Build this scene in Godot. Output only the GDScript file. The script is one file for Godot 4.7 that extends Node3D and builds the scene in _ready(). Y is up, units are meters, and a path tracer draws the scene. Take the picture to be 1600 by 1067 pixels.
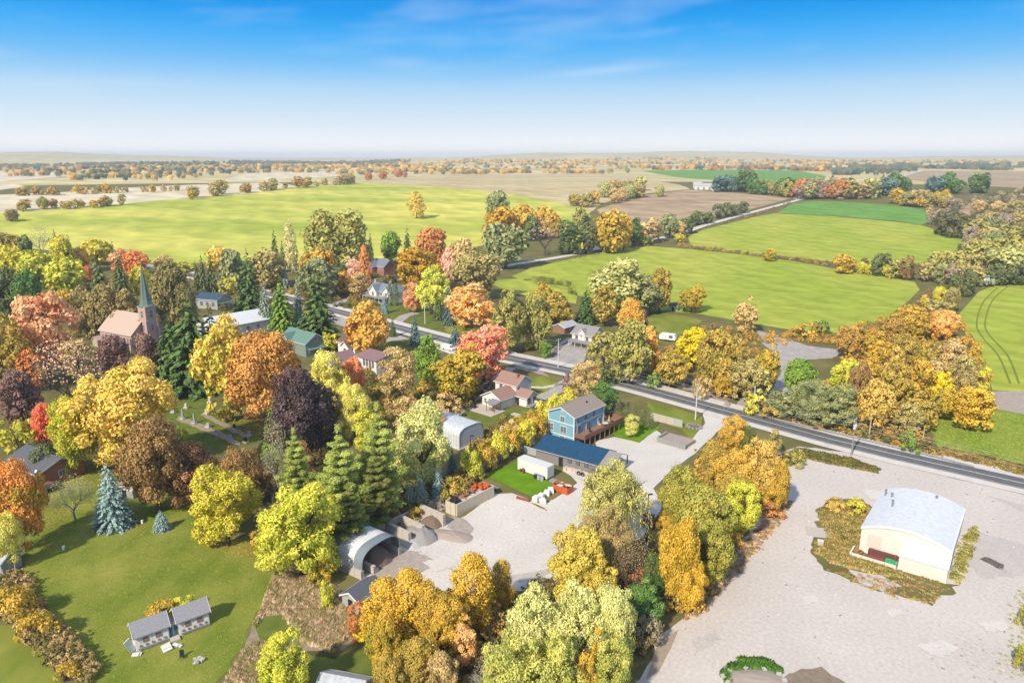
extends Node3D
# A village beside a two lane road among autumn trees, seen from a drone.

const EYE := 70.0
var rng := RandomNumberGenerator.new()
var M := {}
var meshes := {}
var used := {}
var V := PackedVector3Array()
var N := PackedVector3Array()
var C := PackedColorArray()
var I := PackedInt32Array()

# ---------------------------------------------------------------- terrain
func land(x: float, z: float) -> float:
	var d := sqrt(x * x + z * z)
	var h := 28.0 * smoothstep(350.0, 1200.0, d) + 32.0 * smoothstep(1200.0, 5000.0, d)
	if d > 1100.0:
		h += smoothstep(1100.0, 5500.0, d) * (9.0 * sin(x * 0.0016 + 1.1) + 7.0 * sin(z * 0.0021 + x * 0.0007) + 6.0 * sin(x * 0.0043 - z * 0.0017 + 2.0))
		var az := atan2(x, -z)
		h += smoothstep(4500.0, 7000.0, d) * (18.0 + 14.0 * sin(az * 9.0 + 0.6) + 9.0 * sin(az * 23.0 + 1.0) + 6.0 * sin(az * 41.0) + 52.0 * exp(-pow((az - 0.24) / 0.17, 2.0)) + 14.0 * exp(-pow((az + 0.62) / 0.14, 2.0)))
	return h

const RINGS := 98
const SPOKES := 160
func ring(i: int) -> float:
	return 15.0 * pow(1.068, i)
func knot(i: int, j: int) -> Vector3:
	var r := ring(i)
	var a := TAU * j / SPOKES - PI
	var x := r * sin(a)
	var z := -r * cos(a)
	return Vector3(x, land(x, z), z)

func ground_mesh(first: int, last: int) -> ArrayMesh:
	var st := SurfaceTool.new()
	st.begin(Mesh.PRIMITIVE_TRIANGLES)
	st.set_smooth_group(0)
	for j in SPOKES:
		if first == 0:
			for p in [Vector3.ZERO, knot(0, j), knot(0, j + 1)]:
				put(st, p)
		for i in range(first, last):
			var a := knot(i, j)
			var b := knot(i + 1, j)
			var c := knot(i + 1, j + 1)
			var d := knot(i, j + 1)
			for p in [a, b, c, a, c, d]:
				put(st, p)
	st.generate_normals()
	return st.commit()

func put(st: SurfaceTool, p: Vector3):
	st.set_uv(Vector2(p.x, p.z))
	st.set_uv2(Vector2(p.x, p.z))
	st.add_vertex(p)

# A sheet laid on the ground: a polygon in plan, cut along the ground's own triangles so that it lies parallel to them.
func sheet_shape(poly: PackedVector2Array, layer: float) -> ArrayMesh:
	var st := SurfaceTool.new()
	st.begin(Mesh.PRIMITIVE_TRIANGLES)
	st.set_smooth_group(0)
	var lo := poly[0]
	var hi := poly[0]
	var far := 0.0
	for p in poly:
		lo = lo.min(p); hi = hi.max(p); far = maxf(far, p.length())
	if far < 345.0:
		var idx := Geometry2D.triangulate_polygon(poly)
		for k in range(0, idx.size(), 3):
			for q in 3:
				put(st, Vector3(poly[idx[k + q]].x, layer * 0.035, poly[idx[k + q]].y))
	else:
		var box := Rect2(lo, hi - lo)
		for j in SPOKES:
			for i in RINGS:
				var a := knot(i, j)
				var c := knot(i + 1, j + 1)
				var b := knot(i + 1, j)
				var d := knot(i, j + 1)
				var cell := Rect2(Vector2(a.x, a.z), Vector2.ZERO).expand(Vector2(b.x, b.z)).expand(Vector2(c.x, c.z)).expand(Vector2(d.x, d.z))
				if not box.intersects(cell):
					continue
				for t in [[a, b, c], [a, c, d]]:
					var p0: Vector3 = t[0]
					var n: Vector3 = (t[1] - p0).cross(t[2] - p0)
					for piece in Geometry2D.intersect_polygons(PackedVector2Array([Vector2(t[0].x, t[0].z), Vector2(t[1].x, t[1].z), Vector2(t[2].x, t[2].z)]), poly):
						var idx := Geometry2D.triangulate_polygon(piece)
						for k in idx:
							var x := piece[k].x
							var z := piece[k].y
							var y := p0.y - (n.x * (x - p0.x) + n.z * (z - p0.z)) / n.y
							put(st, Vector3(x, y + layer * (0.035 + 0.00012 * piece[k].length()), z))
	st.generate_normals()
	return st.commit()

func smooth_poly(poly: PackedVector2Array, step: float, wander: float, sd: int) -> PackedVector2Array:
	var r := RandomNumberGenerator.new()
	r.seed = sd
	var out := PackedVector2Array()
	var n := poly.size()
	for i in n:
		var a := poly[i]
		var b := poly[(i + 1) % n]
		var k := maxi(1, int(a.distance_to(b) / step))
		for q in k:
			var p := a.cubic_interpolate(b, poly[(i - 1 + n) % n], poly[(i + 2) % n], float(q) / k) if wander < 0.0 else a.lerp(b, float(q) / k)
			out.append(p + Vector2(r.randf_range(-1, 1), r.randf_range(-1, 1)) * absf(wander))
	return out if Geometry2D.triangulate_polygon(out).size() > 0 else poly

func sheet(called: String, poly: PackedVector2Array, m: String, layer: float, step := 0.0, wander := 0.0) -> MeshInstance3D:
	var p := smooth_poly(poly, step, wander, called.hash()) if step > 0.0 else poly
	var o := obj(called, sheet_shape(p, layer), m, self)
	o.set_meta("kind", "structure")
	return o

func ribbon(line: PackedVector2Array, w: float) -> PackedVector2Array:
	var l := PackedVector2Array()
	var r := PackedVector2Array()
	for i in line.size():
		var d := (line[mini(i + 1, line.size() - 1)] - line[maxi(i - 1, 0)]).normalized().orthogonal() * w * 0.5
		l.append(line[i] + d); r.append(line[i] - d)
	r.reverse()
	l.append_array(r)
	return l

func smooth_line(line: PackedVector2Array) -> PackedVector2Array:
	var out := PackedVector2Array()
	for i in line.size() - 1:
		for q in 5:
			out.append(line[i].cubic_interpolate(line[i + 1], line[maxi(i - 1, 0)], line[mini(i + 2, line.size() - 1)], q / 5.0))
	out.append(line[-1])
	return out

func offset_line(line: PackedVector2Array, by: float) -> PackedVector2Array:
	var l := PackedVector2Array()
	for i in line.size():
		l.append(line[i] + (line[mini(i + 1, line.size() - 1)] - line[maxi(i - 1, 0)]).normalized().orthogonal() * by)
	return l

# ---------------------------------------------------------------- naming
func numbered(called: String) -> String:
	var k: int = used.get(called, -1) + 1
	used[called] = k
	return called if k == 0 else "%s_%03d" % [called, k]

func obj(called: String, mesh: Mesh, m: String, parent: Node) -> MeshInstance3D:
	var o := MeshInstance3D.new()
	if parent == self:
		o.name = numbered(called)
	else:
		var k := 1
		o.name = called
		while parent.has_node(NodePath(o.name)):
			o.name = "%s_%03d" % [called, k]
			k += 1
	o.mesh = mesh
	o.material_override = M[m]
	parent.add_child(o, true)
	return o

func thing(called: String, label: String, category: String, x: float, z: float, turn := 0.0, group := "") -> Node3D:
	var o := Node3D.new()
	o.name = numbered(called)
	add_child(o, true)
	o.position = Vector3(x, land(x, z), z)
	o.rotation.y = deg_to_rad(turn)
	tag(o, label, category, group)
	return o

func tag(o: Node, label: String, category: String, group := ""):
	o.set_meta("label", label)
	o.set_meta("category", category)
	if group:
		o.set_meta("group", group)

# ---------------------------------------------------------------- shapes
func new_st() -> SurfaceTool:
	var st := SurfaceTool.new()
	st.begin(Mesh.PRIMITIVE_TRIANGLES)
	st.set_smooth_group(-1)
	return st

func done(st: SurfaceTool) -> ArrayMesh:
	st.generate_normals()
	return st.commit()

func tri(st: SurfaceTool, a: Vector3, b: Vector3, c: Vector3):
	for p in [a, b, c]:
		st.add_vertex(p)

func quad(st: SurfaceTool, a: Vector3, b: Vector3, c: Vector3, d: Vector3):
	tri(st, a, b, c)
	tri(st, a, c, d)

func block(st: SurfaceTool, c: Vector3, s: Vector3, b := Basis.IDENTITY):
	var h := s * 0.5
	var p := []
	for k in 8:
		p.append(c + b * Vector3(h.x if k & 1 else -h.x, h.y if k & 2 else -h.y, h.z if k & 4 else -h.z))
	quad(st, p[0], p[1], p[3], p[2]); quad(st, p[5], p[4], p[6], p[7])
	quad(st, p[4], p[0], p[2], p[6]); quad(st, p[1], p[5], p[7], p[3])
	quad(st, p[2], p[3], p[7], p[6]); quad(st, p[4], p[5], p[1], p[0])

func cube(c: Vector3, s: Vector3, b := Basis.IDENTITY) -> ArrayMesh:
	var st := new_st()
	block(st, c, s, b)
	return done(st)

# An outline in x and y drawn out along z, or an outline in z and y drawn out along x.
func prism(st: SurfaceTool, pts: PackedVector2Array, z0: float, z1: float, along_x := false):
	var n := pts.size()
	var at := func(p: Vector2, z: float) -> Vector3: return Vector3(z, p.y, p.x) if along_x else Vector3(p.x, p.y, z)
	for i in n:
		var a := pts[i]
		var b := pts[(i + 1) % n]
		quad(st, at.call(a, z0), at.call(b, z0), at.call(b, z1), at.call(a, z1))
	var idx := Geometry2D.triangulate_polygon(pts)
	for k in range(0, idx.size(), 3):
		for z in [z0, z1]:
			tri(st, at.call(pts[idx[k]], z), at.call(pts[idx[k + 1]], z), at.call(pts[idx[k + 2]], z))

func tube(st: SurfaceTool, a: Vector3, b: Vector3, r0: float, r1: float, sides := 6, cap := false):
	var d := (b - a).normalized()
	var u := d.cross(Vector3.RIGHT if absf(d.x) < 0.8 else Vector3.UP).normalized()
	var w := d.cross(u)
	for k in sides:
		var t0 := TAU * k / sides
		var t1 := TAU * (k + 1) / sides
		var e0 := u * cos(t0) + w * sin(t0)
		var e1 := u * cos(t1) + w * sin(t1)
		quad(st, a + e0 * r0, b + e0 * r1, b + e1 * r1, a + e1 * r0)
		if cap:
			tri(st, b, b + e1 * r1, b + e0 * r1)

# ---------------------------------------------------------------- materials
func noise_tex(sd: int, freq: float, dark: Color, light: Color, size := 512, octaves := 4, mid := 0.5) -> NoiseTexture2D:
	var n := FastNoiseLite.new()
	n.seed = sd
	n.noise_type = FastNoiseLite.TYPE_SIMPLEX_SMOOTH
	n.frequency = freq
	n.fractal_octaves = octaves
	var t := NoiseTexture2D.new()
	t.width = size; t.height = size; t.seamless = true; t.seamless_blend_skirt = 0.3
	t.noise = n
	var g := Gradient.new()
	g.set_color(0, dark); g.set_color(1, light)
	g.add_point(mid, dark.lerp(light, 0.5))
	t.color_ramp = g
	return t

func lin(r: float, g: float, b: float) -> Color:
	return Color(r, g, b).linear_to_srgb()

func mat(called: String, c: Color, rough := 0.85, metal := 0.0) -> StandardMaterial3D:
	var m := StandardMaterial3D.new()
	m.resource_name = called
	m.albedo_color = c
	m.roughness = rough
	m.metallic = metal
	m.metallic_specular = 0.3
	M[called] = m
	return m

func worn(called: String, c: Color, tile := 4.0, rough := 0.85, metal := 0.0, tex := "mottle"):
	var m := mat(called, c, rough, metal)
	m.albedo_texture = T[tex]
	m.uv1_triplanar = true
	m.uv1_world_triplanar = true
	m.uv1_scale = Vector3.ONE / tile

func land_mat(called: String, tex: Texture2D, tile: float, detail: Texture2D, dtile: float, stretch := Vector2.ONE):
	var m := mat(called, Color.WHITE, 1.0)
	m.metallic_specular = 0.1
	m.albedo_texture = tex
	m.uv1_scale = Vector3(stretch.x / tile, stretch.y / tile, 1)
	m.detail_enabled = true
	m.detail_albedo = detail
	m.detail_blend_mode = BaseMaterial3D.BLEND_MODE_MUL
	m.detail_uv_layer = BaseMaterial3D.DETAIL_UV_2
	m.uv2_scale = Vector3(1.0 / dtile, 1.0 / dtile, 1)

var T := {}

# ---------------------------------------------------------------- foliage
# Leaf colours as sRGB triples: two main tones, a third for single leaves; then how the tones shift across and up the crown.
var PAL := {}
const NOMINAL := {"round": [12.0, 14.0], "ash": [11.0, 13.0], "oval": [6.5, 11.0], "poplar": [7.0, 19.0], "shrub": [5.0, 4.0], "willow": [13.0, 13.0], "spruce": [7.0, 13.0], "pine": [9.0, 18.0], "cedar": [3.0, 6.0], "baretree": [9.0, 12.0]}
const LEAF := [0.225, 0.40, 0.74]
const FACTOR := 1.36

func unit() -> Vector3:
	var y := rng.randf_range(-1, 1)
	var a := rng.randf() * TAU
	var r := sqrt(1.0 - y * y)
	return Vector3(r * cos(a), y, r * sin(a))

func leaf(c: Vector3, n: Vector3, along: Vector3, a: float, b: float, col: Color):
	var t := (along - n * along.dot(n)).normalized()
	var u := n.cross(t) * b
	t *= a
	var k := V.size()
	V.append(c + t); V.append(c + u + n * b * 0.25); V.append(c - t); V.append(c - u + n * b * 0.25)
	for q in 4:
		N.append(n); C.append(col)
	I.append_array(PackedInt32Array([k, k + 2, k + 1, k, k + 3, k + 2]))

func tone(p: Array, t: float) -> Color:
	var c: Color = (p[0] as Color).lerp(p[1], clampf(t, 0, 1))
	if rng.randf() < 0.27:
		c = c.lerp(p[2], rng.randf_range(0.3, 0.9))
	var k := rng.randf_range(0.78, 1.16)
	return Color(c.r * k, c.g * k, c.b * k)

func clump(bc: Vector3, br: Vector3, outward: Vector3, cover: float, s: float, p: Array, bt: float, along := Vector3.ZERO, slim := 0.66, jitter := 0.75):
	var area := 4.0 * PI * pow((pow(br.x * br.y, 1.6) * 2.0 + pow(br.x * br.x, 1.6)) / 3.0, 1.0 / 1.6) * 0.72
	var n := int(cover * area / (2.0 * s * s * slim)) + 3
	for k in n:
		var e := unit()
		if e.dot(outward) < -0.3:
			e = e - 2.0 * e.dot(outward) * outward
		var c := bc + e * br * (rng.randf_range(0.62, 1.06) if rng.randf() < 0.85 else rng.randf_range(0.9, 1.3))
		var nn := (e + unit() * jitter + Vector3.UP * 0.2).normalized()
		var al := unit() if along == Vector3.ZERO else (along + unit() * 0.5)
		var z := s * rng.randf_range(0.65, 1.25)
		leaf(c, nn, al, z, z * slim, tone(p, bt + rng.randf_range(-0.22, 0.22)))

func fib(i: int, n: int) -> Vector3:
	var y := 1.0 - 2.0 * (i + 0.5) / n
	var a := i * 2.399963 + rng.randf_range(-0.3, 0.3)
	var r := sqrt(1.0 - y * y)
	return Vector3(r * cos(a), y, r * sin(a))

func dome(p: Array, c: Vector3, rad: Vector3, nb: int, b0: float, b1: float, cover: float, s: float, low := -0.75, wild := 0.1, along := Vector3.ZERO, slim := 0.66):
	for i in nb:
		var d := fib(i, nb)
		if d.y < low or rng.randf() < 0.1:
			continue
		var br := rng.randf_range(b0 * 0.85, b1 * 1.08)
		var lift := rng.randf_range(0.9 - wild * 1.6, 1.04 + wild * 1.25)
		var bc := c + d * (rad - Vector3.ONE * br * 0.8) * lift
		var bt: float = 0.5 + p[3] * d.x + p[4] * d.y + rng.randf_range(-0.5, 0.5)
		var al := along
		if along.y < 0.0:
			al = d
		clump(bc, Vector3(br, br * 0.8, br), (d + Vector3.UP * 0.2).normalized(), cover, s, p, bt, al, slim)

func crown(kind: String, pal: String, v: int, lod: int) -> ArrayMesh:
	var key := "%s/%s/%d/%d" % [kind, pal, v, lod]
	if meshes.has(key):
		return meshes[key]
	rng.seed = key.hash()
	V = PackedVector3Array(); N = PackedVector3Array(); C = PackedColorArray(); I = PackedInt32Array()
	var p: Array = PAL[pal]
	var s: float = LEAF[lod]
	var far := lod == 2
	match kind:
		"round":
			if far:
				dome(p, Vector3(0, 3.6, 0), Vector3(4.8, 3.4, 4.8), 11, 1.6, 2.3, 0.8, s, -0.9)
			else:
				dome(p, Vector3(0, 3.9, 0), Vector3(4.7, 3.2, 4.7), 20, 1.0, 1.7, 0.75, s, -0.75, 0.2)
			if v == 0:
				dome(p, Vector3(0, 8.0, 0), Vector3(6.0, 6.1, 6.0), 17 if far else 44, 2.5 if far else 1.35, 3.1 if far else 2.3, 0.95, s, -0.8)
			elif v == 1:
				dome(p, Vector3(-1.2, 7.4, 0.6), Vector3(4.9, 5.4, 5.2), 12 if far else 30, 2.2 if far else 1.3, 2.9 if far else 2.1, 0.95, s, -0.8, 0.14)
				dome(p, Vector3(1.7, 9.2, -0.8), Vector3(4.2, 4.9, 4.4), 9 if far else 22, 2.0 if far else 1.2, 2.7 if far else 2.0, 0.95, s, -0.7, 0.14)
			else:
				for q in 5:
					var a := q * 1.2566 + 0.4
					dome(p, Vector3(3.0 * cos(a), 5.6 + 3.6 * fmod(q * 0.381, 1.0), 3.0 * sin(a)), Vector3(3.1, 3.6, 3.1), 6 if far else 13, 1.8 if far else 1.1, 2.3 if far else 1.7, 0.9, s, -0.85, 0.15)
				dome(p, Vector3(0, 10.6, 0), Vector3(3.6, 3.6, 3.6), 7 if far else 15, 1.8 if far else 1.1, 2.4 if far else 1.8, 0.9, s, -0.6, 0.15)
		"ash":
			for q in 9:
				var a := q * 2.4
				var hh := 2.6 + 8.2 * (q + 0.5) / 9.0
				var rr: float = 3.0 * sqrt(maxf(0.0, 1.0 - pow((hh - 5.8) / 6.6, 2.0)))
				dome(p, Vector3(rr * cos(a), hh, rr * sin(a)), Vector3(2.7, 2.8, 2.7), 6 if far else 13, 1.5 if far else 0.85, 2.0 if far else 1.4, 0.9, s, -0.9, 0.2, Vector3(0, -1, 0), 0.5)
		"oval":
			dome(p, Vector3(0, 5.6, 0), Vector3(3.2, 5.3, 3.2), 12 if far else 30, 1.5 if far else 0.85, 1.9 if far else 1.4, 0.85, s * 0.9, -0.95, 0.16)
		"poplar":
			for q in (16 if far else 40):
				var tt := (q + 0.5) / (16.0 if far else 40.0)
				var hh := 3.0 + 15.2 * tt
				var rr := 2.9 * pow(sin(PI * clampf(tt * 0.86 + 0.14, 0, 1)), 0.7)
				var a := q * 2.4 + rng.randf_range(-0.4, 0.4)
				var d := Vector3(cos(a), 0.25, sin(a))
				var k := rng.randf_range(0.45, 1.0)
				var br := rng.randf_range(1.0, 1.5) * (1.5 if far else 1.0)
				clump(Vector3(rr * cos(a) * k, hh, rr * sin(a) * k), Vector3(br, br * 1.45, br), d.normalized(), 0.72, s * 0.92, p, 0.5 + p[3] * d.x + p[4] * (tt * 2 - 1) + rng.randf_range(-0.3, 0.3), Vector3(d.x * 0.3, 1.0, d.z * 0.3), 0.5)
		"shrub":
			dome(p, Vector3(0, 1.5, 0), Vector3(2.5, 2.4, 2.5), 8 if far else 19, 0.9 if far else 0.55, 1.3 if far else 0.95, 0.9, s * 0.75, -0.45, 0.2)
		"willow":
			for q in 9:
				var qa := q * 2.4
				var qr := 3.9 * sqrt(q / 9.0)
				var hub := Vector3(qr * cos(qa), 9.8 - qr * 0.62 + rng.randf_range(-0.9, 0.9), qr * sin(qa))
				dome(p, hub, Vector3(2.6, 2.3, 2.6), 6 if far else 14, 1.3 if far else 0.8, 1.7 if far else 1.2, 0.6, s * 0.85, -0.5, 0.2, Vector3(0, -1, 0), 0.45)
				for k in (14 if far else 70):
					var a := rng.randf() * TAU
					var rr := sqrt(rng.randf()) * 2.7
					var at := hub + Vector3(rr * cos(a), rng.randf_range(-1.2, 1.4) - rr * 0.25, rr * sin(a))
					var out := Vector3(at.x, 0.0, at.z).normalized()
					var long := rng.randf_range(1.0, 3.6) + 0.25 * qr
					var lobe := 0.5 + rng.randf_range(-0.45, 0.45)
					var steps := int(long / (s * 1.3)) + 1
					for u in steps:
						var f := float(u) / steps
						var c := at + out * (0.9 * f + rng.randf_range(-0.2, 0.2)) + Vector3(rng.randf_range(-0.2, 0.2), -long * f, rng.randf_range(-0.2, 0.2))
						if c.y > 0.6:
							leaf(c, (out + Vector3.UP * 0.4 + unit() * 0.7).normalized(), Vector3.DOWN + out * 0.3 + unit() * 0.5, s * 1.0, s * 0.36, tone(p, lobe + rng.randf_range(-0.2, 0.2)))
		"spruce":
			var nb := 80 if far else (190 if lod == 1 else 340)
			for k in nb:
				var tt := 1.0 - sqrt(1.0 - (k + 0.5) / nb)
				var y := 0.5 + 12.0 * tt
				var rr := 3.6 * pow(1.0 - tt, 0.76) * rng.randf_range(0.8, 1.08) + 0.12
				var a := k * 2.399963 + rng.randf_range(-0.35, 0.35)
				var d := Vector3(cos(a), 0, sin(a))
				var side := Vector3(-d.z, 0, d.x)
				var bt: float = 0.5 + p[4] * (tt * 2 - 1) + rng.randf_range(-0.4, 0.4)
				var steps := int(rr / (s * 0.85)) + 2
				for q in steps:
					var f := (q + 0.6) / steps
					if f < 0.22:
						continue
					var wide := rr * 0.24 * (1.1 - f) + 0.05
					var at := d * rr * f + Vector3(0, y - 0.62 * rr * 0.5 * f * f + 0.12 * rr * pow(f, 4.0), 0)
					for o in 2:
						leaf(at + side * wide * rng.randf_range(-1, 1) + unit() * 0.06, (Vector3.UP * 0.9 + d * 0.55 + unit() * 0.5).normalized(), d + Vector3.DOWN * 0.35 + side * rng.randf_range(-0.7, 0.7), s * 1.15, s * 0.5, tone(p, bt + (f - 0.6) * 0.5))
			leaf(Vector3(0, 12.6, 0), Vector3.BACK, Vector3.UP, 0.6, 0.12, tone(p, 0.6))
			leaf(Vector3(0, 12.6, 0), Vector3.RIGHT, Vector3.UP, 0.6, 0.12, tone(p, 0.6))
		"pine":
			for lv in 12:
				var y := 2.6 + lv * 1.22 + rng.randf_range(-0.3, 0.3)
				var tt := lv / 11.0
				var reach := 4.4 * pow(1.0 - tt, 0.62) * (0.72 + 0.28 * sin(PI * tt)) + 0.5
				for b in (5 if lv < 10 else 4):
					var a := b * 1.2566 + lv * 0.9 + rng.randf_range(-0.35, 0.35)
					var ln := reach * rng.randf_range(0.6, 1.15)
					var d := Vector3(cos(a), 0, sin(a))
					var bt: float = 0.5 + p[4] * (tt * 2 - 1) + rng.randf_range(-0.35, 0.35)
					for q in 4:
						var f := 0.3 + 0.7 * q / 3.0
						var at := d * ln * f + Vector3(0, y + 0.22 * ln * f * f, 0) + Vector3(-d.z, 0, d.x) * rng.randf_range(-0.35, 0.35) * ln * 0.5
						var br := 0.42 + 0.16 * ln * (0.6 + 0.4 * f)
						clump(at, Vector3(br * 1.12, br * 0.5, br * 1.12), (d * 0.4 + Vector3.UP).normalized(), 0.95, s * 0.8, p, bt + (f - 0.6) * 0.4, d + Vector3.UP * 0.6, 0.4, 0.9)
			clump(Vector3(0, 17.2, 0), Vector3(0.6, 1.0, 0.6), Vector3.UP, 0.9, s * 0.7, p, 0.8, Vector3.UP, 0.35)
		"cedar":
			for k in (140 if far else (420 if lod == 1 else 900)):
				var tt := rng.randf()
				var y := 0.15 + 5.7 * tt
				var rr := 1.42 * pow(sin(PI * clampf(0.16 + 0.84 * tt, 0, 1)), 0.55) * (0.86 + 0.16 * sin(tt * 31.0 + 3.0)) * rng.randf_range(0.8, 1.05)
				var a := rng.randf() * TAU
				var d := Vector3(cos(a), 0.3, sin(a)).normalized()
				leaf(Vector3(rr * cos(a), y, rr * sin(a)), (d + unit() * 0.55).normalized(), Vector3.UP + unit() * 0.3, s * 0.62, s * 0.34, tone(p, 0.5 + rng.randf_range(-0.4, 0.4) + p[4] * (tt * 2 - 1)))
		"baretree":
			for k in (260 if far else (900 if lod == 1 else 1700)):
				var e := unit()
				if e.y < -0.5:
					continue
				var c := Vector3(0, 7.4, 0) + e * Vector3(4.3, 4.5, 4.3) * pow(rng.randf(), 0.33)
				leaf(c, (e + unit()).normalized(), unit(), s * 0.42, s * 0.24, tone(p, 0.5 + rng.randf_range(-0.5, 0.5)))
	var arr := []
	arr.resize(Mesh.ARRAY_MAX)
	arr[Mesh.ARRAY_VERTEX] = V; arr[Mesh.ARRAY_NORMAL] = N; arr[Mesh.ARRAY_COLOR] = C; arr[Mesh.ARRAY_INDEX] = I
	var m := ArrayMesh.new()
	m.add_surface_from_arrays(Mesh.PRIMITIVE_TRIANGLES, arr)
	meshes[key] = m
	return m

func limb(st: SurfaceTool, a: Vector3, d: Vector3, ln: float, r: float, depth: int, sides: int):
	var b := a + d * ln
	tube(st, a, b, r, r * 0.66, sides)
	if depth == 0:
		return
	for k in (3 if depth > 1 else 4):
		var e := (d + unit() * 0.75 + Vector3.UP * 0.18).normalized()
		limb(st, a + d * ln * (1.0 if k == 0 else rng.randf_range(0.55, 0.95)), e, ln * rng.randf_range(0.6, 0.82), r * 0.6, depth - 1, maxi(3, sides - 1))

func trunk(kind: String, lod: int) -> ArrayMesh:
	var key := "trunk/%s/%d" % [kind, lod]
	if meshes.has(key):
		return meshes[key]
	rng.seed = key.hash()
	var st := new_st()
	var h: float = NOMINAL[kind][1]
	var w: float = NOMINAL[kind][0]
	match kind:
		"spruce", "pine", "cedar":
			tube(st, Vector3(0, -0.4, 0), Vector3(0, h * 0.3, 0), w * 0.035, w * 0.026, 6)
			tube(st, Vector3(0, h * 0.3, 0), Vector3(0, h * 0.97, 0), w * 0.026, 0.02, 5)
			if kind == "pine":
				for k in 22:
					var a := k * 2.4
					var y := 2.5 + k * 0.6
					var ln := 3.3 * (1.0 - k / 26.0)
					tube(st, Vector3(0, y, 0), Vector3(cos(a) * ln, y + 0.5, sin(a) * ln), 0.09, 0.03, 4)
		"shrub":
			for k in 6:
				var a := k * 1.05
				tube(st, Vector3(0.1 * cos(a), -0.3, 0.1 * sin(a)), Vector3(1.2 * cos(a), 2.2, 1.2 * sin(a)), 0.06, 0.025, 4)
		"baretree":
			tube(st, Vector3(0, -0.4, 0), Vector3(0.1, h * 0.2, 0), 0.26, 0.2, 7)
			var turns := 5 if lod < 2 else 4
			for k in turns:
				var a := k * TAU / turns + 0.3
				limb(st, Vector3(0.1, h * (0.17 + 0.02 * k), 0), Vector3(cos(a) * 0.75, 1.0, sin(a) * 0.75).normalized(), h * 0.24, 0.13, 4 if lod < 2 else 3, 5)
		_:
			var t := w * 0.032
			tube(st, Vector3(0, -0.4, 0), Vector3(0, 0.4, 0), t * 1.5, t, 7)
			tube(st, Vector3(0, 0.4, 0), Vector3(0.15, h * 0.38, 0.1), t, t * 0.75, 7)
			for k in 6:
				var a := k * 1.047 + 0.2
				var up := h * (0.26 + 0.022 * k)
				var mid := Vector3(cos(a) * w * 0.14, up + h * 0.15, sin(a) * w * 0.14)
				tube(st, Vector3(0.1, up, 0.05), mid, t * 0.55, t * 0.4, 5)
				var tip := Vector3(cos(a + 0.2) * w * 0.27, up + h * 0.33, sin(a + 0.2) * w * 0.27)
				tube(st, mid, tip, t * 0.4, t * 0.2, 4)
				if lod < 2:
					for q in 5:
						var e := (tip.normalized() + unit() * 0.9 + Vector3.UP * 0.3).normalized()
						var knee := tip + e * h * 0.09
						tube(st, tip, knee, t * 0.16, t * 0.1, 3)
						for f in 3:
							tube(st, knee, knee + (e + unit() * 0.7).normalized() * h * rng.randf_range(0.07, 0.14), t * 0.09, t * 0.03, 3)
	meshes[key] = done(st)
	return meshes[key]

const CALLED := {"round": "broadleaf_tree", "ash": "ash_tree", "oval": "slender_tree", "poplar": "poplar_tree", "shrub": "shrub", "willow": "willow_tree", "spruce": "spruce_tree", "pine": "pine_tree", "cedar": "cedar_tree", "baretree": "bare_tree"}

func tree(kind: String, pal: String, x: float, z: float, h: float, w: float, label: String, group := "", lod := -1, v := -1) -> Node3D:
	var far := Vector3(x, land(x, z) - EYE, z).length()
	if lod < 0:
		lod = 0 if far < 215.0 else (1 if far < 420.0 else 2)
	var r := RandomNumberGenerator.new()
	r.seed = hash("%s%.1f%.1f" % [kind, x, z])
	if v < 0:
		v = r.randi_range(0, 2) if kind == "round" else 0
		if pal.begins_with("purple"):
			v = 2
	if lod == 2 and kind == "round":
		v = v % 2
	var maple: bool = kind == "round" and ("maple" in label)
	var o := thing("maple_tree" if maple else CALLED[kind], label, "shrub" if kind == "shrub" else "tree", x, z, 0.0, group)
	o.position.y -= 0.12
	var cm := crown(kind, pal, v, lod)
	var box := cm.get_aabb()
	var nom := [(box.size.x + box.size.z) * 0.5 * 0.93, box.end.y * 0.975]
	var turn := 0.0 if PAL[pal][3] != 0.0 else r.randf() * TAU
	o.basis = Basis(Vector3.UP, turn).scaled_local(Vector3(w / nom[0] * r.randf_range(0.94, 1.08), h / nom[1], w / nom[0] * r.randf_range(0.9, 1.1)))
	obj("stem" if kind == "shrub" else "trunk", trunk(kind, lod), "bark_pale" if pal.begins_with("pale") and kind != "round" else "bark", o)
	obj("foliage" if kind == "shrub" else "crown", cm, "leaf", o)
	return o

const ORDER := ["first", "second", "third", "fourth", "fifth", "sixth", "seventh", "eighth", "ninth", "tenth", "eleventh", "twelfth", "thirteenth", "fourteenth"]

# A row of trees between two points.
func row(a: Vector2, b: Vector2, n: int, h0: float, h1: float, spread: float, kinds: Array, pals: Array, label: String, group: String, from := "village side"):
	var count := {}
	var r := RandomNumberGenerator.new()
	r.seed = hash(label)
	for i in n:
		var p := a.lerp(b, (i + r.randf_range(0.1, 0.9)) / n) + Vector2(r.randf_range(-1, 1), r.randf_range(-1, 1)) * spread
		var h := r.randf_range(h0, h1)
		var pal: String = pals[r.randi() % pals.size()]
		tree(kinds[r.randi() % kinds.size()], pal, p.x, p.y, h, h * r.randf_range(0.75, 1.1), "%s %s, %s from the %s" % [WORDS.get(pal, pal), label, ORDER[count.get(pal, 0)], from], group)
		count[pal] = count.get(pal, 0) + 1

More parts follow.
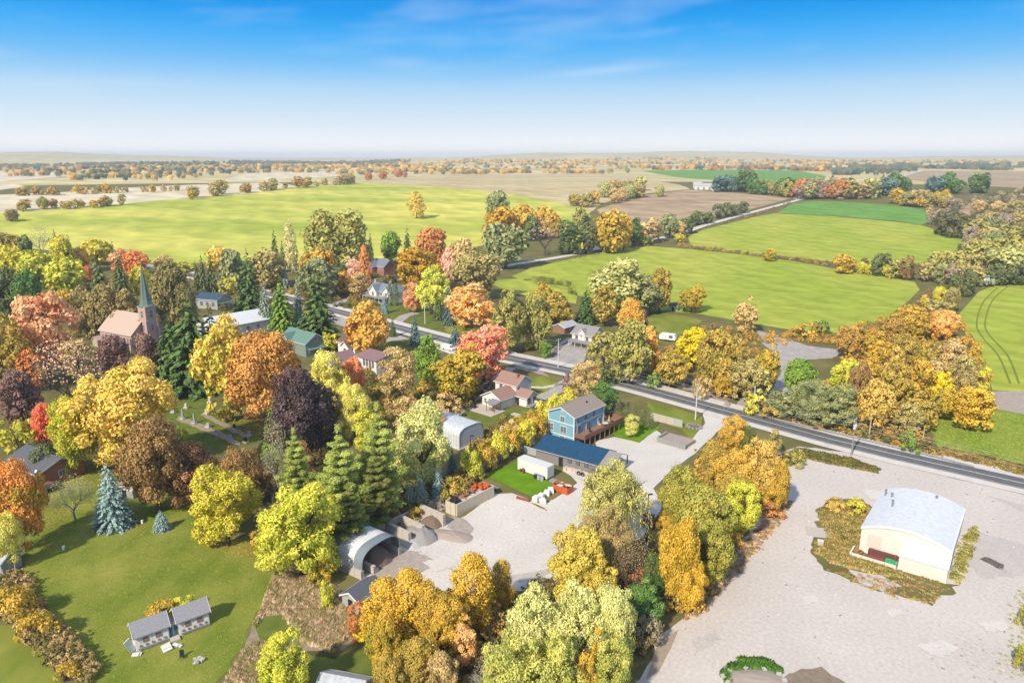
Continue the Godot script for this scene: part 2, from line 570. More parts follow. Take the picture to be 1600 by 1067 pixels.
# Growth that nobody could count: many copies of one small mesh inside a polygon.
func scatter(called: String, label: String, category: String, poly: PackedVector2Array, n: int, mesh: Mesh, s0: float, s1: float, tints: Array, wide := 1.0, m := "leaf", edge := 0.0) -> MultiMeshInstance3D:
	var r := RandomNumberGenerator.new()
	r.seed = hash(called + label)
	var lo := poly[0]
	var hi := poly[0]
	for p in poly:
		lo = lo.min(p); hi = hi.max(p)
	var spots := []
	var nz := FastNoiseLite.new()
	nz.seed = 17
	nz.frequency = 0.0022
	nz.fractal_octaves = 2
	var lines := called == "far_woodland"
	var tries := 0
	while spots.size() < n and tries < n * 30:
		tries += 1
		var p := Vector2(r.randf_range(lo.x, hi.x), r.randf_range(lo.y, hi.y))
		if Geometry2D.is_point_in_polygon(p, poly) and (not lines or absf(nz.get_noise_2d(p.x, p.y * 0.6)) < 0.11 or r.randf() < 0.06):
			spots.append(p)
	return copies(called, label, category, spots, mesh, s0, s1, tints, wide, m, r)

func copies(called: String, label: String, category: String, spots: Array, mesh: Mesh, s0: float, s1: float, tints: Array, wide: float, m: String, r: RandomNumberGenerator) -> MultiMeshInstance3D:
	var mm := MultiMesh.new()
	mm.transform_format = MultiMesh.TRANSFORM_3D
	mm.use_colors = true
	mm.mesh = mesh
	mm.instance_count = spots.size()
	for i in spots.size():
		var p: Vector2 = spots[i]
		var s := r.randf_range(s0, s1)
		mm.set_instance_transform(i, Transform3D(Basis(Vector3.UP, r.randf() * TAU).scaled(Vector3(s * wide, s, s * wide) * r.randf_range(0.85, 1.15)), Vector3(p.x, land(p.x, p.y) - 0.1 * s, p.y)))
		var c: Color = tints[r.randi() % tints.size()]
		c = c.srgb_to_linear() * r.randf_range(0.8, 1.15)
		mm.set_instance_color(i, Color(c.r * FACTOR, c.g * FACTOR, c.b * FACTOR))
	var o := MultiMeshInstance3D.new()
	o.name = numbered(called)
	o.multimesh = mm
	o.material_override = M[m]
	add_child(o, true)
	tag(o, label, category)
	o.set_meta("kind", "stuff")
	return o

func tuft(blades: int, h: float, spread: float, wide: float) -> ArrayMesh:
	rng.seed = blades * 77 + int(h * 100)
	V = PackedVector3Array(); N = PackedVector3Array(); C = PackedColorArray(); I = PackedInt32Array()
	for k in blades:
		var a := rng.randf() * TAU
		var d := Vector3(cos(a), 0, sin(a))
		var ln := h * rng.randf_range(0.5, 1.0)
		var base := d * spread * sqrt(rng.randf())
		var g := rng.randf_range(0.7, 1.2)
		leaf(base + Vector3(0, ln * 0.5, 0) + d * ln * 0.18, (d + Vector3.UP * 0.6 + unit() * 0.4).normalized(), Vector3.UP + d * 0.5 + unit() * 0.2, ln * 0.55, wide, Color(g, g, g))
	var arr := []
	arr.resize(Mesh.ARRAY_MAX)
	arr[Mesh.ARRAY_VERTEX] = V; arr[Mesh.ARRAY_NORMAL] = N; arr[Mesh.ARRAY_COLOR] = C; arr[Mesh.ARRAY_INDEX] = I
	var m := ArrayMesh.new()
	m.add_surface_from_arrays(Mesh.PRIMITIVE_TRIANGLES, arr)
	return m

# ---------------------------------------------------------------- buildings
func window(parent: Node3D, at: Vector3, face: float, w: float, h: float, frame := "trim_white", called := "window"):
	var o := obj(called, cube(Vector3.ZERO, Vector3(w + 0.24, h + 0.24, 0.14)), frame, parent)
	o.position = at
	o.rotation.y = deg_to_rad(face)
	var st := new_st()
	if w > 1.1:
		block(st, Vector3(-w * 0.26, 0, 0), Vector3(w * 0.46, h, 0.2)); block(st, Vector3(w * 0.26, 0, 0), Vector3(w * 0.46, h, 0.2))
	else:
		block(st, Vector3(0, h * 0.26, 0), Vector3(w, h * 0.45, 0.2)); block(st, Vector3(0, -h * 0.26, 0), Vector3(w, h * 0.45, 0.2))
	obj("pane", done(st), "glass_dark", o)

func door(parent: Node3D, at: Vector3, face: float, w: float, h: float, m := "door_dark", called := "door"):
	var o := obj(called, cube(Vector3.ZERO, Vector3(w, h, 0.16)), m, parent)
	o.position = at
	o.rotation.y = deg_to_rad(face)
	obj("handle", cube(Vector3(w * 0.36, 0, 0.11), Vector3(0.12, 0.12, 0.08)), "metal_grey", o)

# Gabled body: w across the ridge, d along it. The ridge runs along z, or along x when turned.
func gabled(parent: Node3D, c: Vector3, w: float, d: float, h: float, rise: float, wall: String, roof: String, along_x := false, over := 0.45, fascia := "trim_white"):
	var t := Transform3D(Basis(Vector3.UP, PI / 2 if along_x else 0.0), c)
	var st := new_st()
	prism(st, PackedVector2Array([Vector2(-w / 2, -0.4), Vector2(w / 2, -0.4), Vector2(w / 2, h), Vector2(0, h + rise - 0.02), Vector2(-w / 2, h)]), -d / 2, d / 2)
	obj("wall", done(st), wall, parent).transform = t
	var k := rise / (w / 2)
	var e := Vector2(w / 2 + over, h - over * k)
	st = new_st()
	prism(st, PackedVector2Array([Vector2(-e.x, e.y + 0.02), Vector2(0, h + rise + 0.02), e + Vector2(0, 0.02), e + Vector2(0, 0.24), Vector2(0, h + rise + 0.26), Vector2(-e.x, e.y + 0.24)]), -d / 2 - over, d / 2 + over)
	obj("roof", done(st), roof, parent).transform = t
	st = new_st()
	for s in [-1.0, 1.0]:
		var z: float = s * (d / 2 + over + 0.02)
		prism(st, PackedVector2Array([Vector2(-e.x - 0.03, e.y - 0.08), Vector2(0, h + rise - 0.08), Vector2(e.x + 0.03, e.y - 0.08), Vector2(e.x + 0.03, e.y + 0.2), Vector2(0, h + rise + 0.21), Vector2(-e.x - 0.03, e.y + 0.2)]), z - 0.03, z + 0.03)
		block(st, Vector3(s * (e.x + 0.04), e.y + 0.1, 0), Vector3(0.08, 0.22, d + 2 * over))
	obj("fascia", done(st), fascia, parent).transform = t

func chimney(parent: Node3D, at: Vector3, s: float, h: float, m := "brick_red"):
	var st := new_st()
	block(st, Vector3(0, h / 2, 0), Vector3(s, h, s))
	block(st, Vector3(0, h, 0), Vector3(s * 1.2, 0.2, s * 1.2))
	obj("chimney", done(st), m, parent).position = at

func arch(w: float, side: float, h: float, n := 16, flat := 0.72) -> PackedVector2Array:
	var out := PackedVector2Array()
	for k in n + 1:
		var a := PI * k / n
		var c := cos(a)
		var s := sin(a)
		out.append(Vector2(w / 2 * signf(c) * pow(absf(c), flat), side + (h - side) * pow(s, 0.8)))
	out.insert(0, Vector2(w / 2, 0))
	out.append(Vector2(-w / 2, 0))
	return out

# A ribbed metal arch drawn out along x from 0 to -d.
func ribbed(pts: PackedVector2Array, x0: float, x1: float, pitch: float, depth: float) -> ArrayMesh:
	var st := new_st()
	var n := int(absf(x1 - x0) / pitch)
	var c := Vector2(0, 1.5)
	for k in n:
		var cuts := [0.0, 0.12, 0.5, 0.62, 1.0]
		var out := [0.0, depth, depth, 0.0, 0.0]
		for q in 4:
			var xa: float = lerpf(x0, x1, (k + cuts[q]) / n)
			var xb: float = lerpf(x0, x1, (k + cuts[q + 1]) / n)
			for i in pts.size() - 1:
				var a := pts[i]
				var b := pts[i + 1]
				var ga := (a - c).normalized() if a.y > 0.05 else Vector2(signf(a.x), 0)
				var gb := (b - c).normalized() if b.y > 0.05 else Vector2(signf(b.x), 0)
				var a0: Vector2 = a + ga * out[q]
				var a1: Vector2 = a + ga * out[q + 1]
				var b0: Vector2 = b + gb * out[q]
				var b1: Vector2 = b + gb * out[q + 1]
				quad(st, Vector3(xa, a0.y, a0.x), Vector3(xb, a1.y, a1.x), Vector3(xb, b1.y, b1.x), Vector3(xa, b0.y, b0.x))
	return done(st)

func heap(called: String, label: String, cat: String, x: float, z: float, turn: float, s: Vector3, m: String, sd: int, parent: Node3D = null, at := Vector3.ZERO):
	var nz := FastNoiseLite.new()
	nz.seed = sd
	nz.frequency = 0.35
	var st := SurfaceTool.new()
	st.begin(Mesh.PRIMITIVE_TRIANGLES)
	st.set_smooth_group(0)
	var n := 14
	var p := []
	for i in n + 1:
		for j in n + 1:
			var u := 2.0 * i / n - 1.0
			var v := 2.0 * j / n - 1.0
			var r := maxf(0.0, 1.0 - pow(maxf(absf(u), absf(v)), 2.0) * 0.5 - (u * u + v * v) * 0.5)
			p.append(Vector3(u * s.x / 2, -0.05 + s.y * pow(r, 0.8) * (1.0 + 0.35 * nz.get_noise_2d(u * 6, v * 6)), v * s.z / 2))
	for i in n:
		for j in n:
			quad(st, p[i * (n + 1) + j], p[(i + 1) * (n + 1) + j], p[(i + 1) * (n + 1) + j + 1], p[i * (n + 1) + j + 1])
	if parent:
		obj(called, done(st), m, parent).position = at
		return
	var o := obj(called, done(st), m, self)
	o.position = Vector3(x, 0, z)
	o.rotation.y = deg_to_rad(turn)
	tag(o, label, cat)

func litter(parent: Node3D, called: String, n: int, area: Vector3, at: Vector3, size: Vector3, m: String, sd: int):
	rng.seed = sd
	for k in n:
		var b := Basis(Vector3.UP, rng.randf() * TAU) * Basis(Vector3.RIGHT, rng.randf_range(-0.4, 0.4))
		var o := obj(called, cube(Vector3.ZERO, size * rng.randf_range(0.6, 1.3)), m, parent)
		o.transform = Transform3D(b, at + Vector3(rng.randf_range(-0.5, 0.5) * area.x, rng.randf_range(0, 1) * area.y, rng.randf_range(-0.5, 0.5) * area.z))

const GRID := -40.5   # the village stands square to the road

func place(o: Node3D, local: Vector3) -> Vector3:
	return o.transform * local

func blue_house():
	var o := thing("blue_house", "tall sky blue house with white windows, taupe roof and a long wooden deck", "house", 9.5, -175.5, GRID)
	gabled(o, Vector3(4, 0, -6.6), 8.0, 13.2, 7.3, 1.75, "siding_blue", "roof_taupe")
	var st := new_st()
	for x in [0.0, 8.0]:
		for z in [0.0, -13.2]:
			block(st, Vector3(x, 3.4, z), Vector3(0.3, 7.8, 0.3))
	block(st, Vector3(4, 5.0, 0.03), Vector3(8.0, 0.2, 0.12)); block(st, Vector3(8.03, 5.0, -6.6), Vector3(0.12, 0.2, 13.2))
	block(st, Vector3(4, 1.7, 0.03), Vector3(8.0, 0.2, 0.12))
	obj("corner_board", done(st), "trim_white", o)
	for w in [[1.1, 3.3, 0.9, 1.7], [4.7, 3.3, 1.8, 1.7], [4.4, 6.0, 1.3, 1.5]]:
		window(o, Vector3(w[0], w[1], 0.02), 0, w[2], w[3])
	window(o, Vector3(4.4, 1.1, 0.02), 0, 1.3, 0.8)
	window(o, Vector3(4.2, 8.1, 0.02), 0, 0.35, 0.35, "trim_white", "vent")
	for w in [[-1.5, 6.2, 0.9, 1.7], [-5.0, 6.1, 1.4, 1.6], [-8.6, 6.1, 1.4, 1.6], [-11.2, 3.4, 1.0, 1.6]]:
		window(o, Vector3(8.02, w[1], w[0]), 90, w[2], w[3])
	for z in [-2.2, -6.2]:
		window(o, Vector3(8.02, 3.5, z), 90, 1.7, 2.2, "trim_white", "patio_door")
	obj("roof_vent", cube(Vector3(5.8, 8.75, -8.5), Vector3(0.3, 0.5, 0.3)), "metal_dark", o)
	# the deck
	obj("deck_floor", cube(Vector3(9.7, 2.35, -9.0), Vector3(3.4, 0.18, 18.0)), "deck_wood", o)
	obj("deck_floor", cube(Vector3(6.4, 2.35, -15.9), Vector3(3.2, 0.18, 4.2)), "deck_wood", o)
	for k in 8:
		obj("deck_railing", cube(Vector3(11.36, 2.72, -1.12 - 2.25 * k), Vector3(0.08, 1.25, 2.15)), "deck_rail", o)
		obj("deck_post", cube(Vector3(11.3, 1.25, -0.1 - 2.25 * k), Vector3(0.18, 2.6, 0.18)), "deck_post", o)
	obj("deck_railing", cube(Vector3(9.7, 2.72, -0.02), Vector3(3.3, 1.25, 0.08)), "deck_rail", o)
	obj("deck_railing", cube(Vector3(8.2, 2.72, -18.0), Vector3(6.2, 1.25, 0.08)), "deck_rail", o)
	var t := thing("patio_table", "round table on the blue house deck", "table", 0, 0, GRID)
	t.position = place(o, Vector3(10.0, 2.44, -11.2))
	var s := new_st()
	tube(s, Vector3(0, 0.68, 0), Vector3(0, 0.74, 0), 0.8, 0.8, 12, true)
	obj("tabletop", done(s), "cream_paint", t)
	s = new_st()
	tube(s, Vector3.ZERO, Vector3(0, 0.7, 0), 0.06, 0.06, 6); tube(s, Vector3.ZERO, Vector3(0, 0.05, 0), 0.4, 0.35, 8, true)
	obj("leg", done(s), "metal_dark", t)
	var um := thing("patio_umbrella", "folded yellow umbrella standing on the blue house deck", "umbrella", 0, 0, GRID)
	um.position = place(o, Vector3(10.2, 2.44, -12.6))
	s = new_st()
	tube(s, Vector3.ZERO, Vector3(0, 1.1, 0), 0.04, 0.04, 6); tube(s, Vector3.ZERO, Vector3(0, 0.12, 0), 0.32, 0.28, 8, true)
	obj("pole", done(s), "metal_dark", um)
	s = new_st()
	tube(s, Vector3(0, 0.9, 0), Vector3(0, 1.6, 0), 0.28, 0.2, 8); tube(s, Vector3(0, 1.6, 0), Vector3(0, 2.7, 0), 0.2, 0.02, 8)
	obj("canopy", done(s), "umbrella_yellow", um)
	var seats := [["cream chair on the blue house deck beside the round table", 9.1, -10.0, "cream_paint"], ["dark chair on the blue house deck by the patio doors", 9.9, -4.6, "metal_dark"], ["brown wicker chair at the road end of the blue house deck", 9.6, -14.6, "deck_wood"], ["pale lounge seat on the back corner of the blue house deck", 7.0, -15.6, "cream_paint"]]
	for c in seats:
		var ch := thing("deck_chair", c[0], "chair", 0, 0, GRID + 90, "chairs on the blue house deck")
		ch.position = place(o, Vector3(c[1], 2.44, c[2]))
		obj("seat", cube(Vector3(0, 0.42, 0), Vector3(0.6, 0.1, 0.6)), c[3], ch)
		obj("backrest", cube(Vector3(0, 0.78, -0.28), Vector3(0.6, 0.7, 0.08)), c[3], ch)
		for q in 4:
			obj("leg", cube(Vector3(-0.26 if q & 1 else 0.26, 0.2, -0.26 if q & 2 else 0.26), Vector3(0.06, 0.4, 0.06)), c[3], ch)

func garage():
	var o := thing("garage", "long low grey garage with a navy blue metal roof below the blue house", "garage", 5.8, -161.2, -35.0)
	var d := 8.6
	var h := 3.0
	var ridge := 4.7
	var st := new_st()
	block(st, Vector3(8.2, 1.2, -d / 2), Vector3(16.4, 3.2, d))
	obj("wall", done(st), "siding_grey", o)
	st = new_st()
	prism(st, PackedVector2Array([Vector2(0.5, h - 0.2), Vector2(-5.0, ridge), Vector2(-d - 0.3, h), Vector2(-d - 0.3, h + 0.15), Vector2(-5.0, ridge + 0.18), Vector2(0.5, h + 0.0)]), 0, 17.4, true)
	var roof := obj("roof", done(st), "roof_navy", o)
	roof.position = Vector3(-0.5, 0, 0)
	for k in 34:   # standing seams
		var x := -0.3 + 17.0 * k / 33.0
		var s := new_st()
		quad(s, Vector3(x - 0.03, h + 0.05, 0.5), Vector3(x + 0.03, h + 0.05, 0.5), Vector3(x + 0.03, ridge + 0.23, -5.0), Vector3(x - 0.03, ridge + 0.23, -5.0))
		quad(s, Vector3(x - 0.03, h - 0.0, 0.5), Vector3(x - 0.03, h + 0.05, 0.5), Vector3(x - 0.03, ridge + 0.23, -5.0), Vector3(x - 0.03, ridge + 0.17, -5.0))
		quad(s, Vector3(x + 0.03, h - 0.0, 0.5), Vector3(x + 0.03, h + 0.05, 0.5), Vector3(x + 0.03, ridge + 0.23, -5.0), Vector3(x + 0.03, ridge + 0.17, -5.0))
		obj("seam", done(s), "roof_navy", o)
	obj("gutter", cube(Vector3(8.2, h - 0.18, 0.56), Vector3(17.5, 0.16, 0.14)), "trim_pale", o)
	# the open porch at the end, gable above, posts below
	st = new_st()
	prism(st, PackedVector2Array([Vector2(0.2, h - 0.05), Vector2(-5.0, ridge + 0.05), Vector2(-d, h + 0.05), Vector2(-d, h - 0.1), Vector2(-5.0, ridge - 0.1), Vector2(0.2, h - 0.2)]), 16.9, 20.2, true)
	obj("porch_roof", done(st), "roof_grey", o)
	for z in [-0.3, -2.9, -5.6, -8.2]:
		obj("post", cube(Vector3(20.0, 1.45, z), Vector3(0.2, 3.0, 0.2)), "metal_dark", o)
	obj("garage_door", cube(Vector3(16.46, 1.4, -4.4), Vector3(0.12, 2.7, 6.0)), "metal_dark", o)
	door(o, Vector3(6.9, 1.1, 0.03), 0, 1.1, 2.2)
	for x in [9.3, 11.5, 13.7]:
		window(o, Vector3(x, 1.95, 0.02), 0, 0.8, 0.8, "metal_dark")

func trailer():
	var o := thing("storage_trailer", "long white box trailer parked on the bright green lawn", "trailer", 1.3, -154.9, GRID)
	obj("body", cube(Vector3(4.3, 1.75, -1.25), Vector3(8.6, 2.75, 2.5)), "paint_white", o)
	obj("roof", cube(Vector3(4.3, 3.15, -1.25), Vector3(8.7, 0.06, 2.6)), "paint_white2", o)
	var st := new_st()
	for k in 15:
		block(st, Vector3(0.35 + k * 0.56, 1.75, 0.02), Vector3(0.06, 2.7, 0.06))
	obj("side_rib", done(st), "paint_white2", o)
	for z in [-0.64, -1.86]:
		obj("door", cube(Vector3(8.64, 1.75, z), Vector3(0.08, 2.6, 1.15)), "paint_white2", o)
	for x in [1.0, 6.6, 7.7]:
		var w := new_st()
		tube(w, Vector3(x, 0.42, 0.02), Vector3(x, 0.42, -0.4), 0.42, 0.42, 12)
		tube(w, Vector3(x, 0.42, -0.2), Vector3(x, 0.42, 0.03), 0.42, 0.42, 12, true)
		obj("wheel", done(w), "rubber", o)
	obj("steps", cube(Vector3(10.0, 0.25, -0.6), Vector3(1.6, 0.5, 1.2)), "wood_grey", o)
	var t := thing("propane_tank", "small red tank against the white box trailer", "tank", 0, 0, GRID)
	t.position = place(o, Vector3(2.1, 0, 0.5))
	var s := new_st()
	tube(s, Vector3.ZERO, Vector3(0, 1.2, 0), 0.28, 0.28, 10, true)
	obj("body", done(s), "rust_red", t)
	s = new_st()
	tube(s, Vector3(0, 1.2, 0), Vector3(0, 1.45, 0), 0.1, 0.08, 6, true)
	obj("valve", done(s), "metal_dark", t)
	for k in 3:
		var b := thing("rain_barrel", ["dark barrel in the row at the trailer", "first pale blue barrel in the row at the trailer, beside the dark one", "pale blue barrel at the steps end of the trailer row"][k], "barrel", 0, 0, GRID, "barrels beside the white trailer")
		b.position = place(o, Vector3(5.9 + k * 0.95, 0, 0.75))
		s = new_st()
		tube(s, Vector3.ZERO, Vector3(0, 0.55, 0), 0.38, 0.43, 10); tube(s, Vector3(0, 0.55, 0), Vector3(0, 1.15, 0), 0.43, 0.38, 10, true)
		obj("barrel_body", done(s), "metal_dark" if k == 0 else "tarp_blue", b)
		s = new_st()
		tube(s, Vector3(0, 1.15, 0), Vector3(0, 1.2, 0), 0.4, 0.4, 10, true)
		obj("lid", done(s), "metal_grey", b)

func white_quonset():
	var o := thing("quonset_shed", "white ribbed quonset building with a rounded roof beside the pale green maple", "shed", -13.0, -167.1, GRID)
	var pts := arch(8.8, 3.0, 5.3, 16, 0.6)
	var m := obj("shell", ribbed(pts, 0, -13.0, 0.9, 0.16), "steel_white", o)
	m.position = Vector3(0, 0, -4.4)
	var n := 9
	for k in n:   # upright panels of the end wall
		var a := -4.4 + 8.8 * k / n
		var b := a + 8.8 / n - 0.05
		var st := new_st()
		var ha := 3.0 + 2.3 * pow(maxf(0.0, 1.0 - pow(absf(a) / 4.4, 3.3)), 0.4)
		var hb := 3.0 + 2.3 * pow(maxf(0.0, 1.0 - pow(absf(b) / 4.4, 3.3)), 0.4)
		for x in [0.0, -0.12]:
			quad(st, Vector3(x, 0, a), Vector3(x, 0, b), Vector3(x, hb - 0.04, b), Vector3(x, ha - 0.04, a))
		quad(st, Vector3(0, 0, a), Vector3(-0.12, 0, a), Vector3(-0.12, ha - 0.04, a), Vector3(0, ha - 0.04, a))
		quad(st, Vector3(0, 0, b), Vector3(-0.12, 0, b), Vector3(-0.12, hb - 0.04, b), Vector3(0, hb - 0.04, b))
		obj("end_panel", done(st), "steel_blue", o).position = Vector3(-0.1, 0, -4.4)
	obj("footing", cube(Vector3(-6.4, 0.08, -4.4), Vector3(13.6, 0.3, 9.6)), "concrete", o)

func open_quonset():
	var o := thing("salt_shed", "open ended arched shed with white and grey cover holding a brown heap", "shed", -25.7, -110.3, GRID + 6.0)
	var wide := 9.4
	var pts := arch(wide, 0.6, 3.5, 20, 0.66)
	var parts := [["cover_band", 0.0, -2.0, "tarp_grey"], ["cover_middle", -2.0, -6.2, "tarp_white"], ["cover_band", -6.2, -8.0, "tarp_grey"]]
	for p in parts:
		var st := new_st()
		for i in pts.size() - 1:
			for q in 4:
				var xa: float = lerpf(p[1], p[2], q / 4.0)
				var xb: float = lerpf(p[1], p[2], (q + 1) / 4.0)
				var sa := 1.0 - 0.006 * (q % 2)
				var sb := 1.0 - 0.006 * ((q + 1) % 2)
				quad(st, Vector3(xa, pts[i].y * sa, pts[i].x * sa), Vector3(xb, pts[i].y * sb, pts[i].x * sb), Vector3(xb, pts[i + 1].y * sb, pts[i + 1].x * sb), Vector3(xa, pts[i + 1].y * sa, pts[i + 1].x * sa))
		obj(p[0], done(st), p[3], o).position = Vector3(0, 1.5, -wide / 2)
	for x in [0.0, -2.0, -4.0, -6.0, -8.0]:
		var st := new_st()
		for i in pts.size() - 1:
			tube(st, Vector3(x, pts[i].y * 0.985, pts[i].x * 0.985), Vector3(x, pts[i + 1].y * 0.985, pts[i + 1].x * 0.985), 0.07, 0.07, 5)
		obj("arch_rib", done(st), "metal_grey", o).position = Vector3(0, 1.5, -wide / 2)
	for z in [0.0, -wide]:
		for k in 5:
			for q in 2:
				obj("concrete_block", cube(Vector3(0.1 - 1.65 * k - 0.8, 0.4 + 0.78 * q, z), Vector3(1.6, 0.74, 0.75)), "concrete", o)
	for k in 6:
		for q in 4:
			obj("back_wall_panel", cube(Vector3(-8.1, 0.4 + 0.98 * q, -0.8 - 1.56 * k), Vector3(0.3, 0.94, 1.5)), "concrete", o)
	for k in 3:
		obj("inner_wall", cube(Vector3(-0.6, 0.5 + 0.7 * (k % 2), -2.3 - 0.6 * (k / 2)), Vector3(2.6, 0.68, 0.6)), "concrete", o)
	heap("soil_heap", "dark brown heap inside the open arched shed", "heap", place(o, Vector3(-4, 0, -5.6)).x, place(o, Vector3(-4, 0, -5.6)).z, GRID, Vector3(9.0, 3.4, 6.2), "soil", 5)

func bins():
	var rows := [[-24.2, -126.0, 6.8, 2.6, "lowest pale concrete bin wall beside the open arched shed"], [-21.5, -128.3, 6.2, 2.5, "pale concrete bin wall behind the grey gravel heap"], [-18.4, -133.0, 6.8, 2.6, "pale concrete bin wall beside the long cream bin"]]
	for w in rows:
		var o := thing("bin_wall", w[4], "wall", w[0], w[1], GRID, "concrete walls of the storage bins")
		for k in 4:
			for q in 3:
				obj("concrete_block", cube(Vector3((k + 0.5) * w[2] / 4.0, 0.42 + q * 0.84, 0), Vector3(w[2] / 4.0 - 0.04, 0.82, 0.7)), "concrete", o)
	var o := thing("bin_wall", "low back wall joining the concrete bins under the trees", "wall", -24.5, -127.3, GRID, "concrete walls of the storage bins")
	for k in 11:
		obj("concrete_block", cube(Vector3(-0.7, 0.5, 1.5 - 1.5 * k), Vector3(0.7, 1.1, 1.45)), "concrete", o)
	heap("gravel_heap", "grey gravel heap between two concrete bin walls", "heap", -17.7, -124.8, GRID, Vector3(8.0, 2.1, 5.0), "gravel_grey", 11)
	heap("soil_heap", "brown soil heap behind the top concrete bin wall", "heap", -15.7, -129.8, GRID, Vector3(5.0, 1.6, 4.0), "soil", 12)
	heap("rubble_heap", "low pinkish rubble heap spilling out of the bins onto the yard", "heap", -11.5, -124.8, GRID + 20, Vector3(9.0, 0.8, 4.2), "rubble", 13)
	heap("gravel_heap", "white gravel heap at the foot of the lowest bin wall", "heap", -19.2, -122.4, GRID, Vector3(6.0, 1.0, 4.0), "gravel_white", 14)
	# the long cream bin
	var c := thing("storage_bin", "long cream panelled bin full of stacked goods at the lawn edge", "bin", -11.2, -132.7, GRID)
	for k in 6:
		obj("side_panel", cube(Vector3(0.0, 1.3, -0.95 - 1.88 * k), Vector3(0.25, 2.6, 1.82)), "cream_panel", c)
		obj("back_panel", cube(Vector3(-3.0, 1.3, -0.95 - 1.88 * k), Vector3(0.25, 2.6, 1.82)), "cream_panel", c)
	for k in 2:
		obj("end_panel", cube(Vector3(-0.82 - 1.42 * k, 1.3, 0.08), Vector3(1.36, 2.6, 0.22)), "cream_panel", c)
		obj("end_panel", cube(Vector3(-0.82 - 1.42 * k, 1.3, -11.35), Vector3(1.36, 2.6, 0.22)), "cream_panel", c)
	obj("filling", cube(Vector3(-1.5, 1.1, -5.65), Vector3(2.7, 2.2, 11.0)), "cream_panel", c)
	var g := thing("orange_crates", "pile of orange mesh stacks on the long cream bin", "crates", 0, 0, GRID)
	g.position = place(c, Vector3(-1.6, 2.2, -9.3))
	litter(g, "crate", 26, Vector3(2.2, 0.9, 3.0), Vector3(0, 0.2, 0), Vector3(0.8, 0.3, 0.6), "orange_paint", 3)
	g = thing("tyre_pile", "black heap on the nearest end of the long cream bin", "tyres", 0, 0, GRID)
	g.position = place(c, Vector3(-1.5, 2.2, -1.1))
	litter(g, "tyre", 16, Vector3(2.2, 0.6, 1.4), Vector3(0, 0.15, 0), Vector3(0.7, 0.2, 0.6), "rubber", 4)
	g = thing("timber_pile", "pile of reddish timber on the back of the long cream bin", "timber", 0, 0, GRID)
	g.position = place(c, Vector3(-2.1, 2.2, -4.8))
	litter(g, "plank", 22, Vector3(1.2, 0.5, 4.5), Vector3(0, 0.12, 0), Vector3(0.3, 0.15, 1.6), "timber", 5)
	g = thing("rubble_pile", "broken masonry lying behind the long cream bin", "rubble", -14.9, -136.9, GRID)
	litter(g, "stone", 34, Vector3(3.0, 0.4, 7.0), Vector3(0, 0.1, 0), Vector3(0.7, 0.4, 0.6), "rubble", 6)

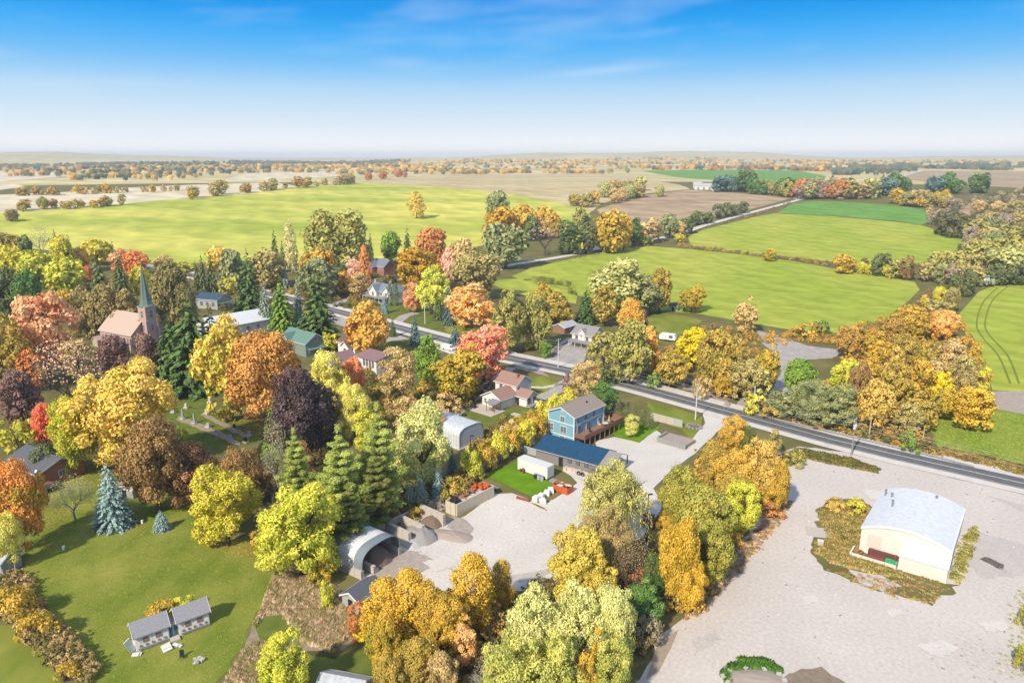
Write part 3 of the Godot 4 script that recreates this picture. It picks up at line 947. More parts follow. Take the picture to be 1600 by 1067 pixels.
func yard_things():
	var o := thing("dumpster", "orange skip full of scrap at the end of the bright green lawn", "skip", 8.8, -144.6, GRID)
	for z in [0.0, -2.2]:
		obj("side_panel", cube(Vector3(2.0, 0.85, z), Vector3(4.0, 1.4, 0.1)), "orange_paint", o)
		var st := new_st()
		for k in 6:
			block(st, Vector3(0.2 + k * 0.72, 0.85, z + (0.08 if z == 0.0 else -0.08)), Vector3(0.12, 1.4, 0.1))
		obj("side_rib", done(st), "orange_paint", o)
	for x in [0.0, 4.0]:
		obj("end_panel", cube(Vector3(x, 0.85, -1.1), Vector3(0.1, 1.4, 2.1)), "orange_paint", o)
	obj("floor", cube(Vector3(2.0, 0.3, -1.1), Vector3(3.9, 0.3, 2.1)), "rust_red", o)
	var g := thing("scrap", "scrap wood and white sheets heaped in the orange skip", "scrap", 0, 0, GRID)
	g.position = place(o, Vector3(2.0, 0.5, -1.1))
	litter(g, "board", 16, Vector3(3.2, 0.9, 1.5), Vector3(0, 0.3, 0), Vector3(1.0, 0.12, 0.4), "timber", 21)
	litter(g, "white_sheet", 6, Vector3(2.6, 0.5, 1.4), Vector3(0.4, 0.8, 0), Vector3(0.8, 0.1, 0.6), "paint_white", 22)
	# wrapped goods
	var spots := [[838, 783, "white wrapped bale at the open corner of the bale row"], [846, 779, "second white wrapped bale from the yard corner"], [855, 774, "white wrapped bale in the middle of the row by the skip"], [862, 769, "white wrapped bale next to the orange skip"], [847, 786, "white wrapped bale in front of the row on the yard side"]]
	var at := [Vector2(5.1, -139.5), Vector2(6.2, -140.6), Vector2(7.5, -142.1), Vector2(8.4, -143.4), Vector2(6.4, -138.3)]
	for k in 5:
		var b := thing("wrapped_bale", spots[k][2], "bale", at[k].x, at[k].y, GRID + k * 13.0, "white bales between the lawn and the yard")
		var st := new_st()
		block(st, Vector3(0, 0.55, 0), Vector3(1.25, 0.9, 1.25)); block(st, Vector3(0, 1.05, 0), Vector3(1.0, 0.25, 1.0))
		obj("wrapping", done(st), "paint_white", b)
		obj("pallet", cube(Vector3(0, 0.07, 0), Vector3(1.3, 0.14, 1.3)), "wood_grey", b)
	o = thing("lumber_stack", "stack of pale yellow lumber on the yard corner of the lawn", "lumber", 5.0, -137.1, GRID)
	for k in 10:
		obj("plank", cube(Vector3((k % 5) * 0.32, 0.1 + 0.16 * (k / 5), 0), Vector3(0.28, 0.12, 3.2), Basis(Vector3.UP, 1.4 + 0.05 * (k % 3))), "timber_pale", o)
	o = thing("log", "brown rusty pipe lying at the yard edge of the bright green lawn", "pipe", 2.4, -139.8, GRID + 10)
	var s := new_st()
	tube(s, Vector3(-1.6, 0.3, 0), Vector3(1.6, 0.3, 0), 0.3, 0.3, 10)
	obj("barrel", done(s), "rust_red", o)
	s = new_st()
	tube(s, Vector3(-1.5, 0.3, 0), Vector3(-1.3, 0.3, 0), 0.36, 0.36, 10, true); tube(s, Vector3(1.3, 0.3, 0), Vector3(1.5, 0.3, 0), 0.36, 0.36, 10, true)
	obj("flange", done(s), "rust_red", o)
	o = thing("hand_cart", "small grey cart at the lawn corner beside the long cream bin", "cart", -3.6, -144.6, GRID)
	obj("bed", cube(Vector3(0, 0.6, 0), Vector3(1.6, 0.25, 0.9)), "metal_grey", o)
	for k in [-0.5, 0.5]:
		s = new_st()
		tube(s, Vector3(0, 0.35, k), Vector3(0, 0.35, k * 1.2), 0.35, 0.35, 10, true)
		obj("wheel", done(s), "rubber", o)
	obj("handle", cube(Vector3(1.2, 0.7, 0), Vector3(0.9, 0.06, 0.06)), "metal_dark", o)
	# cream stones along the garage
	var line := [Vector2(12.5, -155.3), Vector2(18.3, -151.1)]
	rng.seed = 9
	for k in 9:
		var p: Vector2 = line[0].lerp(line[1], k / 8.0)
		var b := obj("boulder", cube(Vector3.ZERO, Vector3(rng.randf_range(0.8, 1.3), rng.randf_range(0.6, 0.95), 0.8), Basis(Vector3.UP, rng.randf())), "cream_panel", self)
		b.position = Vector3(p.x, 0.35, p.y)
		tag(b, "cream block in the row along the grey garage, %s from the door" % ORDER[k], "block", "cream blocks along the garage")
	for k in 2:
		var b := thing("tyre", ["old tyre leaning on the cream blocks by the garage", "second old tyre leaning on the cream blocks, nearer the porch"][k], "tyre", line[0].lerp(line[1], 0.55 + 0.14 * k).x - 0.5, line[0].lerp(line[1], 0.55 + 0.14 * k).y + 0.7, GRID)
		s = new_st()
		for q in 12:
			var a0 := TAU * q / 12
			var a1 := TAU * (q + 1) / 12
			tube(s, Vector3(cos(a0) * 0.4, 0.5 + sin(a0) * 0.4, 0), Vector3(cos(a1) * 0.4, 0.5 + sin(a1) * 0.4, 0), 0.14, 0.14, 6)
		obj("tread", done(s), "rubber", b)
	# red rusty pile under the lamp
	o = thing("rust_pile", "red rusty machine parts piled under the lamp pole", "scrap", 27.0, -129.8, GRID)
	litter(o, "beam", 18, Vector3(3.0, 1.0, 3.5), Vector3(0, 0.3, 0), Vector3(1.6, 0.3, 0.4), "rust_red", 31)
	# retaining walls round the drive
	o = thing("retaining_wall", "low grey block wall of the square planter beside the drive", "wall", 37.0, -172.1, GRID)
	for k in 10:
		for q in 3:
			obj("block", cube(Vector3(0.4 + 0.8 * k, 0.25 + 0.46 * q, 0), Vector3(0.77, 0.44, 0.5)), "stone_grey", o)
	for k in 6:
		for q in 3:
			obj("block", cube(Vector3(-0.05, 0.25 + 0.46 * q, -0.75 - 0.8 * k), Vector3(0.5, 0.44, 0.77)), "stone_grey", o)
	obj("planter_soil", cube(Vector3(4.0, 0.5, -3.0), Vector3(7.4, 0.9, 5.4)), "rubble", o)
	o = thing("concrete_wall", "pale concrete wall between the cedar row and the square planter", "wall", 38.3, -188.8, GRID)
	for k in 4:
		obj("wall_panel", cube(Vector3(1.3 + 2.45 * k, 1.0, 0), Vector3(2.4, 2.0, 0.3)), "concrete_blue" if k == 3 else "concrete", o)
	o = thing("stone_planter", "small stone ring bed on the grass beside the drive entrance", "planter", 48.9, -182.4, GRID)
	for k in 14:
		var a := TAU * k / 14
		obj("stone", cube(Vector3(cos(a) * 2.0, 0.25, sin(a) * 1.5), Vector3(0.7, 0.5, 0.5), Basis(Vector3.UP, -a)), "stone_grey", o)
	obj("bed_soil", cube(Vector3(0, 0.12, 0), Vector3(3.0, 0.3, 2.2)), "soil", o)

func fence(called: String, label: String, line: PackedVector2Array, step: float, h: float, m: String, post: String, gap := 0.0):
	var o := thing(called, label, "fence", line[0].x, line[0].y)
	o.position.y = 0.0
	for i in line.size() - 1:
		var a := line[i] - line[0]
		var b := line[i + 1] - line[0]
		var n := maxi(1, int(round(a.distance_to(b) / step)))
		var ang := atan2(-(b.y - a.y), b.x - a.x)
		var g := land(line[i].x, line[i].y)
		for k in n:
			var p := a.lerp(b, (k + 0.5) / n)
			var w := a.distance_to(b) / n
			if m != "":
				obj("fence_panel", cube(Vector3.ZERO, Vector3(w - 0.12, h - gap, 0.06)), m, o).transform = Transform3D(Basis(Vector3.UP, ang), Vector3(p.x, g + gap + (h - gap) / 2, p.y))
			var q := a.lerp(b, float(k) / n)
			obj("post", cube(Vector3.ZERO, Vector3(0.12, h + 0.25, 0.12)), post, o).position = Vector3(q.x, g + h / 2 + 0.05, q.y)

func warehouse():
	var o := thing("warehouse", "cream warehouse with a wide white barrel roof on the gravel lot", "warehouse", 64.0, -119.7, -37.0)
	var w := 14.2
	var d := 19.3
	var h := 4.6
	var sag := 1.7
	var pts := PackedVector2Array()
	var roof := PackedVector2Array()
	for k in 17:
		var t := k / 16.0
		pts.append(Vector2(w * (1.0 - t), h + sag * (1.0 - pow(2 * t - 1, 2.0))))
		roof.append(Vector2(-0.15 + (w + 0.3) * t, h + 0.05 + sag * (1.0 - pow(2 * t - 1, 2.0))))
	var wallp := PackedVector2Array([Vector2(0, -0.3), Vector2(w, -0.3)])
	wallp.append_array(pts)
	var st := new_st()
	prism(st, wallp, -d, 0)
	obj("wall", done(st), "stucco", o)
	var back := roof.duplicate()
	back.reverse()
	for k in 17:
		roof.append(back[k] + Vector2(0, 0.14))
	st = SurfaceTool.new()
	st.begin(Mesh.PRIMITIVE_TRIANGLES)
	st.set_smooth_group(-1)
	prism(st, roof, -d - 0.15, 0.2)
	obj("roof", done(st), "roof_white", o)
	st = new_st()
	for k in 16:
		var a := roof[k]
		var b := roof[k + 1]
		quad(st, Vector3(a.x, a.y - 0.25, 0.24), Vector3(b.x, b.y - 0.25, 0.24), Vector3(b.x, b.y + 0.2, 0.24), Vector3(a.x, a.y + 0.2, 0.24))
		quad(st, Vector3(a.x, a.y + 0.2, 0.24), Vector3(b.x, b.y + 0.2, 0.24), Vector3(b.x, b.y + 0.2, 0.0), Vector3(a.x, a.y + 0.2, 0.0))
	obj("roof_edge", done(st), "paint_white", o)
	obj("parapet", cube(Vector3(w + 0.12, h - 0.1, -d / 2), Vector3(0.2, 0.7, d)), "paint_white", o)
	obj("blue_door", cube(Vector3(w + 0.06, 2.0, -3.6), Vector3(0.12, 3.6, 3.0)), "blue_paint", o)
	obj("loading_door", cube(Vector3(2.3, 2.6, 0.03), Vector3(2.4, 2.6, 0.08)), "cream_paint", o)
	# lean-to
	st = new_st()
	prism(st, PackedVector2Array([Vector2(0, -0.3), Vector2(3.0, -0.3), Vector2(3.0, 2.75), Vector2(0, 3.9)]), 6.9, w + 0.1, true)
	obj("lean_to_wall", done(st), "stucco", o).position = Vector3(0, 0, 0.02)
	st = new_st()
	prism(st, PackedVector2Array([Vector2(0.05, 3.92), Vector2(3.15, 2.73), Vector2(3.15, 2.86), Vector2(0.05, 4.05)]), 6.75, w + 0.25, true)
	obj("lean_to_roof", done(st), "roof_white", o).position = Vector3(0, 0, 0.02)
	obj("flashing", cube(Vector3(10.6, 4.05, 0.12), Vector3(7.5, 0.3, 0.16)), "paint_white", o)
	for c in [[1.0, -15.5, 1.3], [2.3, -14.3, 0.9], [3.2, -9.4, 1.4], [9.5, -17.6, 0.6]]:
		st = new_st()
		var y: float = h + sag * (1.0 - pow(2 * c[0] / w - 1, 2.0))
		tube(st, Vector3(c[0], y - 0.1, c[1]), Vector3(c[0], y + c[2], c[1]), 0.16, 0.16, 8, true)
		tube(st, Vector3(c[0], y + c[2], c[1]), Vector3(c[0], y + c[2] + 0.15, c[1]), 0.26, 0.26, 8, true)
		obj("roof_vent", done(st), "metal_grey", o)
	for k in 4:
		obj("pit_wall", cube(Vector3(-0.3 + 1.85 * k + 0.5, 0.35, 3.1), Vector3(1.8, 0.8, 0.25)), "stucco", o)
	for k in 2:
		obj("pit_wall", cube(Vector3(-0.85, 0.35, 0.85 + 1.5 * k), Vector3(0.25, 0.8, 1.45)), "stucco", o)
	var t := thing("oil_tank", "long maroon tank in the pit against the cream warehouse", "tank", 0, 0, -37.0)
	t.position = place(o, Vector3(4.2, 0, 0.95))
	st = new_st()
	block(st, Vector3(0, 0.75, 0), Vector3(5.0, 1.2, 1.1)); block(st, Vector3(0, 1.38, 0), Vector3(4.9, 0.12, 0.8))
	obj("body", done(st), "maroon", t)
	for x in [-1.9, 0.0, 1.9]:
		obj("strap", cube(Vector3(x, 0.78, 0), Vector3(0.12, 1.36, 1.16)), "rust_red", t)
	t = thing("rust_container", "short red brown container in front of the maroon tank", "container", 0, 0, -37.0)
	t.position = place(o, Vector3(3.3, 0, 2.2))
	obj("body", cube(Vector3(0, 0.6, 0), Vector3(2.6, 1.1, 0.9)), "rust_red", t)
	obj("lid", cube(Vector3(0, 1.2, 0), Vector3(2.7, 0.1, 1.0)), "maroon", t)
	t = thing("green_bin", "bright green bin in the pit beside the warehouse lean-to", "bin", 0, 0, -37.0)
	t.position = place(o, Vector3(5.7, 0, 2.2))
	obj("body", cube(Vector3(0, 0.5, 0), Vector3(2.0, 0.9, 0.9)), "green_paint", t)
	obj("lid", cube(Vector3(-0.3, 1.0, 0), Vector3(1.4, 0.1, 0.95)), "green_paint", t)
	obj("handle", cube(Vector3(0.9, 0.9, 0.3), Vector3(0.3, 0.25, 0.3)), "tarp_blue", t)
	t = thing("scrap", "brown scrap heap at the corner of the warehouse pit", "scrap", 0, 0, -37.0)
	t.position = place(o, Vector3(0.2, 0, 1.3))
	litter(t, "board", 14, Vector3(1.6, 0.5, 1.6), Vector3(0, 0.15, 0), Vector3(0.8, 0.15, 0.25), "timber", 41)
	var s := obj("concrete_slab", cube(Vector3(0, 0.1, 0), Vector3(4.6, 0.25, 3.8)), "concrete", self)
	s.position = Vector3(Vector2(59.3, -126.0).x, 0, Vector2(59.3, -126.0).y)
	s.rotation.y = deg_to_rad(-12)
	tag(s, "square concrete slab at the edge of the weeds by the gravel track", "slab")
	var b := thing("concrete_block", "white concrete block at the corner of the square slab", "block", 57.5, -121.3, -20)
	obj("body", cube(Vector3(0, 0.55, 0), Vector3(1.0, 1.0, 0.8)), "concrete", b)
	obj("cap", cube(Vector3(0, 1.08, 0), Vector3(1.1, 0.1, 0.9)), "paint_white2", b)

func church():
	var o := thing("church", "pink brick church with a pale brown roof and a tall green copper steeple", "church", -142.5, -262.4, -29.0)
	gabled(o, Vector3(-9.75, 0, -6.9), 13.8, 19.5, 6.0, 6.4, "brick_pink", "roof_pink", true, 0.5, "trim_pale")
	for k in 5:
		window(o, Vector3(-2.3 - 3.8 * k, 3.2, 0.02), 0, 1.0, 2.8, "trim_pale")
		obj("buttress", cube(Vector3(-0.4 - 3.8 * k, 2.2, 0.35), Vector3(0.6, 4.8, 0.7)), "brick_pink", o)
	for z in [-2.6, -11.4]:
		window(o, Vector3(0.02, 3.0, z), 90, 1.3, 2.8, "trim_pale")
	var c := Vector3(1.0, 0, -6.9)
	obj("tower", cube(c + Vector3(0, 7.8, 0), Vector3(4.4, 16.6, 4.4)), "brick_pink", o)
	var st := new_st()
	for k in 4:
		block(st, c + Vector3(-2.2 if k & 1 else 2.2, 5.2, -2.2 if k & 2 else 2.2), Vector3(0.9, 11.4, 0.9))
	obj("corner_buttress", done(st), "brick_pink", o)
	for y in [10.4, 15.9]:
		obj("string_course", cube(c + Vector3(0, y, 0), Vector3(4.65, 0.3, 4.65)), "trim_pale", o)
	window(o, c + Vector3(0, 13.2, 2.22), 0, 1.1, 2.6, "trim_pale", "belfry_louvre")
	window(o, c + Vector3(2.22, 13.2, 0), 90, 1.1, 2.6, "trim_pale", "belfry_louvre")
	window(o, c + Vector3(0, 8.0, 2.22), 0, 0.9, 2.2, "trim_pale")
	window(o, c + Vector3(2.22, 8.0, 0), 90, 0.9, 2.2, "trim_pale")
	door(o, c + Vector3(2.22, 1.6, 0), 90, 1.8, 3.2)
	st = new_st()
	var prof := [[2.75, 16.1], [2.3, 16.7], [1.75, 18.3], [1.2, 22.0], [0.55, 27.6], [0.05, 32.6]]
	for k in prof.size() - 1:
		for q in 8:
			var a0 := TAU * (q + 0.5) / 8
			var a1 := TAU * (q + 1.5) / 8
			var f0: float = 1.08 if k == 0 else 1.0
			quad(st, c + Vector3(cos(a0) * prof[k][0] * f0, prof[k][1], sin(a0) * prof[k][0] * f0), c + Vector3(cos(a1) * prof[k][0] * f0, prof[k][1], sin(a1) * prof[k][0] * f0), c + Vector3(cos(a1) * prof[k + 1][0], prof[k + 1][1], sin(a1) * prof[k + 1][0]), c + Vector3(cos(a0) * prof[k + 1][0], prof[k + 1][1], sin(a0) * prof[k + 1][0]))
	var sp := obj("spire", done(st), "copper", o)
	st = new_st()
	for q in 8:
		var a := TAU * (q + 0.5) / 8
		tube(st, c + Vector3(cos(a) * 1.78, 18.3, sin(a) * 1.78), c + Vector3(cos(a) * 0.05, 32.6, sin(a) * 0.05), 0.07, 0.04, 4)
	obj("hip_rib", done(st), "copper_pale", sp)
	st = new_st()
	block(st, Vector3(-8.5, 13.2, -6.9), Vector3(0.15, 1.3, 0.15)); block(st, Vector3(-8.5, 13.5, -6.9), Vector3(0.7, 0.15, 0.15))
	obj("cross", done(st), "trim_pale", o)
	gabled(o, Vector3(-18.4, 0, 1.6), 3.2, 3.0, 2.6, 1.2, "brick_pink", "roof_pink", false, 0.3, "trim_pale")

func village():
	# white house by the lane
	var o := thing("white_house", "white cottage with red brown roofs and a grey pergola beside the lane", "house", -9.0, -200.6, GRID)
	gabled(o, Vector3(3.6, 0, -4.2), 7.2, 7.5, 3.0, 1.9, "siding_white", "roof_red", false)
	gabled(o, Vector3(2.6, 0, -11.4), 7.0, 8.2, 5.4, 2.2, "siding_white", "roof_red", true)
	gabled(o, Vector3(8.6, 0, -9.4), 4.6, 5.6, 2.9, 1.5, "siding_white", "roof_red", true)
	chimney(o, Vector3(5.4, 6.6, -10.2), 0.5, 1.6)
	for w in [[1.3, 1.7, 0.9, 1.3], [3.4, 1.5, 1.6, 2.0]]:
		window(o, Vector3(w[0], w[1], -0.43), 0, w[2], w[3])
	for x in [0.8, 3.4]:
		window(o, Vector3(x, 4.2, -7.88), 0, 0.8, 1.3, "metal_dark")
	window(o, Vector3(6.12, 4.4, -11.4), 90, 0.8, 1.4, "trim_white")
	for z in [-8.2, -10.6]:
		window(o, Vector3(11.42, 1.6, z), 90, 0.9, 1.4, "metal_dark")
	door(o, Vector3(8.0, 1.1, -7.08), 0, 1.0, 2.1)
	obj("patio", cube(Vector3(4.2, 0.06, 2.6), Vector3(9.6, 0.3, 6.0)), "concrete", o)
	obj("porch_floor", cube(Vector3(12.2, 0.4, -9.4), Vector3(1.6, 0.5, 5.4)), "wood_grey", o)
	var g := thing("pergola", "small grey roofed pergola on the white cottage patio", "pergola", 0, 0, GRID)
	g.position = place(o, Vector3(6.3, 0.2, 1.6))
	for k in 4:
		obj("post", cube(Vector3(-1.5 if k & 1 else 1.5, 1.25, -1.4 if k & 2 else 1.4), Vector3(0.14, 2.5, 0.14)), "deck_wood", g)
	obj("roof", cube(Vector3(0, 2.62, 0), Vector3(3.6, 0.12, 3.4), Basis(Vector3.RIGHT, 0.12)), "roof_grey", g)
	var p := thing("patio_table", "wooden table under the grey pergola", "table", 0, 0, GRID)
	p.position = place(o, Vector3(6.2, 0.2, 2.4))
	obj("tabletop", cube(Vector3(0, 0.74, 0), Vector3(1.5, 0.06, 0.9)), "timber", p)
	for k in 4:
		obj("leg", cube(Vector3(-0.6 if k & 1 else 0.6, 0.36, -0.35 if k & 2 else 0.35), Vector3(0.08, 0.7, 0.08)), "timber", p)
	p = thing("barbecue", "black covered barbecue on the white cottage patio", "barbecue", 0, 0, GRID)
	p.position = place(o, Vector3(0.2, 0.2, 3.6))
	obj("cover", cube(Vector3(0, 0.6, 0), Vector3(1.7, 1.0, 0.8)), "metal_dark", p)
	obj("lid", cube(Vector3(0, 1.15, 0), Vector3(1.3, 0.2, 0.6)), "metal_dark", p)
	p = thing("storage_box", "brown box against the lane side of the white cottage patio", "box", 0, 0, GRID)
	p.position = place(o, Vector3(-1.6, 0, 2.6))
	obj("body", cube(Vector3(0, 0.6, 0), Vector3(1.0, 1.2, 0.9)), "deck_post", p)
	obj("lid", cube(Vector3(0, 1.24, 0), Vector3(1.1, 0.08, 1.0)), "metal_dark", p)
	var pav := obj("paving_slab", cube(Vector3(0, 0.06, 0), Vector3(2.6, 0.2, 1.8)), "concrete", self)
	pav.position = Vector3(Vector2(1.1, -192.4).x, 0, Vector2(1.1, -192.4).y)
	pav.rotation.y = deg_to_rad(GRID)
	tag(pav, "pale square slab lying in the white cottage lawn", "slab")
	# grey house across the road
	o = thing("grey_house", "white two storey house with a grey gabled roof across the main road", "house", 22.6, -269.1, GRID)
	gabled(o, Vector3(4.6, 0, -5.0), 8.5, 9.2, 5.2, 2.7, "siding_white", "roof_grey", true)
	gabled(o, Vector3(4.6, 3.2, -2.4), 3.0, 4.0, 2.6, 1.4, "siding_white", "roof_grey", false, 0.3)
	for x in [2.2, 7.0]:
		window(o, Vector3(x, 4.0, -0.72), 0, 0.9, 1.4, "metal_dark")
	window(o, Vector3(4.6, 4.9, -0.38), 0, 0.8, 1.0)
	window(o, Vector3(9.22, 3.9, -5.0), 90, 0.9, 1.4, "metal_dark")
	obj("porch_roof", cube(Vector3(4.6, 2.75, 0.6), Vector3(9.8, 0.16, 2.8), Basis(Vector3.RIGHT, 0.16)), "roof_grey", o)
	for x in [0.2, 3.1, 6.1, 9.0]:
		obj("porch_post", cube(Vector3(x, 1.3, 1.7), Vector3(0.16, 2.6, 0.16)), "trim_white", o)
	obj("porch_floor", cube(Vector3(4.6, 0.35, 0.6), Vector3(9.4, 0.5, 2.6)), "wood_grey", o)
	door(o, Vector3(4.6, 1.5, -0.7), 0, 1.0, 2.0)
	o = thing("metal_roof_garage", "red walled garage with a pale metal roof behind the grey gabled house", "garage", 17.0, -292.3, GRID)
	gabled(o, Vector3(3.0, 0, -4.5), 6.0, 9.0, 2.7, 1.3, "brick_red", "roof_metal", false, 0.4)
	obj("garage_door", cube(Vector3(3.0, 1.15, 0.03), Vector3(3.6, 2.3, 0.12)), "deck_post", o)
	window(o, Vector3(6.02, 1.6, -4.0), 90, 1.0, 1.0)
	# white farmhouse
	o = thing("white_farmhouse", "white farmhouse with a slate blue roof and full width porch", "house", -72.6, -361.6, GRID)
	gabled(o, Vector3(5.5, 0, -5.0), 8.0, 14.0, 5.6, 3.0, "siding_white", "roof_slate", true)
	gabled(o, Vector3(4.2, 0, -2.6), 5.2, 7.0, 5.6, 3.0, "siding_white", "roof_slate", false)
	gabled(o, Vector3(12.6, 0, -5.2), 5.6, 9.4, 5.4, 2.6, "siding_white", "roof_slate", false)
	chimney(o, Vector3(-0.4, 7.8, -5.0), 0.9, 2.4, "trim_pale")
	chimney(o, Vector3(11.0, 7.8, -5.0), 0.9, 2.2, "trim_pale")
	for x in [0.2, 4.2, 8.2, 12.6]:
		window(o, Vector3(x, 4.2, 0.92 if x == 4.2 else (-0.48 if x == 12.6 else -0.98)), 0, 0.9, 1.5, "metal_dark")
	obj("porch_roof", cube(Vector3(6.2, 2.9, 1.4), Vector3(17.0, 0.16, 3.4), Basis(Vector3.RIGHT, 0.14)), "roof_grey", o)
	for k in 6:
		obj("porch_post", cube(Vector3(-1.8 + 3.2 * k, 1.4, 2.8), Vector3(0.2, 2.8, 0.2)), "trim_white", o)
	obj("porch_floor", cube(Vector3(6.2, 0.3, 1.4), Vector3(16.6, 0.5, 3.0)), "wood_grey", o)
	# house with the round window behind
	o = thing("brick_house", "brick house with a slate roof half hidden behind the russet trees", "house", -86.7, -442.0, GRID)
	gabled(o, Vector3(5, 0, -5), 9.0, 13.0, 5.4, 3.6, "brick_red", "roof_slate", true)
	gabled(o, Vector3(2.5, 0, 0.5), 4.6, 5.0, 5.4, 2.6, "brick_red", "roof_slate", false)
	window(o, Vector3(2.5, 5.6, 3.02), 0, 1.1, 1.1)
	for x in [6.6, 9.4]:
		window(o, Vector3(x, 3.8, -0.48), 0, 0.9, 1.5)
	# green roofed house
	o = thing("green_roof_house", "grey green house with a green roof below the spruce row", "house", -86.5, -262.4, GRID)
	gabled(o, Vector3(7.0, 0, -5.0), 9.0, 16.0, 5.0, 3.0, "siding_sage", "roof_green", true)
	gabled(o, Vector3(4.2, 0, -1.6), 4.0, 5.0, 5.0, 2.4, "siding_sage", "roof_green", false)
	window(o, Vector3(15.02, 6.0, -5.0), 90, 1.2, 1.6)
	for z in [-2.6, -7.4]:
		window(o, Vector3(15.02, 2.4, z), 90, 1.4, 1.6)
	window(o, Vector3(4.2, 5.4, 0.92), 0, 0.9, 1.4)
	obj("porch_roof", cube(Vector3(16.2, 2.9, -5.0), Vector3(2.4, 0.16, 8.0)), "roof_green", o)
	# brown roofed house, mauve roof, white annex
	o = thing("brown_roof_house", "pale house with a dark brown roof beside the bright orange maple", "house", -63.6, -257.8, GRID)
	gabled(o, Vector3(4.0, 0, -4.5), 9.0, 10.0, 4.8, 2.6, "siding_white", "roof_brown", true)
	gabled(o, Vector3(5.5, 0, -0.2), 4.4, 4.0, 4.2, 1.8, "siding_white", "roof_brown", false)
	window(o, Vector3(5.5, 2.6, 1.82), 0, 0.9, 1.5, "metal_dark")
	window(o, Vector3(9.02, 3.0, -4.5), 90, 1.0, 1.4)
	chimney(o, Vector3(1.0, 6.4, -4.5), 0.8, 1.6)
	o = thing("mauve_roof_house", "low house with a mauve brown roof among lime yellow trees", "house", -64.5, -235.4, GRID)
	gabled(o, Vector3(4.0, 0, -4.0), 8.0, 10.0, 3.4, 3.0, "siding_white", "roof_mauve", false)
	window(o, Vector3(4.0, 3.6, 1.02), 0, 1.0, 1.3)
	window(o, Vector3(8.02, 1.8, -3.0), 90, 1.2, 1.2)
	o = thing("white_annex", "white flat roofed annex with four dark windows in a row", "house", -53.3, -236.9, GRID)
	obj("wall", cube(Vector3(5.5, 2.4, -3.0), Vector3(11.0, 5.4, 6.0)), "siding_white", o)
	var st := new_st()
	prism(st, PackedVector2Array([Vector2(0.4, 5.0), Vector2(-6.4, 6.2), Vector2(-6.4, 6.4), Vector2(0.4, 5.2)]), -0.4, 11.4, true)
	obj("roof", done(st), "roof_mauve", o)
	for k in 4:
		window(o, Vector3(4.6 + 1.55 * k, 3.6, 0.02), 0, 0.75, 1.9, "metal_dark")
	# navy roof and long white roof
	o = thing("navy_roof_house", "pale grey building with a navy roof at the road bend", "house", -151.1, -342.4, -20)
	gabled(o, Vector3(5.0, 0, -4.0), 9.0, 13.0, 4.6, 2.2, "siding_grey2", "roof_navy2", true)
	for x in [2.0, 5.5, 9.0]:
		window(o, Vector3(x, 2.4, 0.52), 0, 1.2, 1.6, "metal_dark")
	obj("porch_roof", cube(Vector3(12.6, 3.0, -3.4), Vector3(3.6, 0.16, 7.0)), "roof_green", o)
	for k in 3:
		obj("porch_post", cube(Vector3(14.2, 1.5, -0.4 - 3.0 * k), Vector3(0.16, 3.0, 0.16)), "trim_white", o)
	o = thing("long_white_shed", "long shed with a bright white metal roof behind the tall church spruces", "shed", -116.8, -294.6, -40)
	gabled(o, Vector3(0.0, 0, 0.0), 16.0, 24.0, 4.2, 3.2, "siding_white", "roof_white", false, 0.4)
	for k in 4:
		window(o, Vector3(8.02, 2.2, 7.0 - 4.6 * k), 90, 1.2, 1.2)
	# slate roofed house at the photo edge
	o = thing("slate_roof_house", "brick bungalow with a slate grey roof and a grey deck at the lawn edge", "house", -102.9, -145.2, -32)
	gabled(o, Vector3(-7.0, 0, -4.6), 9.6, 14.0, 3.6, 2.0, "brick_red", "roof_slate_dk", true, 0.6)
	for x in [-1.4, -4.0]:
		window(o, Vector3(x, 2.3, 0.22), 0, 0.9, 1.2)
	window(o, Vector3(0.02, 2.2, -4.6), 90, 1.3, 1.2)
	obj("deck_floor", cube(Vector3(1.6, 1.2, 0.6), Vector3(4.4, 0.2, 5.0)), "deck_red", o)
	for k in 3:
		obj("deck_railing", cube(Vector3(3.8, 1.7, -1.1 + 1.66 * k), Vector3(0.1, 1.0, 1.6)), "wood_grey", o)
		obj("deck_railing", cube(Vector3(0.2 + 1.45 * k, 1.7, 3.1), Vector3(1.4, 1.0, 0.1)), "wood_grey", o)
		obj("deck_post", cube(Vector3(3.7, 0.6, -1.8 + 2.4 * k), Vector3(0.2, 1.2, 0.2)), "wood_grey", o)
	obj("satellite_dish", cube(Vector3(-0.2, 4.3, 0.4), Vector3(0.7, 0.6, 0.15), Basis(Vector3.RIGHT, -0.5)), "paint_white", o)
	o = thing("grey_shed", "small grey roofed shed behind the large blue spruce", "shed", -83.8, -141.8, -20)
	gabled(o, Vector3(1.6, 0, -1.6), 3.6, 4.4, 2.2, 1.3, "siding_grey2", "roof_tan", true, 0.3)
	door(o, Vector3(1.4, 1.0, 0.24), 0, 1.0, 1.9)
	o = thing("dark_roof_shed", "shed with a dark slate roof below the open arched shed", "shed", -27.1, -102.4, -34)
	gabled(o, Vector3(1.7, 0, -2.6), 3.8, 5.4, 2.2, 1.0, "siding_grey2", "roof_slate_dk", false, 0.3)
	obj("skylight", cube(Vector3(1.0, 3.0, -4.6), Vector3(0.7, 0.1, 0.7), Basis(Vector3.BACK, 0.42)), "paint_white", o)
	door(o, Vector3(1.7, 1.0, 0.14), 0, 0.9, 1.9)
	o = thing("pale_roof_shed", "shed with a pale grey roof cut by the bottom edge of the photo", "shed", -25.2, -80.1, -14)
	gabled(o, Vector3(2.5, 0, -2.0), 4.4, 6.0, 2.4, 1.3, "siding_white", "roof_metal", true, 0.3)
	window(o, Vector3(2.5, 1.4, 0.22), 0, 0.8, 0.8)
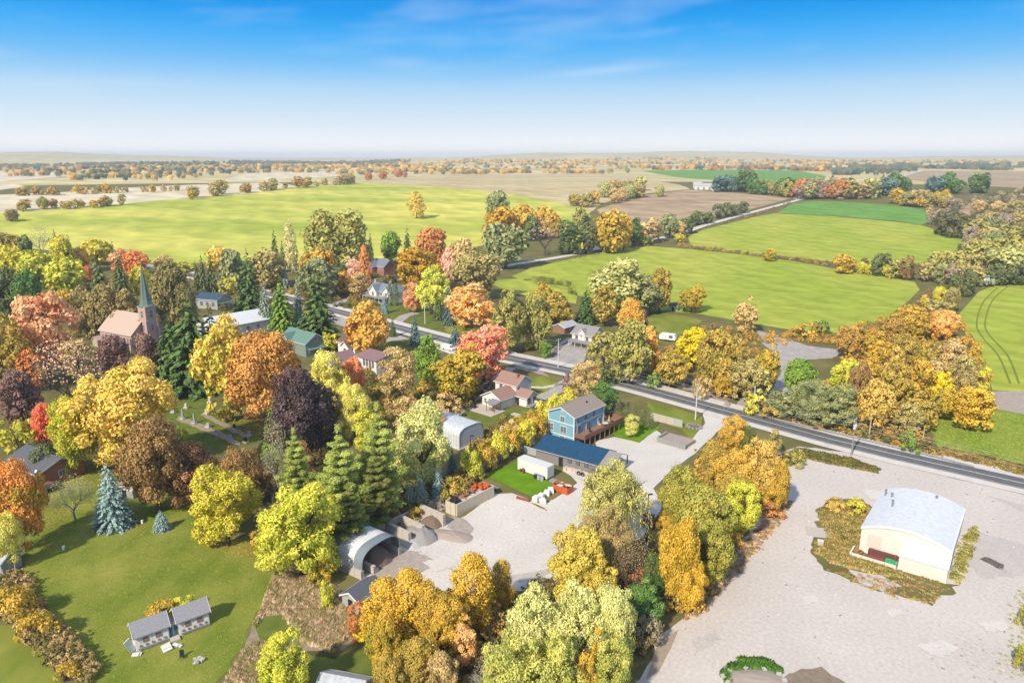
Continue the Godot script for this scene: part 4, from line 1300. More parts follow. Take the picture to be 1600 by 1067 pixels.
	o = thing("corner_shed", "grey shed corner at the photo edge beside the wire fence", "shed", -88.3, -111.3, -20)
	gabled(o, Vector3(-2.6, 0, -1.8), 3.6, 5.4, 2.3, 1.2, "siding_grey2", "roof_metal", true, 0.3)
	door(o, Vector3(-1.4, 1.0, 0.04), 0, 0.9, 1.9)
	# small sheds across the road
	o = thing("garden_shed", "small white garden shed with a dark roof beside the middle green field", "shed", 74.5, -336.7, -20)
	gabled(o, Vector3(2.0, 0, -1.6), 3.4, 4.0, 2.2, 1.0, "siding_white", "roof_slate_dk", true, 0.3)
	door(o, Vector3(2.0, 1.0, 0.14), 0, 1.0, 1.8)
	o = thing("camper_trailer", "white camper trailer parked behind the orange peach maple", "trailer", 58.4, -278.1, -28)
	st = new_st()
	prism(st, PackedVector2Array([Vector2(0, 0.7), Vector2(6.4, 0.7), Vector2(6.6, 1.6), Vector2(6.0, 3.0), Vector2(0.5, 3.0), Vector2(-0.1, 2.2)]), -2.4, 0)
	obj("body", done(st), "paint_white", o)
	window(o, Vector3(4.6, 2.0, 0.02), 0, 1.2, 0.8, "metal_dark")
	door(o, Vector3(2.4, 1.7, 0.03), 0, 0.7, 1.9, "paint_white2")
	for x in [2.6, 3.8]:
		st = new_st()
		tube(st, Vector3(x, 0.4, -0.3), Vector3(x, 0.4, 0.05), 0.4, 0.4, 10, true)
		obj("wheel", done(st), "rubber", o)
	o = thing("sign_wall", "curved white stone wall at the roadside below the orange peach maple", "wall", 51.6, -223.8, -16)
	for k in 5:
		obj("wall_section", cube(Vector3(0.8 + 1.5 * k, 0.7, 0.12 * k * (4 - k)), Vector3(1.46, 1.5 + 0.1 * k, 0.5)), "cream_panel", o)
	o = thing("parked_car", "blue grey car parked beside the white roadside wall", "car", 55.8, -219.7, -16)
	st = new_st()
	prism(st, PackedVector2Array([Vector2(0, 0.4), Vector2(4.3, 0.4), Vector2(4.4, 0.9), Vector2(3.3, 1.02), Vector2(2.7, 1.5), Vector2(1.0, 1.52), Vector2(0.3, 1.05), Vector2(-0.05, 0.9)]), -1.75, 0)
	obj("body", done(st), "car_blue", o)
	obj("side_glass", cube(Vector3(1.85, 1.24, -0.87), Vector3(1.7, 0.34, 1.79)), "glass_dark", o)
	for x in [0.9, 3.5]:
		for z in [-1.7, -0.1]:
			st = new_st()
			tube(st, Vector3(x, 0.34, z - 0.1), Vector3(x, 0.34, z + 0.13), 0.34, 0.34, 12, true)
			obj("wheel", done(st), "rubber", o)
	o = thing("parked_van", "white van parked at the roadside behind the wide low blue spruce", "van", -26.6, -264.2, GRID)
	st = new_st()
	prism(st, PackedVector2Array([Vector2(0, 0.4), Vector2(5.4, 0.4), Vector2(5.5, 1.1), Vector2(4.6, 1.3), Vector2(4.0, 2.1), Vector2(0.1, 2.15)]), -1.95, 0)
	obj("body", done(st), "paint_white", o)
	obj("windscreen", cube(Vector3(4.33, 1.68, -0.97), Vector3(0.12, 0.75, 1.6), Basis(Vector3.BACK, 0.62)), "glass_dark", o)
	for x in [1.0, 4.4]:
		st = new_st()
		tube(st, Vector3(x, 0.36, -0.2), Vector3(x, 0.36, 0.04), 0.36, 0.36, 12, true)
		obj("wheel", done(st), "rubber", o)
	# far farm
	var barns := [[275.6, -1060.1, 26.0, 12.0, "pale barn with a white roof, longest of the far farm"], [287.2, -1022.0, 18.0, 11.0, "white barn nearest the tall farm tree at the far farm"], [275.1, -1094.9, 12.0, 9.0, "small pale barn at the open end of the far farm"], [316.1, -1017.9, 14.0, 9.0, "white farm house among the dark farm trees"]]
	for b in barns:
		o = thing("barn", b[4], "barn", b[0], b[1], -12, "buildings of the far farm")
		gabled(o, Vector3(0, 0, 0), b[3], b[2], 5.5, 3.2, "siding_white", "roof_metal", true)
		for k in 3:
			door(o, Vector3(b[2] * (k - 1) * 0.3, 1.8, b[3] / 2 + 0.02), 0, 2.6, 3.6, "metal_grey")

func leaning_shed():
	var o := thing("leaning_shed", "derelict white garden shed of two leaning gabled cabins on the lawn", "shed", -55.0, -91.5, -52)
	var cab := [[0.0, -4.4], [-5.9, -10.2]]
	for c in cab:
		var n := 6
		var a: float = c[0]
		var b: float = c[1]
		# leaning walls: the front bends outward, boards one by one
		for k in n:
			var z0 := lerpf(a, b, float(k) / n)
			var z1 := lerpf(a, b, (k + 1.0) / n) + 0.03
			var st := new_st()
			for x in [0.0, -0.12]:
				quad(st, Vector3(x + 0.35, 0.1, z0), Vector3(x + 0.35, 0.1, z1), Vector3(x, 2.6, z1), Vector3(x, 2.6, z0))
			quad(st, Vector3(0.35, 0.1, z0), Vector3(0.23, 0.1, z0), Vector3(-0.12, 2.6, z0), Vector3(0, 2.6, z0))
			obj("front_board", done(st), "weathered_white", o)
		obj("back_wall", cube(Vector3(-3.0, 1.3, (a + b) / 2), Vector3(0.12, 2.6, absf(b - a))), "weathered_white", o)
		for z in [a, b]:
			var st := new_st()
			prism(st, PackedVector2Array([Vector2(0.33, 0.05), Vector2(0.0, 2.6), Vector2(-1.5, 3.85), Vector2(-3.0, 2.6), Vector2(-3.0, 0.05)]), z - 0.06, z + 0.06)
			obj("gable_wall", done(st), "weathered_white", o)
		var st := new_st()
		prism(st, PackedVector2Array([Vector2(0.45, 2.3), Vector2(-1.5, 3.92), Vector2(-3.45, 2.3), Vector2(-3.45, 2.42), Vector2(-1.5, 4.06), Vector2(0.45, 2.42)]), b - 0.35, a + 0.35)
		obj("roof", done(st), "roof_shingle", o)
		st = new_st()
		for s in [a + 0.38, b - 0.38]:
			prism(st, PackedVector2Array([Vector2(0.5, 2.2), Vector2(-1.5, 3.86), Vector2(-3.5, 2.2), Vector2(-3.5, 2.44), Vector2(-1.5, 4.1), Vector2(0.5, 2.44)]), s - 0.03, s + 0.03)
		obj("fascia", done(st), "paint_white2", o)
		for q in 2:
			var z := lerpf(a, b, 0.3 + 0.4 * q)
			obj("window", cube(Vector3(0.17, 1.55, z), Vector3(0.1, 0.7, 0.8), Basis(Vector3.BACK, 0.14)), "window_brown", o)
		var board := new_st()
		block(board, Vector3(0.42, 0.45, (a + b) / 2), Vector3(0.1, 0.22, absf(b - a) * 0.9))
		obj("skirt_board", done(board), "wood_grey", o)
		for q in 5:
			obj("trim_board", cube(Vector3(0.33, 0.85, lerpf(a, b, 0.12 + 0.19 * q)), Vector3(0.08, 0.26, 0.26), Basis(Vector3.BACK, 0.14)), "window_brown", o)
	# the link with two glazed doors
	obj("link_roof", cube(Vector3(-1.2, 2.35, -5.15), Vector3(2.2, 0.14, 1.6)), "roof_tan", o)
	obj("link_wall", cube(Vector3(-0.15, 1.15, -5.15), Vector3(0.14, 2.3, 1.5)), "paint_white2", o)
	for z in [-4.8, -5.5]:
		obj("glazed_door", cube(Vector3(-0.02, 1.25, z), Vector3(0.1, 1.7, 0.48)), "teal_glass", o)
	obj("step", cube(Vector3(0.7, 0.2, -5.1), Vector3(1.2, 0.3, 1.3)), "concrete", o)
	var p := obj("fallen_panel", cube(Vector3(0, 1.1, 0), Vector3(0.1, 2.6, 1.0), Basis(Vector3.BACK, 0.0) * Basis(Vector3.RIGHT, 0.35)), "paint_white", self)
	p.position = place(o, Vector3(-0.1, 0.05, 0.75))
	p.rotation.y = deg_to_rad(-30)
	tag(p, "white board leaning against the lower gable of the derelict shed", "board")
	for k in 3:
		var d := thing("broken_panel", ["white broken panel lying in front of the derelict shed doors", "narrow white panel lying on the grass in front of the derelict shed", "small white panel lying at the lower corner of the derelict shed"][k], "panel", 0, 0, -52 + k * 31)
		d.position = place(o, [Vector3(2.0, 0, -3.6), Vector3(2.4, 0, -5.0), Vector3(1.0, 0, 0.2)][k])
		obj("board", cube(Vector3(0, 0.2, 0), [Vector3(1.9, 0.1, 1.3), Vector3(1.6, 0.1, 0.5), Vector3(1.3, 0.1, 0.7)][k], Basis(Vector3.RIGHT, 0.15)), "paint_white2", d)
		obj("batten", cube(Vector3(0.3, 0.32, 0), Vector3(0.12, 0.1, 1.0)), "weathered_white", d)
	var ch := thing("garden_chair", "dark chair standing on the grass in front of the derelict shed", "chair", -47.7, -90.0, 20)
	obj("seat", cube(Vector3(0, 0.45, 0), Vector3(0.6, 0.08, 0.6)), "metal_dark", ch)
	obj("backrest", cube(Vector3(0, 0.85, -0.28), Vector3(0.6, 0.8, 0.07)), "metal_dark", ch)
	for q in 4:
		obj("leg", cube(Vector3(-0.26 if q & 1 else 0.26, 0.22, -0.26 if q & 2 else 0.26), Vector3(0.05, 0.44, 0.05)), "metal_dark", ch)
	ch = thing("rock_heap", "small heap of pale stones on the lawn beside the dark chair", "rocks", -45.2, -89.3, 0)
	litter(ch, "stone", 12, Vector3(2.0, 0.25, 1.4), Vector3(0, 0.1, 0), Vector3(0.55, 0.3, 0.45), "stone_pale", 51)

func pole(label: String, x: float, z: float, h: float, m: String, arms: int, drum := false):
	var o := thing("utility_pole", label, "utility pole", x, z, GRID + 90.0)
	var st := new_st()
	tube(st, Vector3(0, -0.3, 0), Vector3(0, h, 0), 0.19, 0.12, 8, true)
	obj("pole", done(st), m, o)
	for k in arms:
		obj("crossarm", cube(Vector3(0, h - 0.5 - 1.1 * k, 0), Vector3(2.4, 0.14, 0.14)), "wood_grey", o)
		for q in 3:
			obj("insulator", cube(Vector3(-1.05 + 1.05 * q, h - 0.3 - 1.1 * k, 0), Vector3(0.12, 0.3, 0.12)), "paint_white", o)
	if drum:
		for s in [-0.45, 0.45]:
			st = new_st()
			tube(st, Vector3(s, h - 2.6, 0.1), Vector3(s, h - 1.5, 0.1), 0.3, 0.3, 10, true)
			obj("transformer", done(st), "paint_white2", o)

func wire(label: String, pts: Array, group: String):
	var st := new_st()
	for i in pts.size() - 1:
		var a: Vector3 = pts[i]
		var b: Vector3 = pts[i + 1]
		var n := 10
		for k in n:
			var t0 := float(k) / n
			var t1 := (k + 1.0) / n
			var sag := a.distance_to(b) * 0.022 * 4.0
			tube(st, a.lerp(b, t0) - Vector3(0, sag * t0 * (1 - t0), 0), a.lerp(b, t1) - Vector3(0, sag * t1 * (1 - t1), 0), 0.03, 0.03, 3)
	tag(obj("power_line", done(st), "wire", self), label, "power line", group)

func lamp(label: String, x: float, z: float, h: float):
	var o := thing("lamp_pole", label, "lamp pole", x, z, 20.0)
	var st := new_st()
	tube(st, Vector3(0, 0, 0), Vector3(0, 1.3, 0), 0.38, 0.34, 10, true)
	obj("base", done(st), "paint_white", o)
	st = new_st()
	tube(st, Vector3(0, 1.3, 0), Vector3(0, h, 0), 0.11, 0.08, 8, true)
	obj("pole", done(st), "metal_dark", o)
	obj("lamp_head", cube(Vector3(0.35, h, 0), Vector3(0.9, 0.16, 0.35)), "metal_dark", o)

func stones():
	var at := [Vector2(-102.9, -212.6), Vector2(-100.7, -215.1), Vector2(-98.7, -213.8), Vector2(-105.7, -207.6), Vector2(-96.3, -194.0), Vector2(-94.3, -197.8), Vector2(-91.3, -188.8), Vector2(-86.6, -185.3), Vector2(-81.6, -182.4), Vector2(-86.4, -193.0), Vector2(-77.1, -176.9), Vector2(-72.5, -173.8), Vector2(-74.0, -181.0), Vector2(-68.5, -176.4), Vector2(-67.7, -171.6), Vector2(-89.5, -202.9)]
	var looks := [["pale low gravestone nearest the white cemetery fence", 0], ["dark small gravestone by the white cemetery fence end", 2], ["pale gravestone by the lime gold maple at the fence end", 0], ["small pale gravestone beside the tiny cone shrub", 0], ["grey stepped gravestone at the huge golden maple end of the row", 1], ["pale gravestone heading the long bare strip", 0], ["blue grey obelisk gravestone, first in the middle row", 3], ["tall blue grey obelisk gravestone in the middle row", 3], ["wide blue grey gravestone on a plinth in the middle row", 1], ["slim white gravestone alone between the two rows", 0], ["low pale gravestone on the bare strip past the wide one", 0], ["white stepped gravestone at the far end of the middle row", 1], ["black topped gravestone on the upper bare strip", 2], ["white double gravestone near the bright green spruce", 1], ["dark gravestone near the bright green spruce", 2], ["small yellowish gravestone in the shade of the lime gold maple", 0]]
	for i in at.size():
		var o := thing("gravestone", looks[i][0], "gravestone", at[i].x, at[i].y, -38.0 + (i * 37) % 17, "gravestones in the cemetery")
		var k: int = looks[i][1]
		obj("plinth", cube(Vector3(0, 0.15, 0), Vector3(1.5, 0.5, 0.9)), "stone_pale", o)
		var st := new_st()
		if k == 3:
			tube(st, Vector3(0, 0.4, 0), Vector3(0, 1.2, 0), 0.5, 0.46, 4); tube(st, Vector3(0, 1.2, 0), Vector3(0, 2.8, 0), 0.36, 0.2, 4); tube(st, Vector3(0, 2.8, 0), Vector3(0, 3.1, 0), 0.2, 0.02, 4)
		else:
			var w := 1.25 if k == 1 else 0.85
			var h := 1.1 if k == 1 else 1.3
			prism(st, PackedVector2Array([Vector2(-w / 2, 0.35), Vector2(w / 2, 0.35), Vector2(w / 2, h), Vector2(w / 4, h + 0.25), Vector2(-w / 4, h + 0.25), Vector2(-w / 2, h)]), -0.18, 0.18)
		obj("stone", done(st), ["stone_pale", "stone_blue", "stone_dark", "stone_blue"][k], o)

func guard_rail(line: PackedVector2Array):
	var o := thing("guard_rail", "long steel guard rail along the wooded side of the main road", "guard rail", line[0].x, line[0].y)
	for i in line.size() - 1:
		var a := line[i] - line[0]
		var b := line[i + 1] - line[0]
		var n := maxi(1, int(round(a.distance_to(b) / 3.8)))
		var ang := atan2(-(b.y - a.y), b.x - a.x)
		for k in n:
			var p := a.lerp(b, (k + 0.5) / n)
			var st := new_st()
			for y in [0.56, 0.76]:
				block(st, Vector3(0, y, 0), Vector3(a.distance_to(b) / n - 0.02, 0.13, 0.09))
			block(st, Vector3(0, 0.66, -0.03), Vector3(a.distance_to(b) / n - 0.02, 0.2, 0.04))
			obj("rail", done(st), "metal_pale", o).transform = Transform3D(Basis(Vector3.UP, ang), Vector3(p.x, 0, p.y))
			var q := a.lerp(b, float(k) / n)
			obj("post", cube(Vector3(0, 0.35, 0), Vector3(0.16, 0.9, 0.16)), "wood_grey", o).position = Vector3(q.x, 0, q.y)

func sky_image() -> Image:
	var w := 2048
	var h := 1024
	var im := Image.create(w, h, false, Image.FORMAT_RGBF)
	var n1 := FastNoiseLite.new()
	n1.seed = 4
	n1.frequency = 1.0
	n1.fractal_octaves = 4
	var stops := [[-1.0, Color(1.06, 1.055, 1.04)], [0.5, Color(1.05, 1.045, 1.03)], [2.2, Color(0.90, 0.94, 0.972)], [5.0, Color(0.69, 0.845, 0.965)], [6.8, Color(0.45, 0.745, 0.965)], [8.5, Color(0.26, 0.68, 0.965)], [10.2, Color(0.05, 0.60, 0.93)], [12.0, Color(0.0, 0.56, 0.92)], [20.0, Color(0.05, 0.53, 0.90)], [40.0, Color(0.14, 0.47, 0.82)], [91.0, Color(0.16, 0.42, 0.74)]]
	for j in h:
		var e := 90.0 - 180.0 * (j + 0.5) / h
		var base := Color(0.62, 0.60, 0.52).srgb_to_linear()
		if e > -0.5:
			for k in stops.size() - 1:
				if e >= stops[k][0] and e < stops[k + 1][0]:
					var t: float = (e - stops[k][0]) / (stops[k + 1][0] - stops[k][0])
					base = (stops[k][1] as Color).lerp(stops[k + 1][1], t).srgb_to_linear()
		for i in w:
			var c := base
			if e > -0.5:
				var az := fposmod(360.0 * (i + 0.5) / w + 180.0, 360.0) - 180.0
				var a := deg_to_rad(az)
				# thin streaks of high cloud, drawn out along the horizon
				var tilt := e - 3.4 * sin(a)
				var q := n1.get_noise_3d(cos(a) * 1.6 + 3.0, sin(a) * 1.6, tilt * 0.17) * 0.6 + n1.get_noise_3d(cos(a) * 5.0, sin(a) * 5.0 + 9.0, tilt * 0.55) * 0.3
				var fill_veil := clampf(lerpf(-0.03, 0.50, smoothstep(10.5, 34.0, e)) + 0.12 * sin(a) + 0.7 * q, 0.0, 0.7)  # cloud thickens overhead out of view, added to brighten the fill light
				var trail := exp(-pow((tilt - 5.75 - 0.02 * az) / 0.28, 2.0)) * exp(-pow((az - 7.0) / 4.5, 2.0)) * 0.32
				var f := clampf(fill_veil + trail, 0.0, 0.8)
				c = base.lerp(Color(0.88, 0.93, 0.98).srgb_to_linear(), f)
			im.set_pixel(i, j, Color(c.r, c.g, c.b))
	return im

func _ready():
	# ---- camera, sky, sun, exposure
	var cam := Camera3D.new()
	cam.name = "camera"
	cam.position = Vector3(0, EYE, 0)
	cam.rotation.x = -0.24789
	cam.fov = 50.56
	cam.near = 0.5
	cam.far = 20000.0
	add_child(cam)
	cam.current = true
	var env := Environment.new()
	env.background_mode = Environment.BG_SKY
	var sky := Sky.new()
	var pano := PanoramaSkyMaterial.new()
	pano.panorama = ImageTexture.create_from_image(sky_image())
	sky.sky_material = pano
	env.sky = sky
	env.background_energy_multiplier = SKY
	env.tonemap_mode = Environment.TONE_MAPPER_LINEAR
	env.tonemap_exposure = EXPOSURE
	env.fog_enabled = true
	env.fog_density = 0.00013
	env.fog_light_color = Color(0.94, 0.97, 1.0)
	env.sdfgi_enabled = true
	env.ssao_enabled = true
	env.ssil_enabled = true
	var we := WorldEnvironment.new()
	we.name = "environment"
	we.environment = env
	add_child(we)
	var sun := DirectionalLight3D.new()
	sun.name = "sun"
	sun.light_energy = 1.0
	sun.light_color = Color(1.0, 0.955, 0.87)
	sun.light_angular_distance = 2.0
	sun.shadow_enabled = true
	add_child(sun)
	sun.look_at_from_position(Vector3.ZERO, Vector3(0.55, -0.80, -0.84))
	materials()
	setting()
	blue_house()
	garage()
	trailer()
	white_quonset()
	open_quonset()
	bins()
	yard_things()
	warehouse()
	church()
	village()
	leaning_shed()
	fences()
	poles()
	stones()
	planting()
	growth()

const SKY := 0.58
const EXPOSURE := 1.8

func materials():
	T["mottle"] = noise_tex(3, 0.012, Color(0.80, 0.80, 0.79), Color(1, 1, 1))
	T["stain"] = noise_tex(8, 0.02, Color(0.55, 0.52, 0.48), Color(1, 1, 1), 512, 5, 0.3)
	T["fine"] = noise_tex(5, 0.06, Color(0.62, 0.62, 0.62), Color(1, 1, 1), 512, 5, 0.35)
	T["speckle"] = noise_tex(6, 0.16, Color(0.55, 0.55, 0.55), Color(1, 1, 1), 512, 3, 0.3)
	T["soft"] = noise_tex(7, 0.006, Color(0.80, 0.82, 0.78), Color(1, 1, 1))
	T["pale"] = noise_tex(13, 0.02, Color(0.88, 0.88, 0.87), Color(1, 1, 1), 512, 5)
	T["grit"] = noise_tex(14, 0.035, Color(0.90, 0.895, 0.885), Color(1, 1, 1), 512, 6)
	T["brick"] = noise_tex(12, 0.05, Color(0.72, 0.66, 0.64), Color(1, 1, 1), 512, 4)
	land_mat("ground", noise_tex(21, 0.008, lin(0.18, 0.17, 0.06), lin(0.31, 0.27, 0.11)), 50, T["speckle"], 6)
	land_mat("lawn", noise_tex(22, 0.009, lin(0.17, 0.24, 0.025), lin(0.43, 0.41, 0.09), 512, 6, 0.45), 44, T["fine"], 5, Vector2(1.0, 0.6))
	land_mat("lawn_bright", noise_tex(23, 0.012, lin(0.14, 0.29, 0.012), lin(0.22, 0.40, 0.025)), 30, T["fine"], 6)
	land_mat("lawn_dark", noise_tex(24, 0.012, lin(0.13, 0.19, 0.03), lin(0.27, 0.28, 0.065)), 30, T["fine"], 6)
	land_mat("meadow", noise_tex(25, 0.008, lin(0.20, 0.30, 0.03), lin(0.36, 0.39, 0.07)), 60, T["fine"], 8)
	land_mat("field_yellow", noise_tex(26, 0.006, lin(0.36, 0.45, 0.06), lin(0.86, 0.72, 0.18), 512, 5), 700, T["soft"], 90, Vector2(0.5, 1.6))
	land_mat("field_green", noise_tex(27, 0.006, lin(0.34, 0.43, 0.05), lin(0.52, 0.51, 0.095), 512, 6), 300, T["soft"], 45, Vector2(1, 0.5))
	land_mat("field_dark", noise_tex(28, 0.008, lin(0.16, 0.33, 0.065), lin(0.22, 0.40, 0.095)), 200, T["soft"], 60)
	land_mat("stubble", noise_tex(29, 0.006, lin(0.56, 0.42, 0.22), lin(0.74, 0.60, 0.36)), 500, T["soft"], 120, Vector2(0.6, 1.5))
	land_mat("stubble_pale", noise_tex(30, 0.006, lin(0.74, 0.60, 0.42), lin(0.86, 0.74, 0.55)), 500, T["soft"], 120)
	land_mat("far_plain", noise_tex(44, 0.011, lin(0.54, 0.46, 0.20), lin(0.86, 0.69, 0.40), 512, 3), 2600, T["soft"], 300, Vector2(0.7, 1.4))
	land_mat("plough", noise_tex(31, 0.006, lin(0.40, 0.27, 0.17), lin(0.62, 0.46, 0.30)), 300, T["soft"], 100, Vector2(0.6, 1.6))
	land_mat("gravel_lot", noise_tex(32, 0.009, lin(0.565, 0.505, 0.455), lin(0.655, 0.585, 0.53), 512, 4), 110, T["grit"], 16, Vector2(0.8, 1.0))
	land_mat("gravel_yard", noise_tex(33, 0.009, lin(0.61, 0.565, 0.515), lin(0.72, 0.67, 0.62), 512, 4), 80, T["grit"], 14)
	land_mat("dark_gravel", noise_tex(45, 0.012, lin(0.51, 0.455, 0.42), lin(0.59, 0.53, 0.485), 512, 5), 20, T["pale"], 6)
	land_mat("pale_gravel", noise_tex(46, 0.012, lin(0.66, 0.60, 0.55), lin(0.72, 0.66, 0.60), 512, 5), 20, T["pale"], 6)
	land_mat("concrete_drive", noise_tex(34, 0.012, lin(0.60, 0.555, 0.505), lin(0.68, 0.635, 0.58)), 60, T["grit"], 12)
	land_mat("gravel_track", noise_tex(35, 0.012, lin(0.42, 0.38, 0.35), lin(0.56, 0.51, 0.48)), 30, T["mottle"], 6)
	land_mat("asphalt", noise_tex(36, 0.02, lin(0.165, 0.165, 0.172), lin(0.24, 0.24, 0.247)), 24, T["fine"], 5)
	land_mat("shoulder", noise_tex(37, 0.02, lin(0.60, 0.55, 0.50), lin(0.72, 0.67, 0.62)), 40, T["grit"], 10)
	land_mat("paint_line", noise_tex(38, 0.02, lin(0.62, 0.60, 0.52), lin(0.78, 0.76, 0.70)), 10, T["mottle"], 3)
	land_mat("leaf_litter", noise_tex(39, 0.03, lin(0.46, 0.36, 0.26), lin(0.60, 0.48, 0.37)), 12, T["speckle"], 4)
	land_mat("dirt", noise_tex(40, 0.02, lin(0.46, 0.38, 0.32), lin(0.62, 0.54, 0.48)), 18, T["fine"], 4)
	land_mat("mud", noise_tex(41, 0.02, lin(0.30, 0.23, 0.16), lin(0.42, 0.33, 0.25)), 12, T["fine"], 4)
	land_mat("reed_ground", noise_tex(42, 0.02, lin(0.34, 0.28, 0.18), lin(0.52, 0.42, 0.30)), 14, T["speckle"], 3)
	land_mat("track_mark", noise_tex(43, 0.02, lin(0.20, 0.29, 0.04), lin(0.28, 0.35, 0.06)), 20, T["fine"], 5)
	mat("leaf", Color.WHITE, 0.75)
	M.leaf.vertex_color_use_as_albedo = true
	M.leaf.metallic_specular = 0.2
	M.leaf.backlight_enabled = true
	M.leaf.backlight = Color(0.6, 0.6, 0.6)
	mat("stone_tint", Color.WHITE, 0.95)
	M.stone_tint.vertex_color_use_as_albedo = true
	worn("bark", lin(0.16, 0.125, 0.095), 1.2, 0.95, 0, "fine")
	worn("bark_pale", lin(0.52, 0.46, 0.38), 1.2, 0.9, 0, "fine")
	var plain := {"trim_white": [0.80, 0.79, 0.77], "trim_pale": [0.55, 0.49, 0.44], "paint_white": [0.82, 0.81, 0.80], "paint_white2": [0.70, 0.69, 0.67], "cream_paint": [0.72, 0.64, 0.54], "cream_panel": [0.66, 0.58, 0.46],
		"siding_blue": [0.22, 0.45, 0.56], "siding_grey": [0.27, 0.25, 0.245], "siding_grey2": [0.42, 0.42, 0.41], "siding_white": [0.78, 0.75, 0.72], "siding_sage": [0.24, 0.30, 0.27], "stucco": [0.80, 0.74, 0.65],
		"roof_taupe": [0.33, 0.265, 0.225], "roof_red": [0.36, 0.215, 0.175], "roof_grey": [0.30, 0.28, 0.28], "roof_slate": [0.20, 0.235, 0.30], "roof_slate_dk": [0.13, 0.135, 0.155], "roof_green": [0.15, 0.27, 0.22], "roof_brown": [0.20, 0.12, 0.095], "roof_mauve": [0.29, 0.185, 0.18], "roof_pink": [0.56, 0.42, 0.34], "roof_tan": [0.40, 0.33, 0.28],
		"deck_wood": [0.30, 0.17, 0.115], "deck_rail": [0.255, 0.135, 0.095], "deck_post": [0.30, 0.19, 0.11], "deck_red": [0.24, 0.115, 0.095], "wood_grey": [0.34, 0.31, 0.29], "timber": [0.38, 0.20, 0.12], "timber_pale": [0.58, 0.46, 0.27], "concrete": [0.56, 0.50, 0.44], "concrete_blue": [0.46, 0.47, 0.46],
		"brick_red": [0.36, 0.17, 0.13], "door_dark": [0.03, 0.03, 0.035], "rubber": [0.035, 0.035, 0.038], "orange_paint": [0.62, 0.13, 0.04], "rust_red": [0.30, 0.085, 0.055], "maroon": [0.17, 0.065, 0.06], "green_paint": [0.05, 0.42, 0.16], "blue_paint": [0.03, 0.23, 0.42], "umbrella_yellow": [0.65, 0.45, 0.12], "tarp_white": [0.74, 0.73, 0.73], "tarp_grey": [0.22, 0.27, 0.30], "tarp_blue": [0.40, 0.47, 0.55],
		"stone_grey": [0.34, 0.33, 0.32], "stone_pale": [0.56, 0.52, 0.47], "stone_blue": [0.36, 0.40, 0.44], "stone_dark": [0.05, 0.05, 0.055], "copper_pale": [0.30, 0.42, 0.37], "window_brown": [0.26, 0.18, 0.15], "teal_glass": [0.06, 0.16, 0.16], "board_fence": [0.42, 0.44, 0.46], "picket": [0.62, 0.60, 0.56]}
	for k in plain:
		worn(k, lin(plain[k][0], plain[k][1], plain[k][2]), 4.0, 0.8, 0, "pale")
	for k in ["soil", "rubble", "gravel_grey", "gravel_white"]:
		var c: Color = {"soil": lin(0.27, 0.195, 0.15), "rubble": lin(0.54, 0.44, 0.37), "gravel_grey": lin(0.42, 0.40, 0.38), "gravel_white": lin(0.66, 0.63, 0.60)}[k]
		worn(k, c, 2.4, 0.95, 0, "speckle")
	worn("brick_pink", lin(0.68, 0.49, 0.42), 2.2, 0.9, 0, "brick")
	worn("copper", lin(0.21, 0.30, 0.265), 3.0, 0.8, 0, "stain")
	worn("roof_white", lin(0.72, 0.735, 0.76), 14.0, 0.6, 0, "pale")
	worn("roof_navy", lin(0.026, 0.095, 0.19), 8.0, 0.45, 0.1, "mottle")
	worn("roof_navy2", lin(0.06, 0.11, 0.17), 8.0, 0.5, 0.1, "mottle")
	worn("roof_metal", lin(0.55, 0.57, 0.60), 6.0, 0.5, 0.1, "mottle")
	worn("roof_shingle", lin(0.42, 0.42, 0.46), 2.0, 0.9, 0, "stain")
	worn("weathered_white", lin(0.84, 0.80, 0.76), 1.6, 0.9, 0, "mottle")
	worn("steel_white", lin(0.74, 0.76, 0.79), 5.0, 0.4, 0.1, "mottle")
	worn("steel_blue", lin(0.56, 0.62, 0.70), 5.0, 0.45, 0.1, "mottle")
	worn("metal_grey", lin(0.34, 0.35, 0.36), 3.0, 0.5, 0.3, "mottle")
	worn("metal_pale", lin(0.55, 0.54, 0.51), 3.0, 0.5, 0.2, "mottle")
	worn("metal_dark", lin(0.05, 0.052, 0.058), 3.0, 0.5, 0.1, "mottle")
	mat("glass_dark", lin(0.15, 0.165, 0.185), 0.12)
	mat("car_blue", lin(0.20, 0.27, 0.36), 0.25, 0.2)
	mat("wire", lin(0.45, 0.45, 0.45), 0.6)

